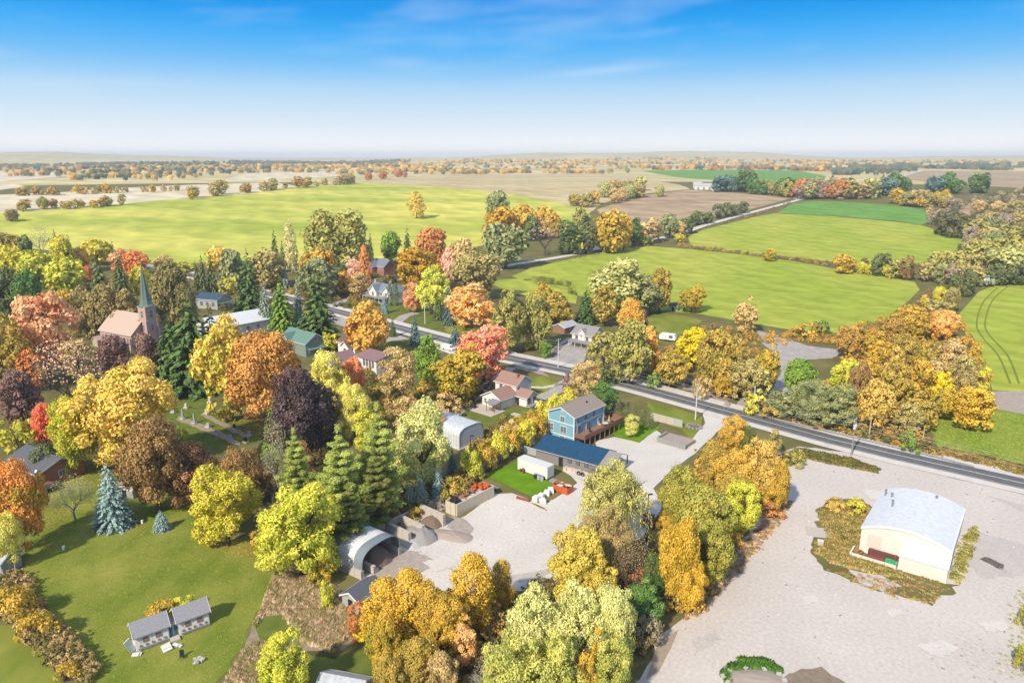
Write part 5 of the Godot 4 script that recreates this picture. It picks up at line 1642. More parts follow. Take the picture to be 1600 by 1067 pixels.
func setting():
	obj("ground", ground_mesh(0, 69), "ground", self).set_meta("kind", "structure")
	obj("far_plain", ground_mesh(69, RINGS), "far_plain", self).set_meta("kind", "structure")
	# fields
	sheet("field_yellow_green", PackedVector2Array([Vector2(-507.3, -674.2), Vector2(-495.1, -708.2), Vector2(-465.5, -762.3), Vector2(-430.4, -823.8), Vector2(-391.6, -901.1), Vector2(-343.4, -989.5), Vector2(-326.2, -1177.5), Vector2(-276.9, -1334.0), Vector2(-163.7, -1182.2), Vector2(-96.8, -1117.2), Vector2(-36.3, -1047.0), Vector2(16.6, -953.3), Vector2(60.0, -860.6), Vector2(86.2, -789.5), Vector2(60.7, -691.8), Vector2(0.0, -583.9), Vector2(-47.6, -537.4), Vector2(-87.1, -490.5), Vector2(-136.1, -478.5), Vector2(-181.5, -486.6), Vector2(-210.9, -474.7), Vector2(-235.3, -472.8), Vector2(-290.0, -503.5), Vector2(-374.4, -529.7), Vector2(-408.9, -538.8)]), "field_yellow", 1)
	sheet("field_stubble", PackedVector2Array([Vector2(-329.7, -1154.0), Vector2(-365.6, -1511.4), Vector2(-239.3, -1732.9), Vector2(-65.3, -1893.2), Vector2(165.9, -1924.1), Vector2(321.3, -1863.2), Vector2(270.0, -1517.4), Vector2(278.0, -1235.8), Vector2(258.3, -1064.3), Vector2(169.7, -977.1), Vector2(105.4, -864.2), Vector2(86.9, -789.5), Vector2(60.0, -860.6), Vector2(16.6, -953.3), Vector2(-36.3, -1047.0), Vector2(-96.8, -1117.2), Vector2(-163.7, -1182.2), Vector2(-276.9, -1334.0)]), "stubble", 1)
	sheet("field_ploughed", PackedVector2Array([Vector2(92.5, -802.6), Vector2(166.3, -957.3), Vector2(255.2, -1051.4), Vector2(312.6, -973.4), Vector2(341.5, -900.9), Vector2(282.2, -819.8), Vector2(234.6, -767.4), Vector2(172.6, -703.6), Vector2(124.9, -677.9), Vector2(93.6, -712.2)]), "plough", 1)
	sheet("field_pale", PackedVector2Array([Vector2(-509.6, -693.9), Vector2(-495.1, -708.2), Vector2(-465.5, -762.3), Vector2(-430.4, -823.8), Vector2(-391.6, -901.1), Vector2(-343.4, -989.5), Vector2(-323.2, -1130.9), Vector2(-425.1, -1328.7), Vector2(-513.3, -1235.8), Vector2(-571.5, -1099.5), Vector2(-586.7, -966.2), Vector2(-642.3, -880.4)]), "stubble_pale", 1)
	sheet("field_pale_far", PackedVector2Array([Vector2(-949.9, -1307.7), Vector2(-926.6, -1339.7), Vector2(-972.4, -1586.6), Vector2(-1120.2, -1856.2), Vector2(-1340.3, -2102.5), Vector2(-1479.5, -2044.1)]), "stubble_pale", 1)
	sheet("field_pale_strip", PackedVector2Array([Vector2(-673.8, -924.3), Vector2(-700.7, -1010.3), Vector2(-738.4, -1121.9), Vector2(-827.4, -1226.0), Vector2(-849.4, -1168.1)]), "stubble_pale", 2)
	sheet("field_pale_back", PackedVector2Array([Vector2(-539.2, -1355.8), Vector2(-444.4, -1469.4), Vector2(-378.0, -1826.0), Vector2(-234.1, -1939.5), Vector2(-301.6, -2188.1), Vector2(-541.2, -2093.7), Vector2(-683.0, -1886.1)]), "stubble_pale", 1)
	sheet("field_middle_green", PackedVector2Array([Vector2(0.0, -434.6), Vector2(12.4, -464.6), Vector2(44.8, -505.0), Vector2(76.4, -539.7), Vector2(99.0, -560.3), Vector2(125.6, -546.5), Vector2(160.6, -517.9), Vector2(189.4, -484.6), Vector2(209.7, -444.1), Vector2(228.2, -425.9), Vector2(230.2, -408.5), Vector2(221.3, -386.9), Vector2(199.4, -357.2), Vector2(181.7, -335.3), Vector2(162.0, -307.9), Vector2(147.9, -295.8), Vector2(132.0, -290.0), Vector2(118.3, -295.8), Vector2(106.1, -307.9), Vector2(88.6, -326.5), Vector2(75.4, -333.7), Vector2(48.4, -358.5), Vector2(27.4, -381.8)]), "field_green", 1)
	sheet("field_upper_green", PackedVector2Array([Vector2(146.8, -606.3), Vector2(170.0, -645.2), Vector2(241.8, -727.5), Vector2(270.7, -751.9), Vector2(315.7, -721.9), Vector2(353.9, -673.2), Vector2(363.9, -646.0), Vector2(351.0, -556.7), Vector2(318.6, -514.2), Vector2(290.6, -489.1), Vector2(254.3, -461.2), Vector2(241.3, -451.6), Vector2(221.8, -470.8), Vector2(198.4, -496.9), Vector2(163.8, -528.8), Vector2(137.5, -555.7)]), "field_green", 1)
	sheet("field_dark_green", PackedVector2Array([Vector2(273.1, -755.1), Vector2(322.0, -840.4), Vector2(353.7, -864.9), Vector2(389.4, -844.1), Vector2(420.2, -803.8), Vector2(428.4, -752.7), Vector2(387.9, -676.2), Vector2(364.2, -648.8), Vector2(356.8, -678.8), Vector2(318.2, -727.8)]), "field_dark", 1)
	sheet("field_tracked", PackedVector2Array([Vector2(203.4, -322.8), Vector2(248.2, -378.9), Vector2(272.2, -400.2), Vector2(294.6, -412.2), Vector2(331.5, -412.4), Vector2(254.9, -291.7), Vector2(182.3, -213.2), Vector2(158.5, -213.2), Vector2(149.8, -214.5), Vector2(157.1, -228.0), Vector2(175.2, -265.2)]), "field_green", 1)
	sheet("field_far_green", PackedVector2Array([Vector2(371.0, -2110.9), Vector2(570.0, -2206.6), Vector2(811.8, -2094.1), Vector2(715.4, -1685.2), Vector2(553.9, -1323.4), Vector2(411.9, -1361.2), Vector2(366.2, -1631.5)]), "field_dark", 1)
	sheet("field_far_brown", PackedVector2Array([Vector2(786.5, -1517.7), Vector2(1153.8, -2119.3), Vector2(1409.0, -2044.1), Vector2(1566.3, -2019.8), Vector2(836.9, -1073.3), Vector2(743.9, -1073.3), Vector2(733.5, -1144.8), Vector2(755.8, -1345.0)]), "plough", 1)
	sheet("field_far_tan", PackedVector2Array([Vector2(502.3, -2334.4), Vector2(797.8, -2439.7), Vector2(1056.4, -2315.4), Vector2(877.1, -2036.0), Vector2(739.1, -2145.3), Vector2(570.0, -2206.6)]), "stubble", 1)
	for q in [PackedVector2Array([Vector2(-402.8, -2600.6), Vector2(0.0, -2740.9), Vector2(456.6, -2654.7), Vector2(209.9, -2439.7), Vector2(-164.6, -2390.5)]), PackedVector2Array([Vector2(143.7, -2785.6), Vector2(777.4, -3230.3), Vector2(1033.5, -3005.7), Vector2(695.9, -2697.5), Vector2(309.6, -2570.8)]), PackedVector2Array([Vector2(899.3, -2751.9), Vector2(1293.3, -2785.6), Vector2(1376.5, -2581.0), Vector2(1066.6, -2479.0), Vector2(888.8, -2459.3)]), PackedVector2Array([Vector2(-455.0, -3308.0), Vector2(0.0, -3349.9), Vector2(270.0, -3142.0), Vector2(-103.4, -3005.7)]), PackedVector2Array([Vector2(651.4, -3791.2), Vector2(1080.4, -3931.6), Vector2(1124.6, -3444.9), Vector2(835.3, -3471.7)]), PackedVector2Array([Vector2(-1761.9, -3151.9), Vector2(-1473.8, -3429.7), Vector2(-1115.6, -3415.3), Vector2(-1171.5, -2898.4)]), PackedVector2Array([Vector2(-1956.4, -2706.6), Vector2(-1764.0, -3015.9), Vector2(-1522.9, -2390.5)]), PackedVector2Array([Vector2(-1115.6, -3415.3), Vector2(-833.2, -4041.3), Vector2(-620.9, -3612.4), Vector2(-863.4, -3347.1)]), PackedVector2Array([Vector2(1484.9, -2786.2), Vector2(1849.6, -2831.6), Vector2(1560.3, -2591.9)]), PackedVector2Array([Vector2(-681.3, -2197.3), Vector2(-516.1, -2498.3), Vector2(-360.2, -2324.1), Vector2(-521.5, -2162.1)])]:
		sheet("far_field", q, "stubble_pale", 2)
	sheet("scrub_grass", PackedVector2Array([Vector2(417.2, -746.6), Vector2(506.3, -807.5), Vector2(621.6, -894.7), Vector2(691.0, -884.1), Vector2(512.2, -649.7), Vector2(449.9, -641.3), Vector2(421.4, -668.1)]), "plough", 1)
	for k in 2:
		sheet("wheel_track", ribbon(smooth_line([PackedVector2Array([Vector2(162.6, -221.1), Vector2(182.0, -256.0), Vector2(194.6, -285.6), Vector2(207.8, -309.5), Vector2(241.8, -357.3), Vector2(272.1, -391.9)]), PackedVector2Array([Vector2(159.8, -221.1), Vector2(178.1, -255.1), Vector2(190.6, -284.5), Vector2(204.1, -309.5), Vector2(235.4, -354.3), Vector2(265.8, -390.2)])][k]), 0.65), "track_mark", 2)
	sheet("grass_meadow", PackedVector2Array([Vector2(105.3, -168.3), Vector2(114.1, -185.3), Vector2(123.2, -193.5), Vector2(139.8, -196.7), Vector2(145.3, -194.0), Vector2(161.5, -191.4), Vector2(131.2, -144.9), Vector2(120.2, -157.4), Vector2(115.0, -163.5)]), "meadow", 1, 3.0, 0.5)
	sheet("brown_meadow", PackedVector2Array([Vector2(148.2, -213.2), Vector2(158.5, -213.2), Vector2(181.3, -211.9), Vector2(165.0, -191.4), Vector2(144.2, -192.4), Vector2(139.8, -196.7)]), "dirt", 2, 3.0, 0.6)
	sheet("lawn_across_road", PackedVector2Array([Vector2(61.9, -329.4), Vector2(76.8, -326.5), Vector2(85.8, -315.6), Vector2(67.7, -285.6), Vector2(57.8, -275.0), Vector2(53.2, -280.2)]), "lawn", 1, 3.0, 0.5)
	sheet("farm_lawn", PackedVector2Array([Vector2(-14.9, -416.9), Vector2(23.5, -438.3), Vector2(38.2, -406.6), Vector2(31.8, -352.6), Vector2(19.5, -361.6), Vector2(0.0, -381.8)]), "field_green", 1)
	sheet("farmhouse_lawn", PackedVector2Array([Vector2(-83.2, -348.2), Vector2(-71.6, -361.6), Vector2(-50.2, -348.2), Vector2(-32.1, -322.4), Vector2(-25.6, -280.2), Vector2(-44.0, -302.9), Vector2(-70.9, -326.5)]), "lawn_dark", 1, 3.0, 0.6)
	sheet("roadside_lawn", PackedVector2Array([Vector2(-45.8, -315.6), Vector2(-23.8, -329.4), Vector2(-10.9, -300.5), Vector2(-7.4, -270.0), Vector2(-16.2, -272.0), Vector2(-28.6, -285.6)]), "lawn", 1, 3.0, 0.5)
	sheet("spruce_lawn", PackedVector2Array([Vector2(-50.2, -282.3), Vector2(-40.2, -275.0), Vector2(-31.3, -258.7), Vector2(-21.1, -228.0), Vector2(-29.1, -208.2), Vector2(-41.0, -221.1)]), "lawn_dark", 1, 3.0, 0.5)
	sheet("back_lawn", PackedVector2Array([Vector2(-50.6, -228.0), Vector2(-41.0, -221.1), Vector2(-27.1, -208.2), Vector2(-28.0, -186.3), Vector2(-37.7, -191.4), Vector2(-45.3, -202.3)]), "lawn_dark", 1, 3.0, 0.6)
	sheet("cottage_lawn", PackedVector2Array([Vector2(-18.8, -188.8), Vector2(-12.1, -200.1), Vector2(0.0, -196.7), Vector2(8.6, -201.2), Vector2(9.0, -191.4), Vector2(0.0, -182.4), Vector2(-7.9, -174.7), Vector2(-13.1, -172.5)]), "lawn_dark", 1, 2.0, 0.4)
	sheet("cottage_front_lawn", PackedVector2Array([Vector2(5.5, -228.0), Vector2(10.6, -230.2), Vector2(16.3, -219.7), Vector2(13.9, -213.2), Vector2(9.7, -209.5), Vector2(4.4, -213.2)]), "lawn", 1, 2.0, 0.3)
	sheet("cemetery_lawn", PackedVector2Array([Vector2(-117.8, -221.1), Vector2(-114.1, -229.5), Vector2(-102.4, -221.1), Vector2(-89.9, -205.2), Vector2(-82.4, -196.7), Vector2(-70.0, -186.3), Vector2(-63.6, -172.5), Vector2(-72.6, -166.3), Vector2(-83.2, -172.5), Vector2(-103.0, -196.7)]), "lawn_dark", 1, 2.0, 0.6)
	for q in [PackedVector2Array([Vector2(-93.6, -191.4), Vector2(-80.7, -182.4), Vector2(-69.0, -171.6), Vector2(-68.8, -169.5), Vector2(-81.1, -179.2), Vector2(-92.8, -188.3)]), PackedVector2Array([Vector2(-87.6, -194.0), Vector2(-72.8, -180.6), Vector2(-67.8, -175.1), Vector2(-68.5, -174.2), Vector2(-79.7, -184.4), Vector2(-88.0, -192.4)])]:
		sheet("grave_strip", q, "leaf_litter", 2, 1.5, 0.35)
	sheet("church_lawn", PackedVector2Array([Vector2(-165.4, -270.0), Vector2(-169.6, -291.2), Vector2(-146.5, -251.6), Vector2(-145.5, -239.3)]), "lawn_dark", 1, 2.0, 0.5)
	sheet("lower_lawn", PackedVector2Array([Vector2(-83.5, -110.3), Vector2(-91.6, -122.0), Vector2(-99.9, -141.8), Vector2(-104.8, -153.2), Vector2(-97.7, -157.4), Vector2(-84.9, -151.5), Vector2(-66.6, -137.4), Vector2(-54.1, -125.5), Vector2(-44.7, -119.3), Vector2(-41.7, -114.3), Vector2(-40.7, -109.7), Vector2(-40.5, -100.4), Vector2(-39.9, -91.9), Vector2(-40.8, -83.4), Vector2(-38.8, -76.6), Vector2(-54.2, -76.6), Vector2(-59.4, -87.2), Vector2(-72.0, -99.6), Vector2(-78.2, -104.7)]), "lawn", 1, 2.0, 0.5)
	sheet("corner_lawn", PackedVector2Array([Vector2(-84.2, -96.4), Vector2(-78.4, -98.0), Vector2(-72.4, -94.1), Vector2(-63.9, -87.2), Vector2(-55.0, -76.6), Vector2(-69.6, -76.6)]), "lawn", 1, 2.0, 0.5)
	sheet("spruce_bed", PackedVector2Array([Vector2(-82.5, -129.8), Vector2(-78.6, -127.8), Vector2(-76.4, -129.8), Vector2(-78.6, -132.4), Vector2(-83.7, -132.4)]), "leaf_litter", 2, 1.0, 0.3)
	sheet("reed_ground", PackedVector2Array([Vector2(-41.2, -114.3), Vector2(-33.5, -112.3), Vector2(-27.5, -105.6), Vector2(-23.3, -95.6), Vector2(-25.8, -89.8), Vector2(-29.8, -91.0), Vector2(-29.9, -76.6), Vector2(-36.8, -76.6), Vector2(-39.7, -91.9), Vector2(-40.2, -100.1)]), "reed_ground", 1, 1.5, 0.5)
	sheet("cove_lawn", PackedVector2Array([Vector2(-40.1, -98.0), Vector2(-36.6, -100.7), Vector2(-33.1, -96.4), Vector2(-33.1, -92.7), Vector2(-37.2, -93.4)]), "lawn_dark", 2, 1.5, 0.5)
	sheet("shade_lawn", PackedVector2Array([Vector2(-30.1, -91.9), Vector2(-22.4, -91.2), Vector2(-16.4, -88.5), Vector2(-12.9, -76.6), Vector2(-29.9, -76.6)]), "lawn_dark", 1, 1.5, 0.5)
	# yards
	sheet("gravel_yard", PackedVector2Array([Vector2(-25.7, -110.3), Vector2(-23.5, -119.3), Vector2(-24.0, -126.3), Vector2(-18.1, -133.0), Vector2(-11.2, -130.6), Vector2(-4.1, -142.8), Vector2(0.0, -143.4), Vector2(6.7, -137.4), Vector2(14.9, -148.1), Vector2(11.8, -154.9), Vector2(19.1, -153.2), Vector2(28.1, -154.9), Vector2(31.0, -146.5), Vector2(31.3, -137.4), Vector2(25.0, -124.3), Vector2(18.9, -119.7), Vector2(11.1, -111.3), Vector2(3.2, -106.5), Vector2(-4.3, -106.5), Vector2(-11.6, -104.7), Vector2(-18.9, -104.7)]), "gravel_yard", 2, 2.5, 0.35)
	sheet("yard_dirt", PackedVector2Array([Vector2(-25.6, -112.3), Vector2(-23.5, -119.3), Vector2(-18.9, -119.7), Vector2(-12.6, -115.4), Vector2(-17.6, -110.3), Vector2(-22.8, -108.9)]), "dirt", 3, 0.7, 0.45)
	sheet("yard_dirt", PackedVector2Array([Vector2(-14.2, -133.0), Vector2(-10.2, -131.4), Vector2(-6.9, -127.8), Vector2(-8.8, -124.8), Vector2(-12.5, -127.8)]), "dirt", 3, 1.6, 0.5)
	sheet("concrete_drive", PackedVector2Array([Vector2(21.2, -172.5), Vector2(26.5, -175.5), Vector2(32.5, -171.6), Vector2(38.3, -180.6), Vector2(41.6, -167.5), Vector2(43.4, -168.3), Vector2(52.6, -185.3), Vector2(54.1, -194.0), Vector2(61.8, -196.7), Vector2(62.0, -188.8), Vector2(55.3, -180.6), Vector2(44.5, -164.3), Vector2(37.0, -154.9), Vector2(30.7, -144.9), Vector2(25.4, -151.5), Vector2(21.2, -158.5)]), "concrete_drive", 3, 2.5, 0.12)
	sheet("bright_lawn", PackedVector2Array([Vector2(-6.3, -151.8), Vector2(1.2, -159.7), Vector2(2.2, -154.9), Vector2(8.0, -149.1), Vector2(9.3, -146.5), Vector2(9.5, -144.6), Vector2(4.1, -141.5)]), "lawn_bright", 3)
	sheet("blue_house_lawn", PackedVector2Array([Vector2(24.7, -182.4), Vector2(28.6, -190.4), Vector2(35.0, -186.3), Vector2(40.2, -182.4), Vector2(32.2, -171.6), Vector2(27.3, -175.1)]), "lawn_bright", 4, 2.0, 0.2)
	sheet("hedge_strip", PackedVector2Array([Vector2(39.9, -203.5), Vector2(46.3, -198.4), Vector2(53.2, -190.4), Vector2(50.8, -182.4), Vector2(45.7, -172.5), Vector2(45.6, -180.6), Vector2(39.0, -188.8)]), "lawn", 2, 2.0, 0.4)
	sheet("gravel_lot", PackedVector2Array([Vector2(62.2, -163.5), Vector2(72.3, -169.5), Vector2(81.7, -165.5), Vector2(92.8, -156.7), Vector2(102.6, -148.5), Vector2(113.3, -139.5), Vector2(122.1, -130.6), Vector2(77.7, -76.6), Vector2(12.9, -76.6), Vector2(17.8, -85.9), Vector2(21.6, -94.1), Vector2(27.4, -100.4), Vector2(33.5, -110.3), Vector2(40.5, -119.3), Vector2(50.5, -133.3), Vector2(56.4, -142.8), Vector2(58.1, -151.5)]), "gravel_lot", 2, 2.0, 0.6)
	sheet("rough_weeds", PackedVector2Array([Vector2(62.7, -134.6), Vector2(67.8, -140.3), Vector2(73.9, -140.3), Vector2(74.5, -134.6), Vector2(67.7, -126.8), Vector2(63.8, -119.3), Vector2(67.4, -113.3), Vector2(73.9, -108.9), Vector2(75.6, -108.2), Vector2(73.5, -106.5), Vector2(67.8, -103.0), Vector2(63.5, -105.6), Vector2(59.0, -108.4), Vector2(55.1, -113.3), Vector2(55.0, -119.3), Vector2(58.4, -125.5)]), "ground", 3, 1.2, 0.6)
	sheet("weed_verge", PackedVector2Array([Vector2(62.5, -154.9), Vector2(64.5, -163.5), Vector2(71.8, -168.3), Vector2(81.7, -161.9), Vector2(85.8, -155.3), Vector2(83.6, -153.2), Vector2(75.8, -158.9), Vector2(70.1, -161.9)]), "ground", 3, 1.2, 0.5)
	sheet("pale_patch", PackedVector2Array([Vector2(59.4, -112.9), Vector2(63.6, -111.3), Vector2(65.7, -107.8), Vector2(61.8, -106.5), Vector2(58.7, -108.9)]), "gravel_lot", 4, 1.0, 0.4)
	sheet("mud_patch", PackedVector2Array([Vector2(37.4, -85.6), Vector2(40.8, -88.0), Vector2(43.9, -87.8), Vector2(46.2, -84.9), Vector2(44.4, -79.9), Vector2(36.0, -79.9)]), "mud", 3, 1.2, 0.4)
	sheet("mud_patch", PackedVector2Array([Vector2(84.5, -116.8), Vector2(86.3, -117.3), Vector2(87.4, -114.5), Vector2(86.0, -112.9), Vector2(85.1, -114.5)]), "mud", 3, 0.8, 0.3)
	sheet("litter_bank", PackedVector2Array([Vector2(26.9, -99.1), Vector2(33.1, -108.9), Vector2(40.6, -118.4), Vector2(49.2, -129.3), Vector2(56.1, -139.8), Vector2(59.2, -139.2), Vector2(53.7, -130.6), Vector2(46.6, -121.5), Vector2(40.5, -113.3), Vector2(35.2, -106.5), Vector2(30.1, -100.1)]), "leaf_litter", 3, 0.8, 0.55)
	sheet("weed_bank", PackedVector2Array([Vector2(18.6, -85.6), Vector2(22.1, -94.1), Vector2(25.5, -96.4), Vector2(23.7, -92.7), Vector2(20.7, -87.2)]), "leaf_litter", 3, 0.8, 0.5)
	for q in [PackedVector2Array([Vector2(59.7, -92.7), Vector2(64.8, -94.1), Vector2(65.9, -91.9), Vector2(61.8, -89.8)]), PackedVector2Array([Vector2(47.8, -104.7), Vector2(49.9, -105.6), Vector2(50.0, -103.6), Vector2(47.8, -102.8)]), PackedVector2Array([Vector2(59.7, -101.2), Vector2(62.3, -101.8), Vector2(61.8, -100.1), Vector2(59.5, -99.4)]), PackedVector2Array([Vector2(72.5, -98.0), Vector2(77.2, -99.1), Vector2(76.4, -96.4), Vector2(72.5, -95.6)]), PackedVector2Array([Vector2(76.0, -144.9), Vector2(82.9, -143.4), Vector2(83.3, -138.9), Vector2(75.9, -140.3)]), PackedVector2Array([Vector2(3.5, -117.5), Vector2(8.2, -119.3), Vector2(9.7, -115.8), Vector2(5.1, -114.3)]), PackedVector2Array([Vector2(-16.0, -115.4), Vector2(-11.6, -117.9), Vector2(-9.1, -114.3), Vector2(-13.4, -112.3)])]:
		sheet("pale_gravel", q, "pale_gravel", 4, 0.6, 0.3)
	for q in [PackedVector2Array([Vector2(89.3, -126.8), Vector2(95.9, -122.0), Vector2(95.9, -115.4), Vector2(88.5, -111.3), Vector2(81.3, -110.3), Vector2(81.1, -115.4)]), PackedVector2Array([Vector2(26.9, -94.1), Vector2(31.3, -96.4), Vector2(31.7, -94.1), Vector2(27.1, -91.2)]), PackedVector2Array([Vector2(-4.4, -110.3), Vector2(3.3, -112.3), Vector2(9.1, -114.3), Vector2(4.4, -110.3), Vector2(-2.2, -108.4)]), PackedVector2Array([Vector2(102.0, -141.8), Vector2(106.5, -137.4), Vector2(109.8, -134.6), Vector2(104.6, -134.6)])]:
		sheet("damp_gravel", q, "dark_gravel", 3, 0.6, 0.5)  # patches of gravel in a darker tone than around them
	# roads
	var road := PackedVector2Array([Vector2(-201.4, -438.5), Vector2(-166.2, -408.4), Vector2(-119.5, -369.3), Vector2(-81.1, -332.2), Vector2(-52.5, -304.1), Vector2(-25.3, -277.1), Vector2(-2.3, -252.5), Vector2(21.6, -233.9), Vector2(40.2, -216.4), Vector2(56.0, -200.1), Vector2(69.8, -185.8), Vector2(82.0, -173.4), Vector2(93.3, -163.5), Vector2(113.4, -147.5), Vector2(126.6, -136.0), Vector2(137.3, -127.8)])
	sheet("shoulder", ribbon(offset_line(road, 0.6), 13.5), "shoulder", 3)
	sheet("asphalt", ribbon(road, 6.6), "asphalt", 4)
	sheet("centre_line", ribbon(road, 0.34), "paint_line", 5)
	for s in [-3.05, 3.05]:
		sheet("edge_line", ribbon(offset_line(road, s), 0.16), "paint_line", 5)
	sheet("far_road", ribbon(PackedVector2Array([Vector2(-210.6, -445.9), Vector2(-228.8, -459.2), Vector2(-256.2, -480.8)]), 7.0), "gravel_track", 2)
	sheet("gravel_road", ribbon(PackedVector2Array([Vector2(-12.2, -456.9), Vector2(0.0, -476.4), Vector2(26.7, -500.7), Vector2(46.1, -519.8), Vector2(80.1, -567.3), Vector2(108.2, -584.0), Vector2(141.0, -616.4), Vector2(176.3, -669.7), Vector2(223.6, -730.4), Vector2(277.9, -796.5), Vector2(329.8, -861.3), Vector2(363.3, -904.7)]), 6.5), "shoulder", 3)
	sheet("far_road", ribbon(PackedVector2Array([Vector2(761.5, -1481.5), Vector2(945.8, -1768.6), Vector2(1215.8, -2188.6)]), 9.0), "shoulder", 3)
	sheet("farm_lane", ribbon(PackedVector2Array([Vector2(-87.9, -348.2), Vector2(-81.0, -375.5), Vector2(-70.5, -393.2)]), 4.5), "gravel_track", 2)
	sheet("farm_drive", ribbon(PackedVector2Array([Vector2(-51.7, -302.9), Vector2(-49.2, -323.7), Vector2(-44.8, -330.8)]), 5.0), "gravel_track", 4)
	sheet("forecourt", PackedVector2Array([Vector2(-84.4, -315.6), Vector2(-79.6, -332.2), Vector2(-53.8, -295.8), Vector2(-40.9, -280.2), Vector2(-50.2, -275.0), Vector2(-71.0, -300.5)]), "gravel_track", 4)
	sheet("roadside_pad", PackedVector2Array([Vector2(-29.1, -265.2), Vector2(-25.6, -280.2), Vector2(-15.8, -265.2), Vector2(-18.5, -251.6)]), "shoulder", 4)
	sheet("grey_house_drive", PackedVector2Array([Vector2(10.1, -244.9), Vector2(15.8, -265.2), Vector2(22.8, -278.1), Vector2(28.6, -265.2), Vector2(26.2, -249.9), Vector2(21.1, -228.0)]), "gravel_track", 4)
	sheet("garage_lane", ribbon(PackedVector2Array([Vector2(13.5, -253.4), Vector2(18.1, -268.1), Vector2(23.7, -282.3)]), 3.0), "gravel_track", 4)
	sheet("cottage_lane", ribbon(PackedVector2Array([Vector2(-18.9, -182.4), Vector2(-14.7, -196.7), Vector2(-10.2, -210.7), Vector2(-8.1, -219.7), Vector2(0.0, -239.3)]), 3.6), "gravel_track", 3)
	sheet("cottage_drive", ribbon(PackedVector2Array([Vector2(2.3, -207.0), Vector2(8.7, -207.0), Vector2(13.5, -213.2), Vector2(17.3, -222.4), Vector2(20.1, -226.6)]), 4.6), "gravel_track", 3)
	sheet("cottage_path", ribbon(PackedVector2Array([Vector2(4.8, -217.7), Vector2(10.1, -217.1), Vector2(16.4, -221.1)]), 2.0), "concrete_drive", 3)
	sheet("quarry_track", PackedVector2Array([Vector2(62.9, -196.7), Vector2(69.4, -207.0), Vector2(75.2, -207.0), Vector2(81.3, -214.5), Vector2(91.6, -235.4), Vector2(97.9, -260.5), Vector2(97.8, -282.3), Vector2(102.7, -295.8), Vector2(108.4, -286.7), Vector2(114.1, -270.0), Vector2(121.4, -265.2), Vector2(125.4, -262.4), Vector2(115.5, -251.6), Vector2(106.1, -249.9), Vector2(98.8, -239.3), Vector2(86.8, -214.5), Vector2(76.9, -203.5), Vector2(69.1, -200.1)]), "gravel_track", 2, 2.5, 0.4)
	sheet("road_bank", PackedVector2Array([Vector2(45.3, -222.4), Vector2(55.5, -213.2), Vector2(64.2, -202.3), Vector2(65.2, -207.0), Vector2(57.7, -218.4), Vector2(48.8, -229.5)]), "leaf_litter", 4, 0.9, 0.5)
	sheet("road_bank", PackedVector2Array([Vector2(0.0, -239.3), Vector2(6.5, -233.9), Vector2(12.6, -228.0), Vector2(10.8, -233.9), Vector2(3.4, -243.3)]), "leaf_litter", 4, 0.9, 0.4)

func fences():
	fence("board_fence", "tall grey board fence between the golden hedge and the bright green lawn", PackedVector2Array([Vector2(-8.4, -151.1), Vector2(0.0, -164.7), Vector2(6.2, -172.1), Vector2(9.6, -178.2)]), 2.4, 2.1, "board_fence", "wood_grey")
	fence("board_fence", "short grey board fence behind the long white box trailer", PackedVector2Array([Vector2(0.9, -166.7), Vector2(5.9, -163.1)]), 2.4, 1.9, "board_fence", "wood_grey")
	fence("board_fence", "grey board fence at the road end of the blue house deck", PackedVector2Array([Vector2(25.2, -201.2), Vector2(29.7, -195.6)]), 2.4, 2.0, "board_fence", "wood_grey")
	fence("picket_fence", "weathered white fence under the trees at the top of the cemetery", PackedVector2Array([Vector2(-111.7, -228.0), Vector2(-106.3, -225.2), Vector2(-98.9, -217.1), Vector2(-96.7, -213.2)]), 1.6, 1.7, "picket", "picket")
	fence("post_fence", "dark post fence with pale panels beside the white cottage drive", PackedVector2Array([Vector2(-0.8, -207.0), Vector2(7.8, -200.1), Vector2(5.4, -194.0)]), 2.2, 1.4, "picket", "metal_dark", 0.3)
	fence("wire_fence", "wire fence of thin posts at the lawn corner beside the lower hedge", PackedVector2Array([Vector2(-87.6, -110.7), Vector2(-85.9, -114.3)]), 2.0, 1.3, "", "metal_pale")
	guard_rail(PackedVector2Array([Vector2(62.6, -200.1), Vector2(62.5, -196.7), Vector2(68.2, -191.4), Vector2(74.9, -185.3), Vector2(83.9, -177.8), Vector2(93.2, -169.5), Vector2(101.7, -161.9), Vector2(107.4, -155.6)]))

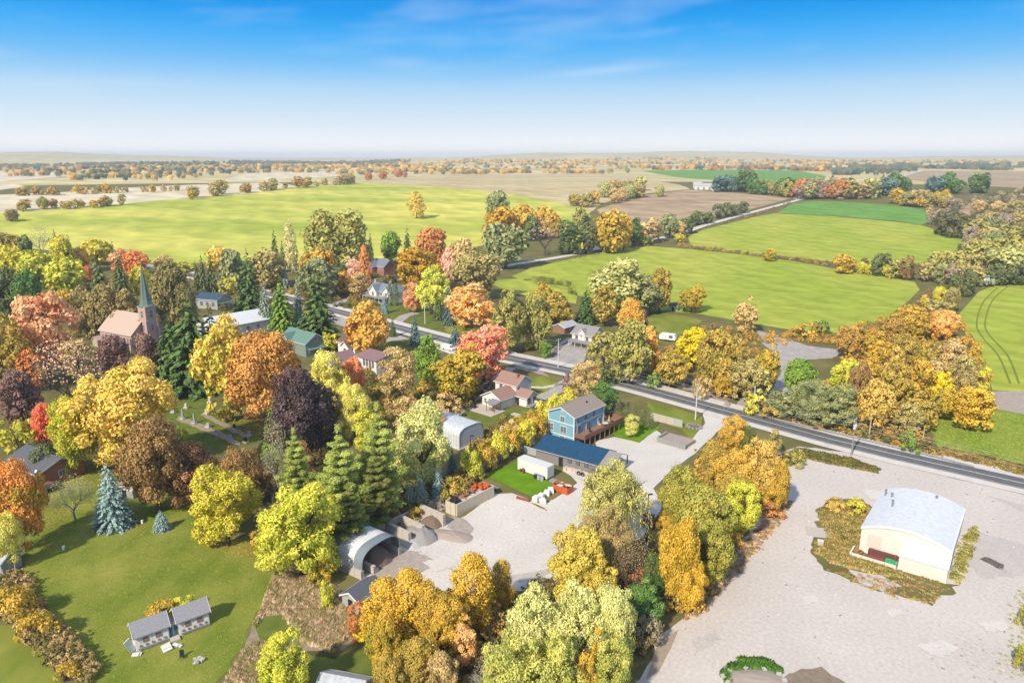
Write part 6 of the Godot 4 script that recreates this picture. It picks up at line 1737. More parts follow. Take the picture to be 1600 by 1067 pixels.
func poles():
	var at := [Vector2(82.5, -163.5), Vector2(50.7, -188.3), Vector2(15.9, -239.3), Vector2(-32.0, -315.6), Vector2(-73.7, -369.3)]
	pole("utility pole with two transformers at the gravel lot edge", at[0].x, at[0].y, 9.6, "wood_grey", 2, true)
	pole("pale utility pole at the entrance of the concrete drive", at[1].x, at[1].y, 10.4, "paint_white2", 1)
	pole("utility pole at the grey house drive", at[2].x, at[2].y, 10.4, "paint_white2", 1)
	pole("utility pole on the lawn across from the tall blue roadside spruce", at[3].x - 6.0, at[3].y + 8.0, 10.5, "paint_white2", 1)
	pole("utility pole beside the white farmhouse lane", at[4].x, at[4].y, 10.5, "wood_grey", 1)
	var wood := [Vector2(68.5, -194.0), Vector2(91.9, -174.2), Vector2(104.3, -171.6)]
	pole("white pole standing in the bushes behind the guard rail corner", wood[0].x, wood[0].y, 8.0, "paint_white2", 0)
	pole("thin pale pole behind the guard rail across from the transformer pole", wood[1].x, wood[1].y, 6.6, "timber_pale", 0)
	pole("short pale pole behind the guard rail at the grass meadow", wood[2].x, wood[2].y, 4.6, "timber_pale", 0)
	lamp("dark lamp pole on a white base between the two willows and the gold trees", 24.8, -120.1, 11.0)
	lamp("dark lamp pole on a white base at the lawn end of the grey board fence", -9.2, -149.8, 10.5)
	var north := Vector3(24, 0, -60)
	for k in 3:
		var pts := []
		var names := ["uppermost wire between the utility poles along the road", "middle wire between the utility poles along the road", "lowest wire between the utility poles along the road"]
		for p in [at[0] + (at[0] - at[1]).normalized() * 60.0, at[0], at[1], at[2], at[3] + Vector2(-6, 8)]:
			pts.append(Vector3(p.x, 9.4 - 0.9 * k, p.y))
		wire(names[k], pts, "wires along the main road")
	wire("wire crossing the road from the transformer pole to the thin pale pole", [Vector3(at[0].x, 8.6, at[0].y), Vector3(wood[1].x, 6.4, wood[1].y)], "wires across the road")
	wire("wire strung between the pale poles behind the guard rail", [Vector3(wood[1].x, 6.4, wood[1].y), Vector3(wood[2].x, 4.5, wood[2].y)], "wires across the road")
	var o := thing("road_sign", "small sign at the guard rail corner by the quarry track", "sign", 60.9, -196.2, 60)
	obj("post", cube(Vector3(0, 1.2, 0), Vector3(0.1, 2.6, 0.1)), "metal_pale", o)
	obj("plate", cube(Vector3(0, 2.5, 0.08), Vector3(0.7, 0.9, 0.05)), "paint_white", o)
	o = thing("rock", "brown boulder at the guard rail corner beside the small sign", "rock", 63.1, -200.1, 10)
	litter(o, "stone", 4, Vector3(1.2, 0.4, 1.0), Vector3(0, 0.3, 0), Vector3(1.0, 0.8, 0.9), "rubble", 71)
	o = thing("yard_marker", "small white marker post standing on the lower lawn below the bare young tree", "marker", -82.8, -119.9, 0)
	obj("post", cube(Vector3(0, 0.3, 0), Vector3(0.3, 0.7, 0.3)), "paint_white", o)
	obj("cap", cube(Vector3(0, 0.68, 0), Vector3(0.4, 0.08, 0.4)), "paint_white", o)
	o = thing("yard_marker", "small white marker post on the lawn between the two blue spruces", "marker", -73.2, -129.8, 0)
	obj("post", cube(Vector3(0, 0.3, 0), Vector3(0.3, 0.7, 0.3)), "paint_white", o)
	obj("cap", cube(Vector3(0, 0.68, 0), Vector3(0.4, 0.08, 0.4)), "paint_white", o)
	o = thing("heap_bed", "rocky earth mound with green weeds at the bottom edge of the gravel lot", "mound", 33.5, -85.6, 0)
	heap("earth", "", "", 0, 0, 0, Vector3(9.0, 0.7, 4.5), "rubble", 77, o)
	rng.seed = 78
	for k in 10:
		var a := TAU * k / 10 + 0.2
		obj("stone", cube(Vector3(cos(a) * 4.2, 0.2, sin(a) * 2.0), Vector3(0.7, 0.4, 0.5), Basis(Vector3.UP, k)), "stone_pale", o)

const WORDS := {"blue": "blue", "bluedk": "dark blue", "bluepale": "dull blue", "dkgreen": "dark green", "dkgreen2": "dark green", "dkgreen3": "dark green", "dkolive": "dark olive", "gold": "golden", "goldbig": "golden", "goldbrown": "golden brown", "golddk": "dark gold", "goldfield": "yellow", "goldgreen": "gold green", "goldmaple": "golden", "goldorange": "orange gold", "goldpeach": "peach gold", "green": "green", "green2": "green", "greybrush": "grey", "greygreen": "grey green", "greypink": "grey pink", "khaki": "khaki", "khakidk": "dark khaki", "lime": "lime", "lime2": "lime green", "limegold": "lime yellow", "limegold2": "lime gold", "limegreen": "lime green", "olive": "olive", "olivebrown": "olive brown", "oliveg": "olive green", "olivegold": "olive gold", "olivered": "reddish olive", "olivewillow": "olive", "orange": "orange", "orange2": "orange", "orangegreen": "orange and green", "orangepeach": "orange peach", "orangepink": "orange pink", "pale": "pale", "palebare": "white", "palegreen": "pale green", "palegreen2": "pale olive green", "palegreen3": "yellow green", "palelime": "pale lime", "peach": "peach", "peachorange": "peach orange", "pine": "bright green", "pinedk": "dark green", "pink": "pink", "pinkbare": "pinkish", "purple": "purple", "purpledk": "dark purple", "red": "red", "redpink": "red pink", "rust": "rust orange", "rust2": "russet", "salmon": "salmon", "tan": "tan", "tan2": "sparse tan", "tanbare": "brown", "umber": "dark brown", "umber2": "dark russet", "willow": "yellow", "willow2": "tan", "yellow": "yellow", "yellow2": "bright yellow", "yellowgreen": "yellow green", "yellowolive": "yellow olive", "white": "white"}

func planting():
	for k in WORDS_PAL:
		var e: Array = WORDS_PAL[k]
		var out := []
		for q in 3:
			var c := Color8(e[q * 3], e[q * 3 + 1], e[q * 3 + 2]).srgb_to_linear()
			c.b *= 0.93
			out.append(Color(c.r * FACTOR, c.g * FACTOR, c.b * FACTOR))
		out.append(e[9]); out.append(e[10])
		PAL[k] = out
	for t in TREES:
		tree(t[0], t[1], t[2], t[3], t[4], t[5], t[6], t[7] if t.size() > 7 else "")
	var warm := ["gold", "goldbrown", "olivegold", "tan", "goldgreen", "olive", "khaki"]
	row(Vector2(-462.6, -660.2), Vector2(-441.7, -654.7), 2, 9, 12, 3, ["round"], ["rust2", "olivebrown"], "tree at the yellow green field corner", "hedgerow of the pale fields", "photo border")
	row(Vector2(-492.0, -731.8), Vector2(-425.5, -800.6), 17, 6, 14, 9, ["round", "oval"], warm, "tree in the near pale field hedgerow", "near hedgerow of the pale stubble field", "photo border")
	row(Vector2(-396.0, -875.7), Vector2(-262.9, -1266.0), 26, 8, 20, 12, ["round", "oval"], warm, "tree in the hedgerow behind the yellow field", "hedgerow behind the yellow green field", "pale field side")
	row(Vector2(-290.4, -1400.1), Vector2(-233.6, -1691.6), 5, 12, 20, 14, ["round"], ["tan", "rust2", "gold"], "tree in the wide stubble field hedge", "hedge of the wide stubble field")
	row(Vector2(-608.9, -887.4), Vector2(-458.7, -997.8), 26, 6, 13, 12, ["round", "shrub"], warm, "tree in the far pale field hedgerow", "far hedgerow of the pale stubble field", "photo border")
	row(Vector2(75.0, -819.3), Vector2(182.9, -957.3), 12, 10, 20, 16, ["round"], ["khaki", "tan", "olivegold", "palegreen2", "goldpeach"], "tree in the round stubble field copse", "round copse on the stubble field")
	row(Vector2(97.8, -864.2), Vector2(180.9, -1042.8), 8, 14, 22, 14, ["round"], ["khaki", "tan", "palegreen2"], "tree behind the round stubble field copse", "round copse on the stubble field")
	row(Vector2(280.3, -1009.6), Vector2(318.4, -1005.6), 4, 20, 32, 8, ["round"], ["bluedk", "dkgreen2"], "tree standing over the far farm", "trees of the far farm")
	row(Vector2(315.1, -981.4), Vector2(382.3, -879.2), 16, 14, 26, 10, ["round"], ["dkgreen2", "green2", "olive", "greygreen", "rust2"], "tree in the wood behind dark green field", "wood behind the dark green field")
	row(Vector2(349.3, -882.7), Vector2(431.7, -886.7), 12, 16, 26, 8, ["oval", "poplar"], ["khaki", "palegreen2", "tan", "greypink"], "tree in the pale row behind dark field", "pale row behind the dark green field")
	row(Vector2(417.1, -923.6), Vector2(609.5, -962.4), 24, 15, 28, 22, ["round", "spruce"], ["dkgreen2", "bluedk", "green2", "greygreen"], "tree in the wood below far brown field", "dark wood below the far brown field")
	row(Vector2(430.4, -823.8), Vector2(460.0, -787.7), 7, 10, 18, 10, ["round"], ["gold", "khaki", "goldgreen"], "tree behind the dark green field end", "trees behind the end of the dark green field")

func growth():
	var far_round := crown("round", "white", 0, 2)
	var bush := crown("shrub", "white", 0, 1)
	var bush_far := crown("round", "white", 1, 2)
	var warm := [Color8(205, 160, 80), Color8(190, 145, 75), Color8(215, 170, 95), Color8(165, 140, 75), Color8(150, 130, 80), Color8(215, 185, 70), Color8(190, 130, 85)]
	var cool := [Color8(105, 125, 105), Color8(120, 135, 108), Color8(95, 115, 105), Color8(150, 145, 100), Color8(130, 125, 92)]
	var mixed := warm + cool
	var brush := [Color8(125, 115, 70), Color8(150, 130, 80), Color8(110, 110, 62), Color8(170, 140, 80), Color8(100, 95, 60)]
	var gold := [Color8(190, 150, 70), Color8(205, 165, 75), Color8(160, 135, 70), Color8(140, 125, 70)]
	# far woods: strips that read as one mass
	var pale := [Color8(215, 188, 125), Color8(205, 178, 120), Color8(222, 198, 140), Color8(185, 168, 110), Color8(220, 185, 105), Color8(155, 152, 105), Color8(140, 145, 105)]
	var woods := [
		["autumn woodland band on the far plain beyond the pale fields", PackedVector2Array([Vector2(-1514.7, -2044.1), Vector2(-1598.1, -2653.1), Vector2(-1204.2, -2498.9), Vector2(-827.0, -2529.0), Vector2(-463.4, -2241.6), Vector2(-638.0, -1947.7), Vector2(-624.3, -1389.0), Vector2(-809.9, -1377.9), Vector2(-1038.1, -1625.4), Vector2(-1201.6, -1618.9)]), 620, 9.0, 14.0, pale + cool],
		["orange and green wood along the back of the wide stubble field", PackedVector2Array([Vector2(-867.0, -2518.9), Vector2(-356.6, -2590.3), Vector2(-72.7, -2110.5), Vector2(179.7, -2085.3), Vector2(337.1, -1955.5), Vector2(162.0, -1878.2), Vector2(-127.0, -1840.6), Vector2(-378.0, -1826.0), Vector2(-659.5, -2068.7)]), 620, 9.0, 14.0, pale],
		["dim wooded plain under the horizon", PackedVector2Array([Vector2(-2009.1, -2653.1), Vector2(-1246.3, -2898.4), Vector2(-479.2, -3484.9), Vector2(-356.6, -2590.3), Vector2(-1070.9, -2488.9), Vector2(-1606.6, -2119.3)]), 700, 8.0, 12.0, mixed],
		["orange wooded rise under the horizon", PackedVector2Array([Vector2(-563.5, -2728.8), Vector2(-479.2, -3484.9), Vector2(291.3, -3390.3), Vector2(1169.7, -3403.9), Vector2(1448.6, -2808.5), Vector2(1305.8, -2529.5), Vector2(586.2, -2269.6), Vector2(189.2, -2197.3)]), 760, 8.0, 13.0, pale],
		["far green wood beyond the brown field", PackedVector2Array([Vector2(1130.6, -2479.0), Vector2(1484.7, -2698.0), Vector2(1790.3, -2602.8), Vector2(2125.7, -2687.3), Vector2(1594.7, -2011.7), Vector2(1443.2, -2094.1), Vector2(1240.5, -2251.1), Vector2(893.6, -1726.4), Vector2(706.9, -1605.7), Vector2(829.4, -1924.5)]), 900, 9.0, 15.0, cool],
		["scattered trees along the far green field", PackedVector2Array([Vector2(403.5, -2343.7), Vector2(813.4, -2362.5), Vector2(931.2, -2162.5), Vector2(877.1, -2036.0), Vector2(739.1, -2145.3), Vector2(391.1, -2162.5)]), 160, 9.0, 14.0, mixed],
		["wooded ridge on the horizon", PackedVector2Array([Vector2(-769.3, -3729.6), Vector2(-538.0, -3915.1), Vector2(389.8, -4541.1), Vector2(1750.5, -5100.6), Vector2(2549.5, -4241.4), Vector2(2568.4, -3180.5), Vector2(2215.7, -2741.5), Vector2(1489.6, -2888.7), Vector2(651.4, -3791.2), Vector2(-455.0, -3308.0)]), 700, 10.0, 15.0, pale],
		["blue green wooded ridge on the horizon beyond the pale fields", PackedVector2Array([Vector2(-2339.4, -2957.5), Vector2(-1596.3, -3716.3), Vector2(-573.5, -4175.1), Vector2(-479.2, -3484.9), Vector2(-1246.3, -2898.4), Vector2(-2042.5, -2580.0)]), 1300, 10.0, 15.0, cool]]
	for w in woods:
		scatter("far_woodland", w[0], "woodland", w[1], w[2], far_round, w[3] / 14.0, w[4] / 14.0, w[5], 1.15)
	scatter("valley_scrub", "olive scrub filling the valley beside the tracked field", "scrub", PackedVector2Array([Vector2(423.7, -746.6), Vector2(665.2, -958.6), Vector2(762.0, -954.7), Vector2(330.8, -402.2), Vector2(295.8, -413.9), Vector2(262.9, -396.9), Vector2(255.8, -408.6), Vector2(272.3, -449.9), Vector2(314.8, -507.9), Vector2(357.7, -563.6)]), 520, bush_far, 0.28, 0.62, [Color8(140, 130, 95), Color8(120, 118, 80), Color8(160, 148, 115), Color8(105, 108, 72), Color8(175, 160, 130)])
	scatter("undergrowth", "brushy growth under the golden thicket beyond the road", "undergrowth", PackedVector2Array([Vector2(66.2, -196.7), Vector2(78.9, -191.4), Vector2(87.8, -179.2), Vector2(95.7, -168.3), Vector2(101.5, -164.3), Vector2(114.7, -186.3), Vector2(125.6, -191.4), Vector2(152.6, -221.1), Vector2(184.0, -280.2), Vector2(210.9, -343.9), Vector2(195.4, -343.9), Vector2(140.4, -291.2), Vector2(121.3, -251.6), Vector2(96.3, -221.1)]), 520, bush, 0.35, 0.85, gold)
	scatter("undergrowth", "brushy growth behind the guard rail", "undergrowth", PackedVector2Array([Vector2(65.4, -194.0), Vector2(76.6, -185.3), Vector2(88.1, -176.0), Vector2(99.2, -165.9), Vector2(103.3, -161.9), Vector2(106.9, -172.5), Vector2(95.3, -180.6), Vector2(80.7, -191.4)]), 260, bush, 0.25, 0.5, brush)
	scatter("undergrowth", "brushy growth under the trees between the two yards", "undergrowth", PackedVector2Array([Vector2(52.2, -172.5), Vector2(57.1, -172.5), Vector2(63.4, -160.4), Vector2(58.5, -146.5), Vector2(52.3, -134.6), Vector2(43.1, -122.0), Vector2(32.8, -105.6), Vector2(28.4, -100.4), Vector2(24.3, -100.4), Vector2(25.5, -111.3), Vector2(29.8, -126.8), Vector2(36.6, -146.5)]), 300, bush, 0.3, 0.7, gold)
	scatter("undergrowth", "brushy growth under the front grove", "undergrowth", PackedVector2Array([Vector2(-25.0, -103.8), Vector2(-16.6, -103.0), Vector2(-4.2, -105.6), Vector2(10.8, -108.4), Vector2(18.3, -115.4), Vector2(24.0, -115.4), Vector2(24.7, -102.1), Vector2(20.2, -94.1), Vector2(14.6, -76.6), Vector2(-12.9, -76.6), Vector2(-18.2, -88.5)]), 420, bush, 0.3, 0.8, brush)
	scatter("undergrowth", "brush between the arched shed and the spruces above the bins", "undergrowth", PackedVector2Array([Vector2(-27.9, -126.8), Vector2(-25.1, -128.8), Vector2(-18.5, -136.0), Vector2(-13.4, -138.9), Vector2(-7.8, -148.1), Vector2(-9.5, -153.2), Vector2(-16.9, -146.5), Vector2(-21.7, -140.3), Vector2(-28.8, -134.6), Vector2(-32.2, -126.8)]), 240, bush, 0.25, 0.6, brush)
	scatter("undergrowth", "dim growth under the pine grove and the dark beeches", "undergrowth", PackedVector2Array([Vector2(-69.6, -154.9), Vector2(-60.6, -168.3), Vector2(-52.2, -172.5), Vector2(-30.6, -160.4), Vector2(-22.5, -146.5), Vector2(-29.8, -126.8), Vector2(-35.4, -119.7), Vector2(-44.6, -126.8), Vector2(-55.3, -143.4)]), 260, bush, 0.3, 0.7, [Color8(95, 95, 55), Color8(110, 90, 60), Color8(80, 85, 50)])
	scatter("undergrowth", "tangle under the board fence hedge", "undergrowth", PackedVector2Array([Vector2(-9.3, -152.5), Vector2(-5.9, -154.9), Vector2(0.0, -168.3), Vector2(8.5, -180.6), Vector2(17.5, -196.7), Vector2(17.4, -208.2), Vector2(9.2, -196.7), Vector2(0.0, -183.9), Vector2(-6.5, -172.5), Vector2(-10.8, -162.3)]), 260, bush, 0.25, 0.55, [Color8(195, 165, 60), Color8(160, 130, 70), Color8(150, 140, 60)])
	scatter("undergrowth", "brush along the quarry track and field edge", "undergrowth", PackedVector2Array([Vector2(55.8, -265.2), Vector2(82.5, -302.9), Vector2(100.7, -291.2), Vector2(130.1, -285.6), Vector2(133.3, -270.0), Vector2(113.0, -275.0), Vector2(95.9, -265.2), Vector2(88.8, -231.7), Vector2(73.7, -208.2), Vector2(58.9, -211.3), Vector2(49.2, -221.1)]), 260, bush, 0.3, 0.7, gold)
	scatter("undergrowth", "growth filling the village gardens", "undergrowth", PackedVector2Array([Vector2(-304.2, -426.2), Vector2(-249.4, -410.3), Vector2(-222.9, -455.3), Vector2(-182.3, -434.8), Vector2(-141.1, -415.2), Vector2(-95.2, -378.6), Vector2(-93.8, -438.3), Vector2(-39.1, -438.3), Vector2(-31.1, -344.3), Vector2(-74.7, -345.3), Vector2(-89.3, -329.4), Vector2(-85.5, -251.6), Vector2(-131.5, -315.6), Vector2(-127.1, -251.6), Vector2(-173.8, -280.2), Vector2(-184.9, -251.6)]), 700, bush, 0.35, 0.9, [Color8(110, 110, 60), Color8(140, 125, 70), Color8(90, 95, 55), Color8(180, 150, 70)])
	scatter("undergrowth", "growth between the village houses and the lime trees", "undergrowth", PackedVector2Array([Vector2(-60.8, -235.4), Vector2(-44.8, -243.3), Vector2(-28.7, -221.1), Vector2(-16.4, -221.1), Vector2(-6.1, -221.1), Vector2(-11.0, -196.7), Vector2(-21.0, -186.3), Vector2(-30.1, -176.9), Vector2(-40.1, -176.9), Vector2(-49.7, -196.7)]), 240, bush, 0.3, 0.7, brush + gold)
	scatter("hedgerow_scrub", "low scrub line between the two green fields", "scrub", PackedVector2Array([Vector2(130.7, -569.7), Vector2(163.1, -526.6), Vector2(196.8, -492.8), Vector2(220.0, -466.9), Vector2(237.4, -444.2), Vector2(235.8, -418.9), Vector2(230.2, -411.9), Vector2(213.1, -451.5), Vector2(190.1, -486.6), Vector2(160.6, -517.9), Vector2(126.1, -548.8)]), 260, bush, 0.25, 0.6, [Color8(150, 125, 80), Color8(180, 155, 105), Color8(125, 110, 70), Color8(170, 150, 60)])
	scatter("roadside_scrub", "low scrub along the far gravel road", "scrub", PackedVector2Array([Vector2(0.0, -453.1), Vector2(44.6, -502.9), Vector2(97.8, -553.4), Vector2(135.5, -591.4), Vector2(179.3, -658.6), Vector2(266.0, -761.3), Vector2(318.2, -830.0), Vector2(324.8, -857.7), Vector2(263.5, -773.9), Vector2(171.4, -650.5), Vector2(129.3, -586.4), Vector2(94.0, -560.3), Vector2(35.0, -492.5)]), 220, bush, 0.2, 0.5, [Color8(150, 115, 80), Color8(170, 145, 95), Color8(130, 110, 75)])
	# grasses
	var blades := tuft(26, 1.1, 0.5, 0.06)
	var weeds := tuft(34, 0.7, 0.55, 0.09)
	scatter("reeds", "dry grass border between the lower lawn and the lime shade tree", "reeds", PackedVector2Array([Vector2(-39.5, -83.4), Vector2(-39.5, -91.5), Vector2(-38.3, -93.4), Vector2(-34.9, -92.4), Vector2(-33.0, -83.4)]), 500, blades, 0.4, 0.8, [Color8(205, 178, 145), Color8(175, 155, 110), Color8(150, 150, 85)])
	scatter("reeds", "tall dry reeds and grass beside the lower lawn", "reeds", PackedVector2Array([Vector2(-41.3, -113.7), Vector2(-33.4, -111.9), Vector2(-27.8, -104.7), Vector2(-24.5, -96.4), Vector2(-26.2, -91.2), Vector2(-31.7, -94.1), Vector2(-33.1, -96.4), Vector2(-36.6, -100.7), Vector2(-40.3, -99.6), Vector2(-39.4, -96.4), Vector2(-40.0, -101.2)]), 3200, blades, 0.4, 0.9, [Color8(205, 178, 145), Color8(185, 158, 122), Color8(218, 192, 160), Color8(165, 148, 100), Color8(140, 140, 80)])
	scatter("weeds", "olive weeds round the cream warehouse", "weeds", PackedVector2Array([Vector2(62.7, -134.6), Vector2(67.5, -139.8), Vector2(73.6, -139.8), Vector2(74.2, -134.6), Vector2(67.4, -126.8), Vector2(63.0, -118.4), Vector2(67.1, -112.7), Vector2(73.7, -108.6), Vector2(70.3, -110.3), Vector2(64.2, -111.3), Vector2(57.1, -115.4), Vector2(55.5, -119.3), Vector2(57.2, -122.4), Vector2(60.2, -123.9)]), 2400, weeds, 0.45, 1.05, [Color8(150, 138, 75), Color8(135, 125, 68), Color8(175, 155, 95), Color8(120, 120, 62), Color8(180, 150, 100)])
	scatter("weeds", "sparse weeds on the rubble below the warehouse", "weeds", PackedVector2Array([Vector2(55.2, -113.7), Vector2(59.0, -108.4), Vector2(63.0, -104.7), Vector2(67.8, -103.0), Vector2(73.9, -107.1), Vector2(70.3, -110.3), Vector2(63.7, -110.3), Vector2(58.0, -112.3)]), 240, weeds, 0.4, 0.8, [Color8(165, 140, 90), Color8(140, 135, 75), Color8(160, 125, 85)])
	scatter("weeds", "weeds along the shaded side of the warehouse", "weeds", PackedVector2Array([Vector2(75.3, -110.3), Vector2(83.9, -122.0), Vector2(91.1, -129.3), Vector2(89.7, -125.5), Vector2(81.6, -115.4), Vector2(75.7, -108.4)]), 260, weeds, 0.45, 0.8, [Color8(165, 158, 85), Color8(125, 120, 60)])
	scatter("weeds", "weed strip between the road and the gravel lot", "weeds", PackedVector2Array([Vector2(63.3, -156.0), Vector2(64.9, -162.3), Vector2(71.5, -167.5), Vector2(81.5, -161.6), Vector2(85.5, -155.3), Vector2(83.6, -153.9), Vector2(75.5, -158.2), Vector2(70.1, -161.9)]), 520, weeds, 0.7, 1.3, [Color8(115, 110, 58), Color8(135, 120, 65), Color8(95, 98, 50)])
	scatter("weeds", "weeds at the photo border of the gravel lot", "weeds", PackedVector2Array([Vector2(80.8, -103.8), Vector2(95.9, -115.4), Vector2(76.4, -85.9), Vector2(71.1, -85.9), Vector2(69.2, -88.5), Vector2(74.8, -94.1)]), 300, weeds, 0.25, 0.5, [Color8(125, 140, 70), Color8(150, 150, 85)])
	scatter("weeds", "sparse weeds in the lower corner of the gravel lot", "weeds", PackedVector2Array([Vector2(66.2, -94.1), Vector2(72.0, -92.7), Vector2(71.1, -87.2), Vector2(68.6, -82.2), Vector2(64.0, -85.9)]), 110, weeds, 0.15, 0.32, [Color8(140, 145, 75), Color8(120, 120, 60)])
	scatter("weeds", "green weeds round the rocky earth mound", "weeds", PackedVector2Array([Vector2(29.4, -86.9), Vector2(33.2, -89.8), Vector2(36.8, -89.6), Vector2(38.2, -87.2), Vector2(37.1, -86.4), Vector2(34.5, -88.2), Vector2(31.5, -87.2), Vector2(29.8, -84.6)]), 260, weeds, 0.6, 1.1, [Color8(75, 115, 45), Color8(95, 130, 50)])
	scatter("weeds", "weeds and leaves on the bank beside the gravel lot", "weeds", PackedVector2Array([Vector2(26.9, -99.1), Vector2(33.1, -108.9), Vector2(40.6, -118.4), Vector2(49.2, -129.3), Vector2(56.1, -139.8), Vector2(59.2, -139.2), Vector2(53.7, -130.6), Vector2(46.6, -121.5), Vector2(40.5, -113.3), Vector2(35.2, -106.5), Vector2(30.1, -100.1)]), 560, weeds, 0.35, 0.8, [Color8(205, 160, 130), Color8(145, 130, 75), Color8(215, 175, 145), Color8(130, 125, 70)])
	var fleck := tuft(7, 0.30, 0.9, 0.11)
	var fallen := [Color8(205, 145, 85), Color8(185, 125, 75), Color8(215, 170, 90), Color8(165, 120, 75)]
	scatter("fallen_leaves", "fallen leaves on the lawn under the orange and green maple", "leaves", PackedVector2Array([Vector2(-85.7, -118.4), Vector2(-94.3, -129.3), Vector2(-100.3, -140.3), Vector2(-98.8, -143.4), Vector2(-89.9, -134.6), Vector2(-82.9, -122.0)]), 420, fleck, 0.6, 1.0, fallen)
	scatter("fallen_leaves", "fallen leaves on the grass below the huge golden maple", "leaves", PackedVector2Array([Vector2(-105.9, -154.9), Vector2(-105.7, -163.5), Vector2(-92.2, -158.5), Vector2(-78.1, -143.4), Vector2(-82.1, -141.8), Vector2(-92.1, -144.9)]), 420, fleck, 0.6, 1.0, fallen)
	scatter("fallen_leaves", "fallen leaves at the lawn edge under the two yellow ashes", "leaves", PackedVector2Array([Vector2(-62.3, -130.6), Vector2(-55.6, -124.8), Vector2(-47.8, -121.5), Vector2(-41.9, -117.9), Vector2(-41.8, -113.3), Vector2(-46.0, -116.2), Vector2(-55.9, -120.8)]), 520, fleck, 0.6, 1.0, fallen)
	scatter("fallen_leaves", "orange fallen leaves at the end of the cemetery rows", "leaves", PackedVector2Array([Vector2(-85.5, -196.7), Vector2(-78.7, -196.7), Vector2(-69.6, -191.4), Vector2(-65.4, -176.9), Vector2(-71.4, -180.6)]), 420, fleck, 0.7, 1.1, fallen)
	scatter("fallen_leaves", "fallen leaves along the main road verge by the farmhouse", "leaves", PackedVector2Array([Vector2(-84.6, -361.6), Vector2(-65.4, -345.3), Vector2(-44.9, -309.1), Vector2(-45.9, -296.9), Vector2(-64.2, -322.4), Vector2(-81.0, -345.3)]), 260, fleck, 0.9, 1.5, fallen)
	scatter("fallen_leaves", "fallen leaves round the peach orange maple", "leaves", PackedVector2Array([Vector2(-30.8, -309.1), Vector2(-17.2, -315.6), Vector2(-2.7, -296.9), Vector2(-7.4, -270.0), Vector2(-20.4, -280.2)]), 260, fleck, 0.9, 1.5, fallen)
	var turf := tuft(12, 0.22, 0.5, 0.035)
	scatter("grass", "short grass of the lower lawn", "grass", PackedVector2Array([Vector2(-82.9, -110.3), Vector2(-91.1, -122.0), Vector2(-99.2, -141.8), Vector2(-101.6, -151.5), Vector2(-82.4, -146.5), Vector2(-65.3, -134.6), Vector2(-53.2, -123.1), Vector2(-43.2, -116.4), Vector2(-41.1, -102.1), Vector2(-40.5, -91.9), Vector2(-41.0, -84.0), Vector2(-56.7, -84.0), Vector2(-60.1, -88.5), Vector2(-72.0, -99.6)]), 16000, turf, 0.7, 1.5, [Color8(140, 158, 62), Color8(158, 166, 76), Color8(120, 148, 52), Color8(170, 168, 90), Color8(150, 150, 70)])
	scatter("grass", "grass of the meadow beyond the guard rail", "grass", PackedVector2Array([Vector2(106.1, -168.3), Vector2(115.0, -185.3), Vector2(122.6, -192.4), Vector2(139.1, -195.6), Vector2(150.7, -191.4), Vector2(124.4, -154.9), Vector2(116.0, -165.1)]), 5000, turf, 1.0, 2.0, [Color8(130, 165, 55), Color8(150, 170, 70), Color8(170, 170, 85)])
	scatter("grass", "grass of the cemetery and cottage lawns", "grass", PackedVector2Array([Vector2(-116.1, -219.7), Vector2(-113.4, -228.0), Vector2(-102.4, -221.1), Vector2(-89.9, -205.2), Vector2(-82.4, -196.7), Vector2(-70.0, -186.3), Vector2(-65.2, -174.7), Vector2(-73.4, -168.3), Vector2(-84.2, -174.7), Vector2(-102.1, -196.7)]), 5000, turf, 1.0, 1.8, [Color8(125, 140, 60), Color8(150, 150, 75), Color8(105, 130, 50)])
	var grit := cube(Vector3(0, 0.06, 0), Vector3(0.34, 0.2, 0.26), Basis(Vector3(1, 1, 0).normalized(), 0.5))
	scatter("stones", "loose stones on the gravel lot", "stones", PackedVector2Array([Vector2(63.0, -153.2), Vector2(78.6, -158.5), Vector2(109.5, -141.8), Vector2(93.0, -111.3), Vector2(71.1, -85.9), Vector2(18.7, -85.9), Vector2(23.0, -94.1), Vector2(34.9, -105.6), Vector2(44.1, -117.5), Vector2(57.2, -137.4)]), 420, grit, 0.4, 1.3, [Color8(150, 140, 130), Color8(110, 100, 92), Color8(190, 180, 170), Color8(90, 82, 76)], 1.0, "stone_tint")
	scatter("stones", "loose stones on the gravel yard", "stones", PackedVector2Array([Vector2(-19.9, -111.3), Vector2(-19.2, -122.0), Vector2(-10.1, -129.3), Vector2(-2.7, -140.3), Vector2(5.3, -137.4), Vector2(17.2, -149.8), Vector2(28.2, -146.5), Vector2(11.2, -113.3), Vector2(-4.3, -108.4)]), 260, grit, 0.4, 1.2, [Color8(150, 140, 130), Color8(120, 108, 98), Color8(190, 180, 170)], 1.0, "stone_tint")
	scatter("hedge_growth", "tangled lower hedge of goldenrod and brambles", "hedge", PackedVector2Array([Vector2(-90.9, -108.4), Vector2(-84.6, -110.3), Vector2(-79.3, -105.6), Vector2(-73.5, -99.6), Vector2(-65.8, -93.4), Vector2(-58.9, -87.2), Vector2(-57.4, -85.2), Vector2(-62.2, -85.9), Vector2(-69.2, -91.2), Vector2(-76.9, -98.0), Vector2(-85.1, -100.4)]), 420, bush, 0.25, 0.55, [Color8(135, 125, 75), Color8(160, 140, 85), Color8(115, 110, 65), Color8(190, 160, 110)])
	scatter("hedge_growth", "weedy growth on the cottage lawn edge", "hedge", PackedVector2Array([Vector2(-10.4, -168.3), Vector2(-5.0, -176.9), Vector2(0.0, -185.3), Vector2(-0.9, -191.4), Vector2(-5.2, -182.4), Vector2(-11.4, -172.5)]), 90, bush, 0.2, 0.4, brush)
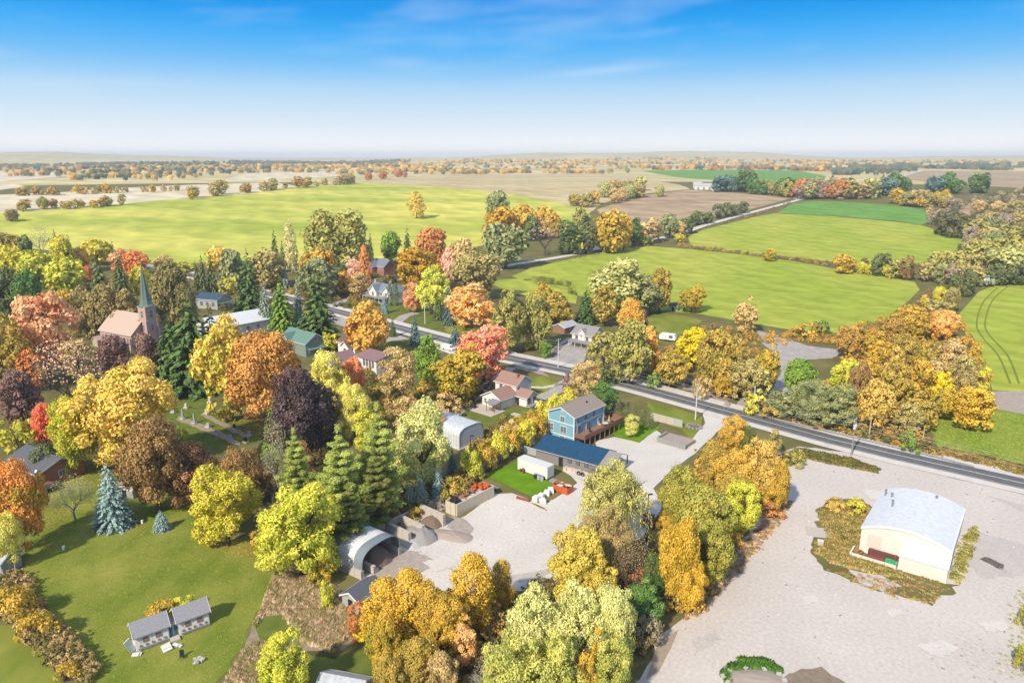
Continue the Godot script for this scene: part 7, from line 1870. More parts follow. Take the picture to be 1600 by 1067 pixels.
	scatter("grass_clumps", "rough grass along the meadow ditch", "grass", PackedVector2Array([Vector2(104.2, -163.5), Vector2(111.2, -157.4), Vector2(117.8, -149.8), Vector2(121.5, -154.9), Vector2(115.0, -163.5), Vector2(106.9, -168.3)]), 420, weeds, 0.6, 1.2, [Color8(170, 145, 85), Color8(140, 130, 60), Color8(120, 95, 60)])

const WORDS_PAL := {"blue": [128, 150, 150, 165, 188, 186, 110, 130, 120, 0.0, 0.2],
	"bluedk": [85, 110, 110, 120, 145, 140, 70, 90, 80, 0.0, 0.2],
	"bluepale": [140, 150, 138, 168, 176, 160, 115, 125, 105, 0.0, 0.2],
	"dkgreen": [76, 96, 60, 114, 128, 76, 141, 136, 76, 0.0, 0.2],
	"dkgreen2": [67, 91, 54, 109, 136, 72, 65, 76, 49, 0.0, 0.25],
	"dkgreen3": [81, 98, 65, 120, 128, 81, 130, 114, 76, 0.0, 0.2],
	"dkolive": [85, 90, 62, 120, 118, 80, 110, 100, 70, 0.0, 0.2],
	"gold": [172, 145, 58, 218, 178, 78, 128, 128, 60, 0.0, 0.2],
	"goldbig": [192, 158, 52, 226, 184, 76, 150, 145, 62, 0.0, 0.2],
	"goldbrown": [160, 128, 68, 200, 160, 85, 130, 125, 65, 0.0, 0.2],
	"golddk": [180, 140, 45, 205, 165, 60, 150, 130, 60, 0.0, 0.2],
	"goldfield": [205, 175, 85, 220, 195, 105, 180, 160, 80, 0.0, 0.2],
	"goldgreen": [138, 140, 58, 205, 172, 70, 175, 150, 62, 0.15, 0.25],
	"goldmaple": [184, 177, 70, 243, 201, 109, 224, 181, 77, 0.4, 0.3],
	"goldorange": [186, 152, 62, 226, 184, 88, 145, 138, 65, 0.0, 0.2],
	"goldpeach": [192, 162, 82, 226, 190, 108, 145, 138, 72, 0.0, 0.2],
	"green": [95, 130, 50, 130, 160, 70, 150, 160, 70, 0.0, 0.25],
	"green2": [81, 117, 63, 120, 152, 78, 87, 109, 65, 0.0, 0.2],
	"greybrush": [130, 120, 100, 165, 150, 125, 100, 110, 70, 0.0, 0.1],
	"greygreen": [118, 128, 86, 155, 160, 115, 165, 155, 100, 0.0, 0.2],
	"greypink": [150, 135, 118, 178, 160, 140, 140, 130, 110, 0.0, 0.1],
	"khaki": [150, 138, 88, 185, 170, 110, 160, 150, 90, 0.0, 0.2],
	"khakidk": [125, 117, 76, 163, 150, 96, 130, 125, 87, 0.0, 0.2],
	"lime": [160, 160, 60, 190, 185, 75, 200, 180, 60, 0.0, 0.2],
	"lime2": [181, 184, 71, 217, 215, 104, 197, 192, 77, 0.0, 0.2],
	"limegold": [197, 192, 93, 232, 221, 129, 219, 197, 88, 0.0, 0.25],
	"limegold2": [164, 164, 66, 232, 197, 99, 208, 197, 88, -0.1, 0.35],
	"limegreen": [142, 159, 55, 192, 186, 71, 219, 197, 66, 0.0, 0.3],
	"olive": [133, 137, 78, 174, 168, 98, 185, 163, 85, 0.0, 0.25],
	"olivebrown": [130, 122, 76, 168, 150, 100, 174, 143, 91, 0.0, 0.25],
	"oliveg": [132, 138, 62, 172, 168, 86, 190, 158, 66, 0.0, 0.25],
	"olivegold": [132, 126, 62, 186, 162, 82, 200, 165, 75, 0.0, 0.25],
	"olivered": [115, 95, 65, 145, 115, 80, 130, 110, 70, 0.0, 0.2],
	"olivewillow": [125, 132, 88, 172, 172, 120, 150, 150, 90, 0.1, 0.2],
	"orange": [202, 152, 62, 232, 184, 96, 160, 148, 65, 0.0, 0.25],
	"orange2": [190, 140, 70, 222, 166, 98, 160, 140, 75, 0.15, 0.1],
	"orangegreen": [140, 140, 50, 230, 160, 90, 225, 150, 50, 0.1, 0.55],
	"orangepeach": [237, 160, 64, 254, 190, 119, 245, 176, 75, 0.0, 0.3],
	"orangepink": [215, 130, 80, 238, 165, 125, 220, 150, 70, 0.0, 0.3],
	"pale": [205, 200, 140, 215, 205, 160, 190, 170, 110, 0.0, 0.1],
	"palebare": [215, 205, 190, 200, 180, 150, 180, 165, 130, 0.0, 0.1],
	"palegreen": [162, 166, 99, 217, 215, 151, 208, 195, 104, 0.0, 0.3],
	"palegreen2": [137, 142, 88, 203, 197, 131, 164, 164, 99, -0.1, 0.35],
	"palegreen3": [144, 155, 79, 197, 195, 112, 213, 192, 79, 0.0, 0.25],
	"palelime": [185, 185, 100, 205, 200, 120, 190, 170, 90, 0.0, 0.2],
	"peach": [229, 170, 107, 245, 192, 139, 224, 170, 85, 0.0, 0.2],
	"peachorange": [240, 165, 75, 254, 190, 133, 245, 181, 85, 0.0, 0.4],
	"pine": [123, 142, 72, 182, 190, 105, 175, 175, 85, -0.15, 0.2],
	"pinedk": [92, 106, 54, 139, 143, 74, 130, 120, 65, -0.1, 0.2],
	"pink": [240, 176, 155, 250, 197, 176, 229, 160, 128, 0.0, 0.2],
	"pinkbare": [218, 176, 149, 237, 197, 170, 224, 160, 117, 0.0, 0.1],
	"purple": [107, 84, 79, 153, 122, 112, 134, 102, 89, 0.0, 0.25],
	"purpledk": [74, 61, 66, 112, 92, 92, 121, 102, 89, 0.0, 0.3],
	"red": [225, 110, 85, 236, 135, 105, 225, 130, 70, 0.0, 0.2],
	"redpink": [218, 123, 94, 247, 168, 141, 213, 170, 96, 0.05, 0.4],
	"rust": [200, 125, 70, 222, 150, 90, 190, 140, 80, 0.0, 0.2],
	"rust2": [180, 120, 72, 210, 150, 95, 170, 130, 80, 0.0, 0.2],
	"salmon": [222, 149, 101, 245, 183, 144, 160, 139, 85, 0.0, 0.15],
	"tan": [175, 150, 100, 212, 184, 130, 140, 130, 80, 0.0, 0.2],
	"tan2": [200, 170, 115, 212, 188, 135, 190, 160, 100, 0.0, 0.1],
	"tanbare": [175, 150, 100, 195, 170, 115, 190, 140, 90, 0.0, 0.1],
	"umber": [117, 94, 64, 165, 132, 89, 178, 146, 76, 0.0, 0.3],
	"umber2": [127, 92, 69, 172, 125, 92, 153, 127, 83, 0.05, 0.2],
	"willow": [172, 168, 92, 208, 200, 128, 150, 145, 80, 0.0, 0.1],
	"willow2": [165, 145, 95, 190, 172, 115, 160, 140, 95, 0.0, 0.1],
	"yellow": [185, 176, 58, 222, 206, 84, 150, 150, 62, 0.0, 0.25],
	"yellow2": [215, 195, 40, 230, 210, 60, 220, 180, 50, 0.0, 0.2],
	"yellowgreen": [155, 166, 57, 206, 204, 85, 219, 197, 77, 0.0, 0.25],
	"yellowolive": [175, 160, 68, 218, 196, 98, 200, 180, 80, 0.0, 0.3],
	"white": [235, 235, 235, 255, 255, 255, 240, 240, 240, 0.0, 0.0]}

const TREES := [
	["spruce", "blue", -78.1, -128.8, 14.2, 8.2, "large blue spruce standing alone on the lower lawn"],
	["spruce", "blue", -68.1, -127.3, 4.4, 3.7, "small blue spruce on the lawn beside the large blue spruce"],
	["baretree", "pale", -87.1, -130.9, 9.9, 6.6, "pale branching young tree with thin yellow leaves beside the large blue spruce"],
	["round", "orangegreen", -89.7, -119.3, 18.5, 10.6, "orange and green maple hiding the slate roofed brick house"],
	["round", "limegold", -88.3, -113.7, 10.9, 5.6, "yellow green tree under the orange maple at the lawn edge"],
	["round", "goldmaple", -88.4, -154.9, 26.5, 19.2, "huge golden maple between the cemetery and the slate roofed house"],
	["round", "limegreen", -99.3, -153.2, 18.8, 11.3, "yellow green maple leaning against the huge golden maple"],
	["round", "umber", -72.0, -134.6, 21.7, 14.1, "broad dark brown tree in front of the huge golden maple"],
	["round", "umber2", -65.8, -136.9, 14.5, 10.2, "dark brown purple tree beside the yellow ash at the lawn edge"],
	["oval", "khaki", -80.7, -141.8, 10.3, 4.1, "small khaki sapling in front of the broad dark brown tree"],
	["round", "purple", -129.7, -180.6, 17.2, 11.1, "dark purple beech at the photo edge beside the pink bare tree"],
	["baretree", "pinkbare", -122.8, -191.4, 23.1, 16.3, "pinkish half bare tree above the huge golden maple"],
	["round", "red", -115.2, -167.5, 12.4, 6.3, "bright red small maple beside the yellow green maple"],
	["shrub", "lime", -120.2, -165.1, 8.8, 8.1, "yellow green round bush behind the slate roofed house"],
	["shrub", "dkgreen", -105.6, -152.5, 8.1, 7.5, "dark green bush beside the brick house deck"],
	["round", "salmon", -152.4, -228.0, 28.9, 20.4, "large salmon orange maple beside the pink brick church"],
	["round", "olivegold", -155.1, -214.5, 24.4, 13.0, "olive gold tree below the large salmon maple"],
	["oval", "rust", -148.3, -213.2, 13.7, 7.9, "rust orange tree under the large salmon maple"],
	["oval", "tan", -138.1, -221.1, 14.8, 10.2, "tan thinning tree between the salmon maple and the church beeches"],
	["round", "purple", -124.0, -217.1, 17.4, 10.8, "purple beech in front of the church nave"],
	["round", "purple", -112.0, -213.2, 19.1, 9.0, "purple beech under the church tower"],
	["spruce", "dkgreen2", -98.0, -213.2, 31.3, 18.7, "tallest dark green spruce beside the church"],
	["spruce", "dkgreen2", -105.2, -214.5, 24.4, 13.8, "dark green spruce closest to the church gable"],
	["spruce", "dkgreen", -93.5, -217.7, 26.1, 15.9, "green spruce in front of the long white roof"],
	["round", "limegold2", -77.8, -188.8, 29.9, 17.4, "tall yellow green maple at the cemetery corner"],
	["round", "orange2", -66.4, -185.3, 26.3, 18.5, "tall orange maple over the end of the cemetery rows"],
	["shrub", "olivegold", -78.6, -187.3, 4.1, 4.6, "small olive bush under the tall orange maple"],
	["shrub", "limegreen", -84.3, -170.8, 4.5, 2.3, "small green clipped shrub beside the cemetery graves"],
	["shrub", "limegreen", -82.1, -169.9, 4.8, 1.9, "second small green clipped shrub beside the cemetery graves"],
	["cedar", "dkgreen", -98.9, -194.0, 3.6, 1.6, "tiny dark cone shrub among the gravestones"],
	["round", "purpledk", -51.6, -163.5, 22.6, 15.9, "great dark purple beech beside the pine grove"],
	["round", "purpledk", -47.3, -168.3, 17.4, 10.1, "dark purple beech merging with the great one beside the lime trees"],
	["round", "purpledk", -66.3, -208.2, 14.4, 8.5, "black purple tree under the green roofed house"],
	["spruce", "green", -56.5, -159.7, 15.4, 6.3, "bright green spruce in front of the great dark purple beech"],
	["round", "umber", -53.9, -134.6, 15.0, 8.5, "dark brown tree behind the yellow ash and the birch stems"],
	["baretree", "pale", -47.2, -134.6, 20.1, 4.9, "white stemmed birch beside the bright green spruce"],
	["shrub", "umber2", -47.6, -151.5, 8.5, 5.2, "dark russet bush between the birch and the pines"],
	["ash", "yellow", -53.3, -122.4, 15.8, 12.8, "round yellow ash at the upper edge of the lawn"],
	["ash", "yellowgreen", -36.5, -111.3, 17.8, 13.5, "big yellow green ash beside the open quonset shed"],
	["shrub", "gold", -46.1, -119.3, 4.4, 4.0, "small golden bush between the two yellow ashes at the lawn edge"],
	["oval", "rust", -37.9, -134.6, 6.8, 3.4, "small rust orange tree behind the big yellow green ash"],
	["pine", "pine", -43.4, -134.6, 18.3, 8.5, "white pine closest to the birch stems"],
	["pine", "pine", -31.8, -123.9, 23.0, 10.9, "broad white pine in the middle of the pine grove"],
	["pine", "pine", -25.7, -129.8, 25.3, 11.4, "tall white pine beside the pale green maple"],
	["pine", "pinedk", -25.9, -125.3, 18.1, 8.0, "darker pine with cones in front of the tall white pine"],
	["pine", "pinedk", -29.1, -117.5, 14.4, 8.0, "low dark green pine behind the open quonset shed"],
	["round", "limegold", -50.3, -188.8, 20.0, 12.6, "lime yellow tree beside the mauve roofed house"],
	["round", "limegold", -40.0, -172.5, 15.7, 9.7, "lime yellow tree above the pine grove"],
	["oval", "yellowgreen", -35.4, -163.5, 11.8, 6.8, "yellow green slender tree between the lime tree and tall white pine"],
	["round", "orangepink", -45.1, -196.7, 16.0, 6.2, "orange pink maple touching the mauve roof"],
	["round", "palegreen", -19.7, -144.9, 20.4, 13.7, "pale green maple beside the white quonset building"],
	["round", "peach", -20.2, -173.4, 11.0, 6.5, "peach tree peeping over the pale green maple"],
	["oval", "tan", -31.5, -191.4, 20.4, 11.7, "tall tan tree below the white annex with four windows"],
	["shrub", "tan", -27.0, -180.6, 9.3, 11.8, "tan thicket bush behind the pale green maple"],
	["shrub", "tan", -17.9, -192.4, 6.8, 9.3, "russet tan bush beside the lane to the white house"],
	["round", "green", -27.2, -221.1, 16.2, 8.9, "round green tree on the lawn below the three roadside spruces"],
	["round", "goldgreen", -15.8, -203.5, 17.6, 16.5, "wide gold and green maple between the lane and the main road"],
	["round", "redpink", -9.0, -222.4, 19.0, 14.7, "red pink maple at the roadside beside the white house"],
	["spruce", "bluedk", -13.6, -152.5, 7.3, 3.2, "narrow blue green spruce beside the white quonset wall"],
	["spruce", "blue", -15.5, -139.8, 8.7, 3.8, "silver blue spruce above the concrete bins"],
	["spruce", "bluepale", -19.0, -137.4, 7.5, 4.5, "dull blue spruce beside the silver blue spruce above the bins"],
	["spruce", "bluepale", -21.1, -136.9, 5.8, 3.4, "short dull spruce with bare pole at its side above the bins"],
	["shrub", "gold", -19.4, -131.4, 3.1, 3.3, "bright yellow bush above the concrete bins"],
	["shrub", "olivegold", -12.7, -138.9, 5.8, 7.0, "olive thicket at the end of the long cream wall"],
	["shrub", "yellowgreen", -8.9, -150.4, 8.2, 5.2, "yellow bush at the lower end of the board fence hedge"],
	["shrub", "gold", -5.6, -154.9, 7.4, 5.0, "golden shrub in the board fence hedge, first from the village side", "hedge along the grey board fence"],
	["shrub", "yellow", -2.7, -159.7, 8.1, 5.4, "yellow shrub in the board fence hedge, first from the village side", "hedge along the grey board fence"],
	["shrub", "gold", 0.0, -163.5, 7.9, 4.9, "golden shrub in the board fence hedge, second from the village side", "hedge along the grey board fence"],
	["shrub", "yellow", 3.2, -168.3, 8.1, 6.0, "yellow shrub in the board fence hedge, second from the village side", "hedge along the grey board fence"],
	["shrub", "gold", 6.2, -173.4, 8.3, 5.9, "golden shrub in the board fence hedge, third from the village side", "hedge along the grey board fence"],
	["shrub", "yellow", 8.9, -182.4, 8.3, 5.1, "yellow shrub in the board fence hedge, third from the village side", "hedge along the grey board fence"],
	["shrub", "yellowgreen", 13.1, -190.4, 7.5, 6.0, "yellow green shrub in the board fence hedge", "hedge along the grey board fence"],
	["shrub", "yellow", 16.8, -195.6, 7.3, 5.8, "yellow shrub in the board fence hedge, fourth from the village side", "hedge along the grey board fence"],
	["shrub", "tan", -0.8, -172.5, 6.1, 5.9, "brown thorny bush on the lawn beside the fence hedge"],
	["oval", "tan", 21.0, -196.7, 14.7, 8.0, "tall tan tree behind the blue house"],
	["cedar", "purple", 16.5, -207.0, 8.4, 2.9, "narrow dark purple tree at the drive behind the blue house"],
	["round", "green2", 25.2, -193.5, 9.5, 8.3, "round dark green tree at the road behind the blue house"],
	["cedar", "dkgreen3", 29.4, -188.3, 6.0, 2.6, "dark green cedar in the clipped roadside row, first from the village side", "cedar row by the road"],
	["cedar", "dkgreen3", 31.1, -186.7, 5.8, 2.6, "dark green cedar in the clipped roadside row, second from the village side", "cedar row by the road"],
	["cedar", "dkgreen3", 32.9, -184.9, 5.7, 2.6, "dark green cedar in the clipped roadside row, third from the village side", "cedar row by the road"],
	["cedar", "dkgreen3", 35.0, -182.9, 5.5, 2.6, "dark green cedar in the clipped roadside row, fourth from the village side", "cedar row by the road"],
	["cedar", "dkgreen3", 36.7, -181.2, 5.3, 2.6, "dark green cedar in the clipped roadside row, fifth from the village side", "cedar row by the road"],
	["oval", "palelime", 31.1, -176.0, 6.2, 4.6, "small pale green tree on the blue house lawn"],
	["round", "orange", -52.3, -255.1, 20.9, 16.7, "bright orange maple between the main road and the brown roofed house"],
	["spruce", "dkgreen", -48.3, -284.5, 8.2, 3.6, "small dark spruce at the road edge beside the bright orange maple"],
	["spruce", "bluedk", -37.3, -270.0, 13.6, 4.9, "tall blue spruce at the road edge above the lawn"],
	["spruce", "bluedk", -21.9, -270.0, 8.1, 6.9, "wide low blue spruce at the road beside the grey parked vehicle"],
	["cedar", "dkgreen", -59.7, -348.2, 11.3, 2.8, "narrow clipped cedar in front of the white farmhouse"],
	["cedar", "dkgreen", -56.9, -348.2, 11.3, 2.8, "second narrow clipped cedar in front of the white farmhouse, nearer its gable end"],
	["spruce", "blue", -59.3, -329.4, 10.3, 4.4, "blue spruce in front of the white farmhouse porch"],
	["round", "salmon", -46.6, -332.2, 14.6, 9.0, "salmon red maple at the gable end of the white farmhouse"],
	["round", "lime2", -36.3, -326.5, 22.9, 15.2, "tall lime green maple beside the white farmhouse"],
	["spruce", "bluedk", -27.5, -305.4, 19.6, 6.1, "blue spruce between the lime green maple and the peach maple"],
	["spruce", "dkgreen", -33.0, -315.6, 13.9, 5.7, "dark spruce in the shade of the lime green maple"],
	["round", "peachorange", -17.3, -300.5, 19.6, 21.7, "round peach orange maple on the far side of the main road"],
	["round", "khaki", -18.7, -361.6, 25.2, 22.6, "broad khaki tree behind the peach orange maple"],
	["round", "golddk", -50.3, -381.8, 25.2, 27.2, "broad golden maple behind the white farmhouse"],
	["round", "rust2", -48.8, -438.3, 29.4, 18.6, "russet gold maple at the edge of the yellow green field"],
	["round", "green", -80.6, -480.4, 22.0, 14.4, "bright green round tree behind the blue roofed house"],
	["spruce", "dkgreen", -69.8, -482.3, 25.2, 9.4, "slim spruce at the field edge beside the bright green round tree"],
	["spruce", "dkgreen", -96.1, -490.5, 20.3, 5.6, "dark pointed spruce behind the blue roofed house"],
	["cedar", "rust", -80.7, -393.2, 24.4, 7.7, "tall narrow russet tree in front of the blue roofed house"],
	["round", "pink", -92.0, -416.9, 14.0, 9.7, "pink tree beside the tall narrow russet tree"],
	["oval", "orange", -88.3, -375.5, 13.3, 6.7, "small orange tree with a forked trunk by the farmhouse lane"],
	["poplar", "olive", -114.5, -442.0, 39.8, 27.3, "tall olive poplar, the fuller of the pair at the field edge"],
	["poplar", "olive", -98.9, -442.0, 39.5, 25.7, "tall olive poplar beside the fuller poplar at the field edge"],
	["poplar", "pale", -135.8, -442.0, 32.5, 8.6, "slender pale birch beside the poplars"],
	["spruce", "dkgreen", -150.8, -459.0, 26.6, 7.3, "pointed spruce beside the slender pale birch"],
	["spruce", "dkgreen", -142.3, -447.6, 20.9, 6.3, "shorter spruce between the pale birch and the pointed spruce"],
	["round", "goldorange", -110.0, -416.9, 20.2, 14.8, "orange gold tree under the tall poplars"],
	["round", "gold", -118.9, -415.2, 16.7, 9.6, "gold tree beside the orange gold tree under the poplars"],
	["round", "greygreen", -98.4, -361.6, 21.9, 20.0, "spreading grey green pine by the lane to the white farmhouse"],
	["round", "dkgreen", -93.0, -378.6, 16.2, 9.5, "dark green tree behind the small orange forked tree"],
	["oval", "tan", -79.3, -369.3, 13.3, 11.2, "thin brown tree by the farmhouse lane"],
	["spruce", "dkgreen2", -120.2, -326.5, 30.7, 16.4, "very tall dark spruce beside the navy roofed building"],
	["round", "greygreen", -150.7, -386.7, 23.0, 15.2, "grey green tree behind the very tall dark spruce"],
	["round", "khaki", -134.7, -396.5, 22.4, 19.1, "khaki tree on the road side of the very tall dark spruce"],
	["spruce", "dkgreen", -167.6, -380.3, 18.3, 5.1, "shortest of the three thin spruces at the road bend"],
	["spruce", "dkgreen", -164.3, -380.3, 21.7, 5.4, "middle one of the three thin spruces at the road bend"],
	["spruce", "dkgreen", -161.1, -383.5, 23.3, 6.1, "tallest of the three thin spruces at the road bend"],
	["round", "goldmaple", -183.4, -447.7, 15.8, 14.3, "yellow tree behind the three thin spruces"],
	["shrub", "lime", -149.0, -374.0, 10.0, 8.7, "lime bush beside the navy roofed building"],
	["round", "tan", -215.9, -445.9, 10.2, 11.9, "small tan tree at the field edge by the road bend"],
	["shrub", "lime", -204.2, -445.9, 6.4, 17.5, "low lime bushes at the field edge by the road bend"],
	["spruce", "bluepale", -104.9, -300.5, 21.5, 8.1, "pale spruce closest to the long white roof"],
	["spruce", "green", -94.9, -291.2, 24.0, 12.6, "green spruce in the row behind the green roofed house"],
	["spruce", "bluepale", -90.8, -300.5, 22.0, 7.0, "grey blue spruce in the row behind the green roofed house"],
	["spruce", "dkgreen2", -74.0, -268.1, 28.2, 18.9, "widest dark spruce of the row behind the green roofed house"],
	["spruce", "bluepale", -126.2, -396.5, 14.7, 6.4, "small blue spruce up the road from the spruce row"],
	["shrub", "lime", -68.5, -260.5, 7.4, 7.1, "lime bush beside the green roofed house gable"],
	["round", "olivebrown", -169.5, -280.2, 22.2, 13.2, "olive brown tree behind the church roof, next to the salmon maple"],
	["round", "olivebrown", -161.8, -280.2, 22.7, 13.2, "olive brown tree rising behind the church ridge"],
	["round", "olivebrown", -153.1, -280.2, 21.2, 12.7, "olive brown tree between the church ridge and the steeple"],
	["round", "khakidk", -142.7, -296.9, 30.6, 15.5, "large olive tree on the road side of the church steeple"],
	["round", "khakidk", -133.8, -291.2, 21.4, 10.5, "olive tree with bare limbs behind the tall church spruce"],
	["round", "yellow", -186.7, -360.1, 18.0, 10.3, "bright yellow tree behind the church steeple"],
	["spruce", "dkgreen", -207.3, -358.7, 24.4, 10.2, "dark spruce behind the church beside the red tree"],
	["spruce", "dkgreen", -192.4, -351.2, 25.6, 10.7, "dark spruce behind the church, nearer the steeple"],
	["round", "red", -243.5, -410.3, 9.4, 5.9, "small red tree between yellow trees behind the church"],
	["round", "dkgreen", -224.5, -316.1, 23.9, 14.2, "dark green tree at the photo edge behind the salmon maple"],
	["round", "green2", -215.0, -316.1, 22.8, 11.4, "green tree behind the salmon maple"],
	["round", "yellowgreen", -228.7, -366.3, 21.9, 18.3, "wide yellow green tree in the yellow grove"],
	["round", "yellow", -268.2, -429.6, 23.3, 15.2, "tall yellow tree of the yellow grove"],
	["round", "yellow", -284.1, -407.0, 20.9, 16.6, "yellow tree at the photo edge in the yellow grove"],
	["round", "yellowgreen", -258.2, -390.2, 21.5, 19.4, "lime yellow tree in the middle of the yellow grove"],
	["round", "goldorange", -264.9, -440.5, 15.0, 13.3, "orange yellow tree of the yellow grove nearest the field"],
	["round", "gold", -199.8, -316.1, 14.3, 9.7, "small gold tree under the yellow grove"],
	["round", "yellow", -266.3, -463.2, 17.4, 18.0, "round yellow tree at the field edge behind the church spruces"],
	["spruce", "dkgreen", -256.2, -463.2, 16.7, 5.7, "small dark spruce at the field edge by the round yellow tree"],
	["round", "salmon", -241.7, -442.3, 14.3, 12.6, "salmon tree at the field edge behind the church"],
	["round", "rust", -224.1, -427.7, 15.9, 14.4, "russet tree at the field edge behind the steeple"],
	["spruce", "dkgreen", -286.0, -467.2, 20.6, 5.0, "thin dark spruce at the field edge by the yellow grove"],
	["round", "dkgreen", -316.4, -469.2, 18.1, 10.8, "dark green tree at the field edge by the yellow grove"],
	["baretree", "pale", -314.3, -483.1, 22.2, 12.8, "pale bare birch at the field edge by the yellow grove"],
	["spruce", "dkgreen", -304.6, -483.1, 21.1, 6.0, "spruce beside the pale bare birch at the field edge"],
	["round", "olivegold", -330.1, -473.2, 18.9, 16.7, "olive gold tree at the field edge at the photo border"],
	["round", "olive", -0.9, -258.7, 24.0, 14.1, "big olive tree beside the garage with the metal roof"],
	["round", "olive", 9.1, -265.2, 21.4, 13.0, "second big olive tree beside the garage with the metal roof"],
	["round", "olivegold", 18.6, -302.9, 15.1, 15.9, "gold and olive tree behind the garage with the metal roof"],
	["shrub", "yellow", 6.8, -264.2, 5.5, 4.8, "yellow bush under the big olive trees"],
	["round", "green", 12.0, -251.6, 7.1, 4.6, "round green shrub tree at the mouth of the grey house drive"],
	["shrub", "gold", 15.6, -361.6, 9.7, 11.7, "gold bush at the edge of the middle green field"],
	["spruce", "dkgreen2", 32.2, -307.9, 16.4, 10.5, "dark conifer behind the grey house"],
	["oval", "olivegold", 39.6, -302.9, 17.8, 12.0, "olive gold tree behind the grey house"],
	["round", "palegreen2", 49.7, -326.5, 26.6, 30.4, "big spreading pale olive tree at the edge of the middle green field"],
	["round", "olivegold", 69.1, -332.2, 21.1, 13.1, "yellow olive tree beside the big spreading tree"],
	["round", "greygreen", 59.1, -329.4, 18.0, 20.7, "grey green tree in the shade of the big spreading tree"],
	["round", "goldgreen", 84.2, -332.2, 13.4, 13.7, "round gold green tree on the edge of the middle green field"],
	["oval", "olive", 30.3, -228.0, 15.2, 10.9, "olive tree in front of the grey house gable"],
	["round", "olive", 37.4, -221.1, 21.0, 14.2, "tall olive tree between the grey house and the orange maples"],
	["round", "orange", 46.3, -275.0, 17.6, 9.5, "orange maple behind the tall olive tree"],
	["round", "orangepeach", 44.9, -231.7, 16.5, 9.8, "orange peach maple beside the tall olive tree"],
	["round", "purple", 54.3, -291.2, 10.3, 4.2, "small purple tree behind the orange peach maple"],
	["shrub", "rust2", 28.2, -226.6, 5.9, 7.1, "small rust bush at the road below the grey house drive"],
	["shrub", "dkgreen", 29.4, -219.7, 5.7, 6.1, "dark green bush at the road below the tall olive tree"],
	["shrub", "green", 44.2, -217.1, 5.0, 5.2, "green bush at the roadside under the orange peach maple"],
	["oval", "tan", 21.1, -217.7, 7.8, 6.0, "tan roadside tree at the grey house drive"],
	["round", "yellow2", 60.7, -235.4, 15.4, 11.2, "bright yellow tree in the wood beside the quarry track"],
	["round", "olivegold", 50.1, -217.7, 12.5, 10.4, "olive gold tree between the orange peach maple and the bright yellow tree"],
	["round", "olivegold", 63.5, -217.7, 19.3, 11.6, "olive gold tree, tallest of the wood beside the quarry track"],
	["round", "olivegold", 67.4, -209.5, 19.2, 10.8, "second tallest olive gold tree of the wood beside the quarry track"],
	["round", "goldgreen", 75.8, -208.2, 16.4, 10.4, "gold green tree at the bend of the quarry track"],
	["round", "khaki", 69.2, -203.5, 13.4, 9.4, "khaki tree in front of the gold green tree at the track bend"],
	["round", "gold", 63.3, -207.0, 8.8, 6.5, "small golden tree at the roadside by the white sign wall"],
	["shrub", "tan", 56.7, -205.2, 7.4, 5.7, "tan bush beside the white sign wall at the roadside"],
	["oval", "palegreen", 73.5, -203.5, 11.1, 6.4, "light green tree at the mouth of the quarry track"],
	["oval", "tan2", 96.3, -291.2, 15.6, 10.0, "sparse tan tree at the near corner of the middle green field"],
	["round", "green", 85.4, -205.2, 12.9, 8.7, "bright green tree inside the loop of the quarry track"],
	["shrub", "yellow", 68.2, -192.4, 6.1, 6.1, "yellow bush at the corner of the guard rail"],
	["shrub", "gold", 71.9, -188.3, 4.5, 4.6, "gold bush beside the guard rail corner"],
	["shrub", "dkgreen", 126.3, -286.7, 6.4, 7.3, "dark green bush above the quarry track at the field edge"],
	["shrub", "gold", 119.5, -284.5, 5.8, 11.4, "gold thicket above the quarry track at the field edge"],
	["round", "yellowgreen", 97.7, -202.3, 13.7, 8.6, "yellow green tree in the thicket beyond the road", "golden thicket beyond the road"],
	["round", "gold", 106.6, -205.2, 13.7, 8.4, "golden tree in the thicket beyond the road, first from the village side", "golden thicket beyond the road"],
	["round", "olivegold", 107.5, -194.0, 16.0, 11.5, "olive gold tree in the thicket beyond the road, first from the village side", "golden thicket beyond the road"],
	["round", "goldpeach", 95.7, -180.6, 13.9, 10.8, "peach gold tree in the thicket beyond the road, first from the village side", "golden thicket beyond the road"],
	["round", "gold", 115.1, -196.7, 16.0, 9.5, "golden tree in the thicket beyond the road, second from the village side", "golden thicket beyond the road"],
	["round", "yellow2", 122.0, -196.7, 11.5, 7.7, "bright yellow tree in the thicket beyond the road", "golden thicket beyond the road"],
	["round", "goldgreen", 118.8, -188.8, 10.2, 8.1, "gold green tree in the thicket beyond the road", "golden thicket beyond the road"],
	["round", "olivebrown", 127.0, -194.0, 12.7, 7.6, "olive brown tree in the thicket beyond the road", "golden thicket beyond the road"],
	["round", "olivegold", 108.0, -180.6, 11.1, 8.1, "olive gold tree in the thicket beyond the road, second from the village side", "golden thicket beyond the road"],
	["round", "khaki", 102.9, -176.9, 8.8, 7.6, "khaki tree in the thicket beyond the road, first from the village side", "golden thicket beyond the road"],
	["round", "goldpeach", 118.2, -213.2, 14.7, 7.9, "peach gold tree in the thicket beyond the road, second from the village side", "golden thicket beyond the road"],
	["oval", "gold", 141.7, -213.2, 15.7, 5.5, "golden tree in the thicket beyond the road, third from the village side", "golden thicket beyond the road"],
	["oval", "yellow", 139.6, -205.2, 10.9, 4.9, "yellow tree in the thicket beyond the road", "golden thicket beyond the road"],
	["round", "tan", 140.1, -221.1, 14.8, 10.2, "tan tree in the thicket beyond the road, second from the village side", "golden thicket beyond the road"],
	["round", "khaki", 136.1, -208.2, 13.1, 9.2, "khaki tree in the thicket beyond the road, second from the village side", "golden thicket beyond the road"],
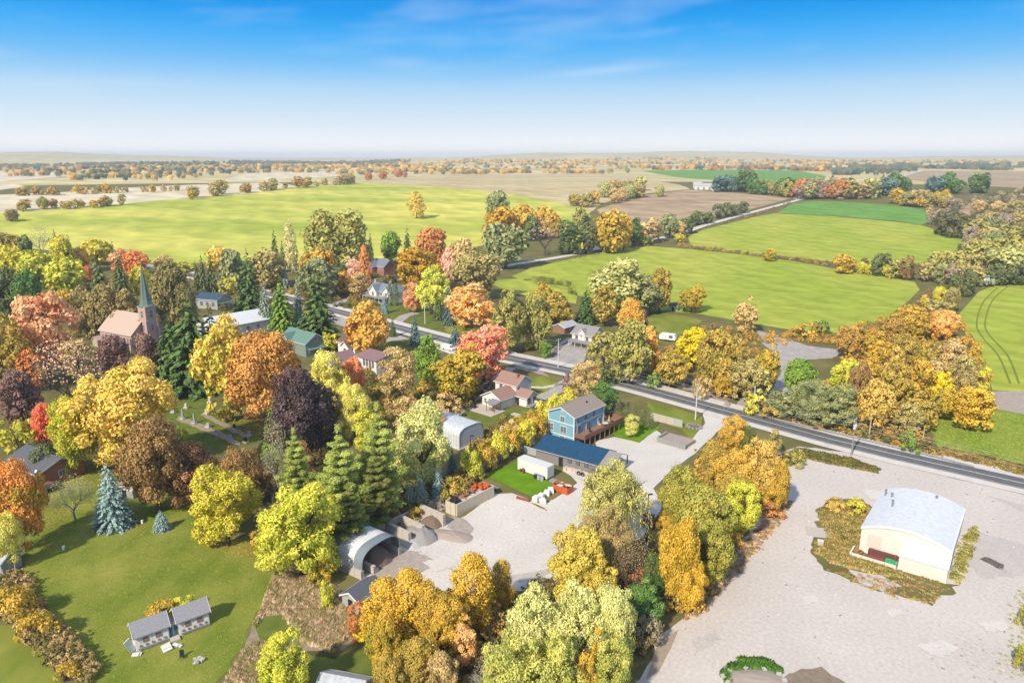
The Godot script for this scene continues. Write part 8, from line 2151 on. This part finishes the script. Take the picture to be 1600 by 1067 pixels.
	["round", "olivegold", 132.0, -221.1, 14.8, 9.3, "olive gold tree in the thicket beyond the road, third from the village side", "golden thicket beyond the road"],
	["round", "umber", 99.3, -196.7, 15.3, 6.6, "dark brown tree in the thicket beyond the road", "golden thicket beyond the road"],
	["oval", "tan", 123.5, -202.3, 13.7, 7.5, "tan tree in the thicket beyond the road, first from the village side", "golden thicket beyond the road"],
	["round", "goldbig", 121.9, -180.6, 12.5, 11.1, "big round golden tree standing at the grass corner of the thicket"],
	["ash", "olivewillow", 84.9, -182.0, 13.1, 14.3, "broad olive tree beside the guard rail"],
	["round", "greygreen", 80.4, -184.4, 13.0, 11.3, "grey green tree beside the broad olive tree"],
	["oval", "greygreen", 75.1, -189.3, 8.2, 8.8, "grey green tree at the guard rail corner"],
	["shrub", "green", 97.7, -165.1, 6.0, 4.7, "green bush behind the guard rail by the grass meadow"],
	["round", "gold", 161.7, -282.3, 13.1, 15.9, "golden tree in the wood below the green field, second from the village side", "wood edge below the middle green field"],
	["round", "goldbrown", 144.3, -265.2, 12.2, 10.1, "golden brown tree in the wood below the green field, second from the village side", "wood edge below the middle green field"],
	["round", "gold", 128.0, -244.9, 12.0, 10.3, "golden tree in the wood below the green field, first from the village side", "wood edge below the middle green field"],
	["round", "goldbrown", 121.3, -249.9, 13.4, 10.5, "golden brown tree in the wood below the green field, first from the village side", "wood edge below the middle green field"],
	["round", "goldgreen", 131.6, -265.2, 11.2, 7.2, "gold green tree in the wood below the green field", "wood edge below the middle green field"],
	["round", "peachorange", 170.6, -278.1, 12.4, 11.1, "peach orange tree in the wood below the green field", "wood edge below the middle green field"],
	["round", "olivegold", 136.9, -243.3, 11.5, 8.9, "olive gold tree in the wood below the green field", "wood edge below the middle green field"],
	["round", "gold", 202.6, -438.5, 11.9, 13.2, "orange gold tree in the hedgerow between the two green fields"],
	["round", "yellow", 212.1, -436.7, 7.8, 7.0, "small yellow tree beside the orange gold hedgerow tree"],
	["round", "yellow", 215.9, -433.1, 6.8, 6.2, "small yellow bush tree beside the dark cedars"],
	["oval", "dkgreen3", 220.6, -449.7, 7.5, 5.6, "small dark cedar between the hedgerow yellow trees"],
	["oval", "dkgreen3", 218.2, -427.7, 14.1, 8.4, "dark green cedar, taller of two in the field hedgerow"],
	["oval", "dkgreen3", 222.8, -427.7, 13.6, 8.4, "dark green cedar beside the taller cedar in the field hedgerow"],
	["round", "yellow", 221.7, -424.1, 7.8, 5.7, "small yellow bush in front of the dark cedars"],
	["oval", "olive", 224.1, -418.9, 12.0, 9.0, "olive cedar in the field hedgerow"],
	["oval", "olivered", 228.3, -415.4, 14.7, 9.6, "reddish olive cedar at the end of the field hedgerow"],
	["round", "goldgreen", 173.7, -486.6, 8.6, 9.5, "small lone olive gold tree between the two green fields"],
	["round", "yellow", 205.6, -341.0, 10.7, 7.4, "bright yellow tree in the corner between three green fields"],
	["round", "yellow", 198.6, -341.0, 6.7, 4.9, "small yellow tree in the corner between three green fields"],
	["round", "khaki", 204.0, -329.7, 12.4, 7.7, "khaki bush in the corner between three green fields"],
	["shrub", "umber2", 201.7, -346.8, 8.1, 6.2, "dark bush behind the small yellow corner tree"],
	["shrub", "khaki", 196.4, -326.9, 7.0, 11.8, "khaki scrub in the corner between three green fields"],
	["round", "dkgreen3", 229.0, -367.9, 13.2, 7.9, "dark green cedar pair at the corner of the tracked field"],
	["round", "dkgreen3", 234.9, -367.9, 13.8, 8.6, "second dark green cedar at the corner of the tracked field"],
	["oval", "khaki", 236.8, -410.3, 11.7, 9.5, "khaki tree in the clump between green fields, first from the village side", "cedar clump between the green fields"],
	["oval", "olive", 246.5, -418.9, 15.8, 9.7, "olive tree in the clump between green fields, first from the village side", "cedar clump between the green fields"],
	["oval", "olive", 252.1, -417.2, 16.3, 9.6, "olive tree in the clump between green fields, second from the village side", "cedar clump between the green fields"],
	["oval", "olive", 257.4, -413.7, 16.8, 10.3, "olive tree in the clump between green fields, third from the village side", "cedar clump between the green fields"],
	["oval", "khaki", 262.4, -408.6, 16.4, 10.2, "khaki tree in the clump between green fields, third from the village side", "cedar clump between the green fields"],
	["oval", "greygreen", 240.9, -403.4, 11.3, 7.2, "grey green tree in the clump between green fields", "cedar clump between the green fields"],
	["oval", "greypink", 245.1, -398.4, 12.1, 9.2, "grey pink tree in the clump between green fields", "cedar clump between the green fields"],
	["oval", "khaki", 251.5, -398.4, 12.0, 8.5, "khaki tree in the clump between green fields, second from the village side", "cedar clump between the green fields"],
	["oval", "khaki", 255.2, -393.5, 12.0, 7.7, "khaki tree in the clump between green fields, fourth from the village side", "cedar clump between the green fields"],
	["shrub", "bluepale", 260.2, -393.5, 7.0, 9.1, "dull blue tree in the clump between green fields", "cedar clump between the green fields"],
	["round", "olive", 280.6, -427.9, 21.8, 16.7, "olive tree in the wood by the tracked field, second from the village side", "valley wood beside the tracked field"],
	["round", "olive", 279.8, -438.8, 20.4, 15.6, "olive tree in the wood by the tracked field, first from the village side", "valley wood beside the tracked field"],
	["round", "palegreen2", 279.1, -407.0, 20.3, 20.3, "pale olive green tree in the wood by the tracked field", "valley wood beside the tracked field"],
	["round", "khaki", 288.7, -407.0, 18.0, 15.9, "khaki tree in the wood by the tracked field, second from the village side", "valley wood beside the tracked field"],
	["round", "dkgreen3", 269.6, -396.9, 12.0, 12.0, "dark green tree in the wood by the tracked field, first from the village side", "valley wood beside the tracked field"],
	["round", "dkgreen3", 279.5, -396.9, 11.9, 12.0, "dark green tree in the wood by the tracked field, second from the village side", "valley wood beside the tracked field"],
	["round", "olive", 307.6, -457.6, 18.2, 18.6, "olive tree in the wood by the tracked field, third from the village side", "valley wood beside the tracked field"],
	["round", "olive", 315.2, -450.1, 20.6, 18.3, "olive tree in the wood by the tracked field, fifth from the village side", "valley wood beside the tracked field"],
	["round", "olivebrown", 295.5, -457.5, 17.6, 13.8, "olive brown tree in the wood by the tracked field", "valley wood beside the tracked field"],
	["round", "khaki", 339.7, -514.3, 17.8, 18.1, "khaki tree in the wood by the tracked field, first from the village side", "valley wood beside the tracked field"],
	["round", "olive", 357.0, -516.6, 18.0, 20.0, "olive tree in the wood by the tracked field, fourth from the village side", "valley wood beside the tracked field"],
	["round", "greygreen", 335.4, -505.9, 15.4, 13.4, "grey green tree in the wood by the tracked field", "valley wood beside the tracked field"],
	["round", "dkolive", 348.8, -589.8, 20.2, 15.5, "dark olive tree in the far field end wood, first from the village side", "wood at the end of the far green field"],
	["round", "dkolive", 348.9, -575.4, 21.8, 17.2, "dark olive tree in the far field end wood, second from the village side", "wood at the end of the far green field"],
	["round", "dkolive", 354.9, -568.3, 19.4, 15.0, "dark olive tree in the far field end wood, third from the village side", "wood at the end of the far green field"],
	["oval", "greypink", 373.6, -648.8, 10.9, 10.2, "grey pink tree in the far field end wood, first from the village side", "wood at the end of the far green field"],
	["round", "olive", 357.3, -559.0, 17.5, 16.7, "olive tree in the far field end wood", "wood at the end of the far green field"],
	["round", "greypink", 348.1, -549.7, 13.1, 11.6, "grey pink tree in the far field end wood, second from the village side", "wood at the end of the far green field"],
	["round", "khaki", 404.4, -617.6, 14.7, 16.2, "khaki tree in the far field end wood, first from the village side", "wood at the end of the far green field"],
	["round", "greypink", 409.7, -607.6, 14.6, 16.0, "grey pink tree in the far field end wood, third from the village side", "wood at the end of the far green field"],
	["round", "khaki", 424.7, -612.7, 15.7, 17.2, "khaki tree in the far field end wood, second from the village side", "wood at the end of the far green field"],
	["round", "greygreen", 398.7, -602.5, 12.4, 12.7, "grey green tree in the far field end wood", "wood at the end of the far green field"],
	["oval", "tan", 399.0, -698.9, 11.7, 7.3, "tan tree in the scrub beyond dark green field, first from the village side", "scrub beyond the far dark green field"],
	["round", "khaki", 431.2, -794.0, 17.5, 20.7, "khaki tree in the scrub beyond dark green field, first from the village side", "scrub beyond the far dark green field"],
	["round", "khaki", 439.9, -781.1, 18.3, 17.7, "khaki tree in the scrub beyond dark green field, second from the village side", "scrub beyond the far dark green field"],
	["round", "gold", 433.7, -781.1, 10.5, 15.0, "golden tree in the scrub beyond dark green field, second from the village side", "scrub beyond the far dark green field"],
	["round", "gold", 424.7, -797.2, 6.5, 9.7, "golden tree in the scrub beyond dark green field, first from the village side", "scrub beyond the far dark green field"],
	["round", "khaki", 452.8, -765.3, 14.1, 17.3, "khaki tree in the scrub beyond dark green field, third from the village side", "scrub beyond the far dark green field"],
	["round", "greypink", 453.6, -752.9, 12.6, 14.4, "grey pink tree in the scrub beyond dark green field", "scrub beyond the far dark green field"],
	["round", "tan", 456.0, -716.8, 13.4, 16.2, "tan tree in the scrub beyond dark green field, second from the village side", "scrub beyond the far dark green field"],
	["round", "tan", 466.6, -702.3, 13.3, 15.9, "tan tree in the scrub beyond dark green field, third from the village side", "scrub beyond the far dark green field"],
	["round", "khaki", 487.6, -708.2, 13.3, 18.5, "khaki tree in the scrub beyond dark green field, fourth from the village side", "scrub beyond the far dark green field"],
	["round", "dkgreen", 171.3, -675.2, 13.8, 14.2, "dark green tree in the far gravel road row, second from the village side", "row along the far gravel road"],
	["round", "dkgreen", 183.0, -683.6, 11.6, 12.0, "dark green tree in the far gravel road row, third from the village side", "row along the far gravel road"],
	["oval", "dkgreen3", 203.2, -718.4, 14.6, 11.3, "dark green tree in the far gravel road row, fourth from the village side", "row along the far gravel road"],
	["oval", "dkgreen3", 214.5, -727.4, 14.8, 11.4, "dark green tree in the far gravel road row, fifth from the village side", "row along the far gravel road"],
	["oval", "dkgreen3", 224.9, -736.4, 12.4, 11.6, "dark green tree in the far gravel road row, sixth from the village side", "row along the far gravel road"],
	["oval", "dkgreen3", 238.9, -754.9, 12.8, 10.5, "dark green tree in the far gravel road row, seventh from the village side", "row along the far gravel road"],
	["round", "dkgreen", 148.2, -621.5, 14.8, 14.2, "dark green tree in the far gravel road row, first from the village side", "row along the far gravel road"],
	["round", "greygreen", 130.2, -598.8, 19.8, 15.8, "grey green tree in the far gravel road row", "row along the far gravel road"],
	["round", "tan", 137.8, -598.8, 14.0, 12.6, "tan tree in the far gravel road row", "row along the far gravel road"],
	["round", "yellow", 132.5, -572.1, 7.9, 9.1, "small yellow tree at the corner of the upper green field"],
	["round", "gold", 71.4, -524.2, 32.0, 24.9, "golden tree where the far gravel road enters the wood"],
	["round", "goldorange", 82.6, -537.4, 27.8, 15.1, "orange gold tree beside the golden tree on the gravel road"],
	["oval", "dkgreen2", 94.5, -560.3, 21.5, 10.8, "dark cedar on the gravel road beside the orange gold tree"],
	["oval", "tan", 109.0, -574.4, 19.7, 18.2, "tan tree on the gravel road beyond the dark cedar"],
	["shrub", "orange", 99.9, -567.3, 9.8, 11.0, "orange bush on the gravel road below the dark cedar"],
	["shrub", "dkgreen", 103.7, -560.3, 8.7, 8.9, "dark green bush on the gravel road beside the orange bush"],
	["shrub", "yellow", 55.5, -519.8, 15.4, 11.9, "yellow bush tree at the gravel road edge"],
	["round", "yellow", 68.4, -530.8, 12.0, 13.1, "low yellow tree at the gravel road edge"],
	["round", "dkgreen", 41.2, -519.8, 25.4, 20.1, "dark green tree in the wood by the gravel road"],
	["round", "dkgreen3", 53.3, -526.3, 22.8, 18.5, "dark blue green tree in the wood by the gravel road"],
	["baretree", "greypink", 23.5, -513.4, 27.0, 23.5, "grey half bare tree beside the gravel road"],
	["round", "greygreen", -4.1, -462.6, 29.1, 27.0, "grey green cluster tree at the end of the gravel road"],
	["round", "greygreen", -13.3, -691.8, 30.7, 22.9, "tall grey green tree at the field corner"],
	["round", "golddk", -9.2, -581.5, 28.3, 27.5, "broad gold tree at the field corner"],
	["round", "goldorange", 7.9, -603.6, 28.1, 22.2, "orange tree in the wood beyond the gravel road"],
	["round", "goldorange", 27.1, -618.7, 24.4, 19.5, "gold orange tree in the wood beyond the gravel road"],
	["round", "olive", 58.1, -603.6, 25.9, 20.1, "olive tree at the field edge of the gravel road wood"],
	["round", "dkgreen", 15.5, -588.8, 21.0, 15.5, "dark tree in the wood beyond the gravel road"],
	["round", "gold", 34.4, -603.6, 21.8, 14.8, "small gold tree in the wood beyond the gravel road"],
	["round", "tan", -28.8, -416.9, 25.2, 17.8, "tan pink tree between the farmhouse maples and the gravel road"],
	["round", "pink", -35.2, -416.9, 20.4, 12.6, "pink brown tree beside the tan pink tree"],
	["poplar", "goldfield", -95.0, -727.0, 27.2, 20.3, "lone yellow tree standing in the middle of the yellow green field"],
	["round", "goldorange", 53.7, -163.5, 10.2, 8.0, "orange gold tree at the top of the row between the yards"],
	["oval", "dkgreen", 56.1, -161.2, 8.8, 4.0, "dark green tree near the top of the row between the yards"],
	["oval", "khaki", 62.8, -161.9, 7.5, 3.7, "khaki sapling at the road by the gravel lot"],
	["round", "olivegold", 43.0, -141.8, 12.7, 6.8, "olive gold tree beside the concrete drive"],
	["round", "goldpeach", 51.9, -137.4, 14.2, 9.5, "peach gold tree facing the gravel lot"],
	["round", "goldorange", 46.0, -137.4, 14.0, 8.7, "orange gold tree in the middle of the row between the yards"],
	["round", "gold", 53.3, -134.6, 11.3, 6.2, "gold tree at the gravel lot edge"],
	["round", "olivegold", 43.5, -128.8, 11.1, 7.7, "brown gold tree in the row between the yards"],
	["round", "oliveg", 32.2, -125.5, 14.6, 9.2, "olive green tree beside the concrete drive"],
	["round", "yellowgreen", 43.3, -124.8, 11.4, 7.5, "yellow green tree facing the gravel lot"],
	["round", "oliveg", 34.3, -117.5, 14.1, 10.5, "big olive green tree in the row between the yards"],
	["round", "oliveg", 33.1, -108.4, 12.5, 8.1, "low olive green tree beside the gravel lot"],
	["round", "goldbig", 26.4, -102.1, 16.7, 6.3, "tall golden tree beside the gravel lot"],
	["round", "goldbig", 28.3, -101.2, 9.7, 5.1, "golden tree with a bare pale trunk beside the gravel lot"],
	["round", "gold", 29.2, -122.0, 6.6, 4.8, "gold tree beside the red rusty pile"],
	["willow", "willow", 18.3, -119.7, 17.8, 13.0, "yellow willow in front of the navy roofed garage"],
	["willow", "willow2", 16.1, -109.3, 14.3, 10.3, "tan willow with bare limbs in front of the yard"],
	["ash", "yellowolive", 10.1, -100.4, 15.9, 9.0, "yellow olive ash rising at the corner of the gravel yard"],
	["ash", "yellowolive", 13.2, -98.0, 11.1, 6.5, "lower yellow olive ash beside the tan willow"],
	["baretree", "tanbare", 19.2, -102.1, 13.6, 6.7, "brown half bare tree beside the tan willow"],
	["shrub", "rust2", 20.8, -105.6, 5.3, 4.6, "rust coloured bush under the brown half bare tree"],
	["round", "dkgreen2", 23.0, -103.0, 9.6, 3.7, "dark tree under the lamp pole"],
	["round", "green2", 19.9, -96.4, 8.8, 6.4, "dark green tree at the edge of the gravel lot"],
	["shrub", "greybrush", 19.8, -92.7, 5.4, 4.7, "grey brushy bush at the edge of the gravel lot"],
	["round", "palegreen", 2.8, -86.9, 13.6, 8.1, "pale green tree, of the front grove nearest the gravel yard"],
	["round", "palegreen", 9.3, -87.2, 14.0, 8.5, "pale green tree in the middle of the front grove"],
	["round", "palegreen", 14.0, -87.4, 13.4, 6.4, "pale green tree of the front grove facing the gravel lot"],
	["round", "palegreen3", 4.9, -78.7, 12.8, 9.0, "yellow green tree at the bottom of the front grove"],
	["round", "palegreen3", -0.8, -77.7, 12.3, 7.2, "yellow green tree at the bottom edge beside the white bare tree"],
	["round", "palegreen3", 12.8, -79.9, 10.6, 5.8, "green tree at the bottom edge beside the gravel lot"],
	["oval", "goldbig", 11.5, -82.8, 9.9, 3.4, "small golden tree inside the front grove"],
	["oval", "gold", 9.4, -78.7, 9.6, 3.3, "gold tree at the bottom edge inside the front grove"],
	["baretree", "palebare", -2.0, -77.7, 11.3, 5.6, "white bare tree at the bottom edge of the photo"],
	["poplar", "goldbig", -14.9, -92.7, 12.9, 7.5, "golden poplar in front of the open quonset shed"],
	["poplar", "goldbig", -18.3, -91.9, 12.0, 6.7, "gold green poplar beside the dark shed roof"],
	["poplar", "gold", -12.1, -91.2, 12.1, 5.2, "slim golden poplar at the edge of the gravel yard"],
	["poplar", "goldbig", -5.9, -95.6, 13.7, 7.5, "tall golden poplar at the edge of the gravel yard"],
	["poplar", "gold", -1.6, -100.4, 10.0, 4.4, "slim gold poplar beside the tall golden poplar"],
	["round", "gold", -9.1, -89.8, 11.0, 6.4, "gold tree between the two golden poplar clumps"],
	["round", "olivegold", -12.2, -82.2, 10.3, 7.1, "olive gold tree below the golden poplars"],
	["oval", "peach", -6.4, -87.2, 8.7, 3.6, "peach tree below the golden poplars"],
	["oval", "rust2", -23.2, -94.1, 6.7, 3.0, "rust tree beside the dark shed roof"],
	["oval", "yellow2", -22.6, -94.1, 2.7, 2.7, "small bright yellow tree below the rust tree"],
	["round", "goldgreen", -17.5, -85.9, 9.6, 5.3, "gold green tree below the rust tree"],
	["round", "tan", -9.1, -79.9, 9.7, 5.0, "tan tree at the bottom edge below the golden poplars"],
	["round", "olivegold", -15.1, -78.7, 9.6, 4.9, "olive tree at the bottom edge below the golden poplars"],
	["round", "yellowgreen", -30.1, -81.6, 10.0, 7.4, "yellow green tree at the bottom edge near the grey roof corner"],
	["shrub", "yellowgreen", -29.5, -102.4, 5.0, 2.7, "yellow green bush beside the reed patch"],
	["shrub", "goldgreen", -32.3, -108.4, 5.4, 4.1, "gold green bush beside the open quonset shed"],
	["shrub", "green", -26.8, -122.0, 4.6, 4.8, "green bush against the open quonset shed"],
	["shrub", "yellow", 69.8, -134.1, 3.4, 4.2, "yellow bush in the weeds beside the cream warehouse"],
	["shrub", "goldpeach", 66.1, -135.2, 2.9, 3.9, "orange tan bush in the weeds beside the cream warehouse"],
	["shrub", "olive", 66.6, -157.4, 4.5, 5.4, "olive weeds bush at the road corner of the gravel lot"],
	["shrub", "rust2", 52.2, -133.0, 3.4, 5.7, "rust ground bush beside the gravel lot track"],
	["shrub", "gold", -55.1, -99.6, 3.4, 5.2, "golden bush growing behind the leaning shed"],
	["shrub", "yellowgreen", -51.9, -101.2, 3.1, 3.9, "yellow green bush behind the leaning shed upper gable"],
	["shrub", "gold", -76.8, -98.8, 6.5, 6.0, "gold bush at the photo edge of the lower hedge"],
	["shrub", "gold", -70.5, -94.1, 5.5, 5.3, "gold bush in the middle of the lower hedge"],
	["shrub", "gold", -61.1, -85.6, 3.3, 3.2, "small gold bush at the bottom end of the lower hedge"],
	["shrub", "oliveg", 71.8, -87.2, 5.2, 2.7, "green bush at the lower corner of the gravel lot"],
	["shrub", "oliveg", 79.2, -97.2, 5.0, 2.7, "green bush at the gravel lot edge beside the photo border"]]
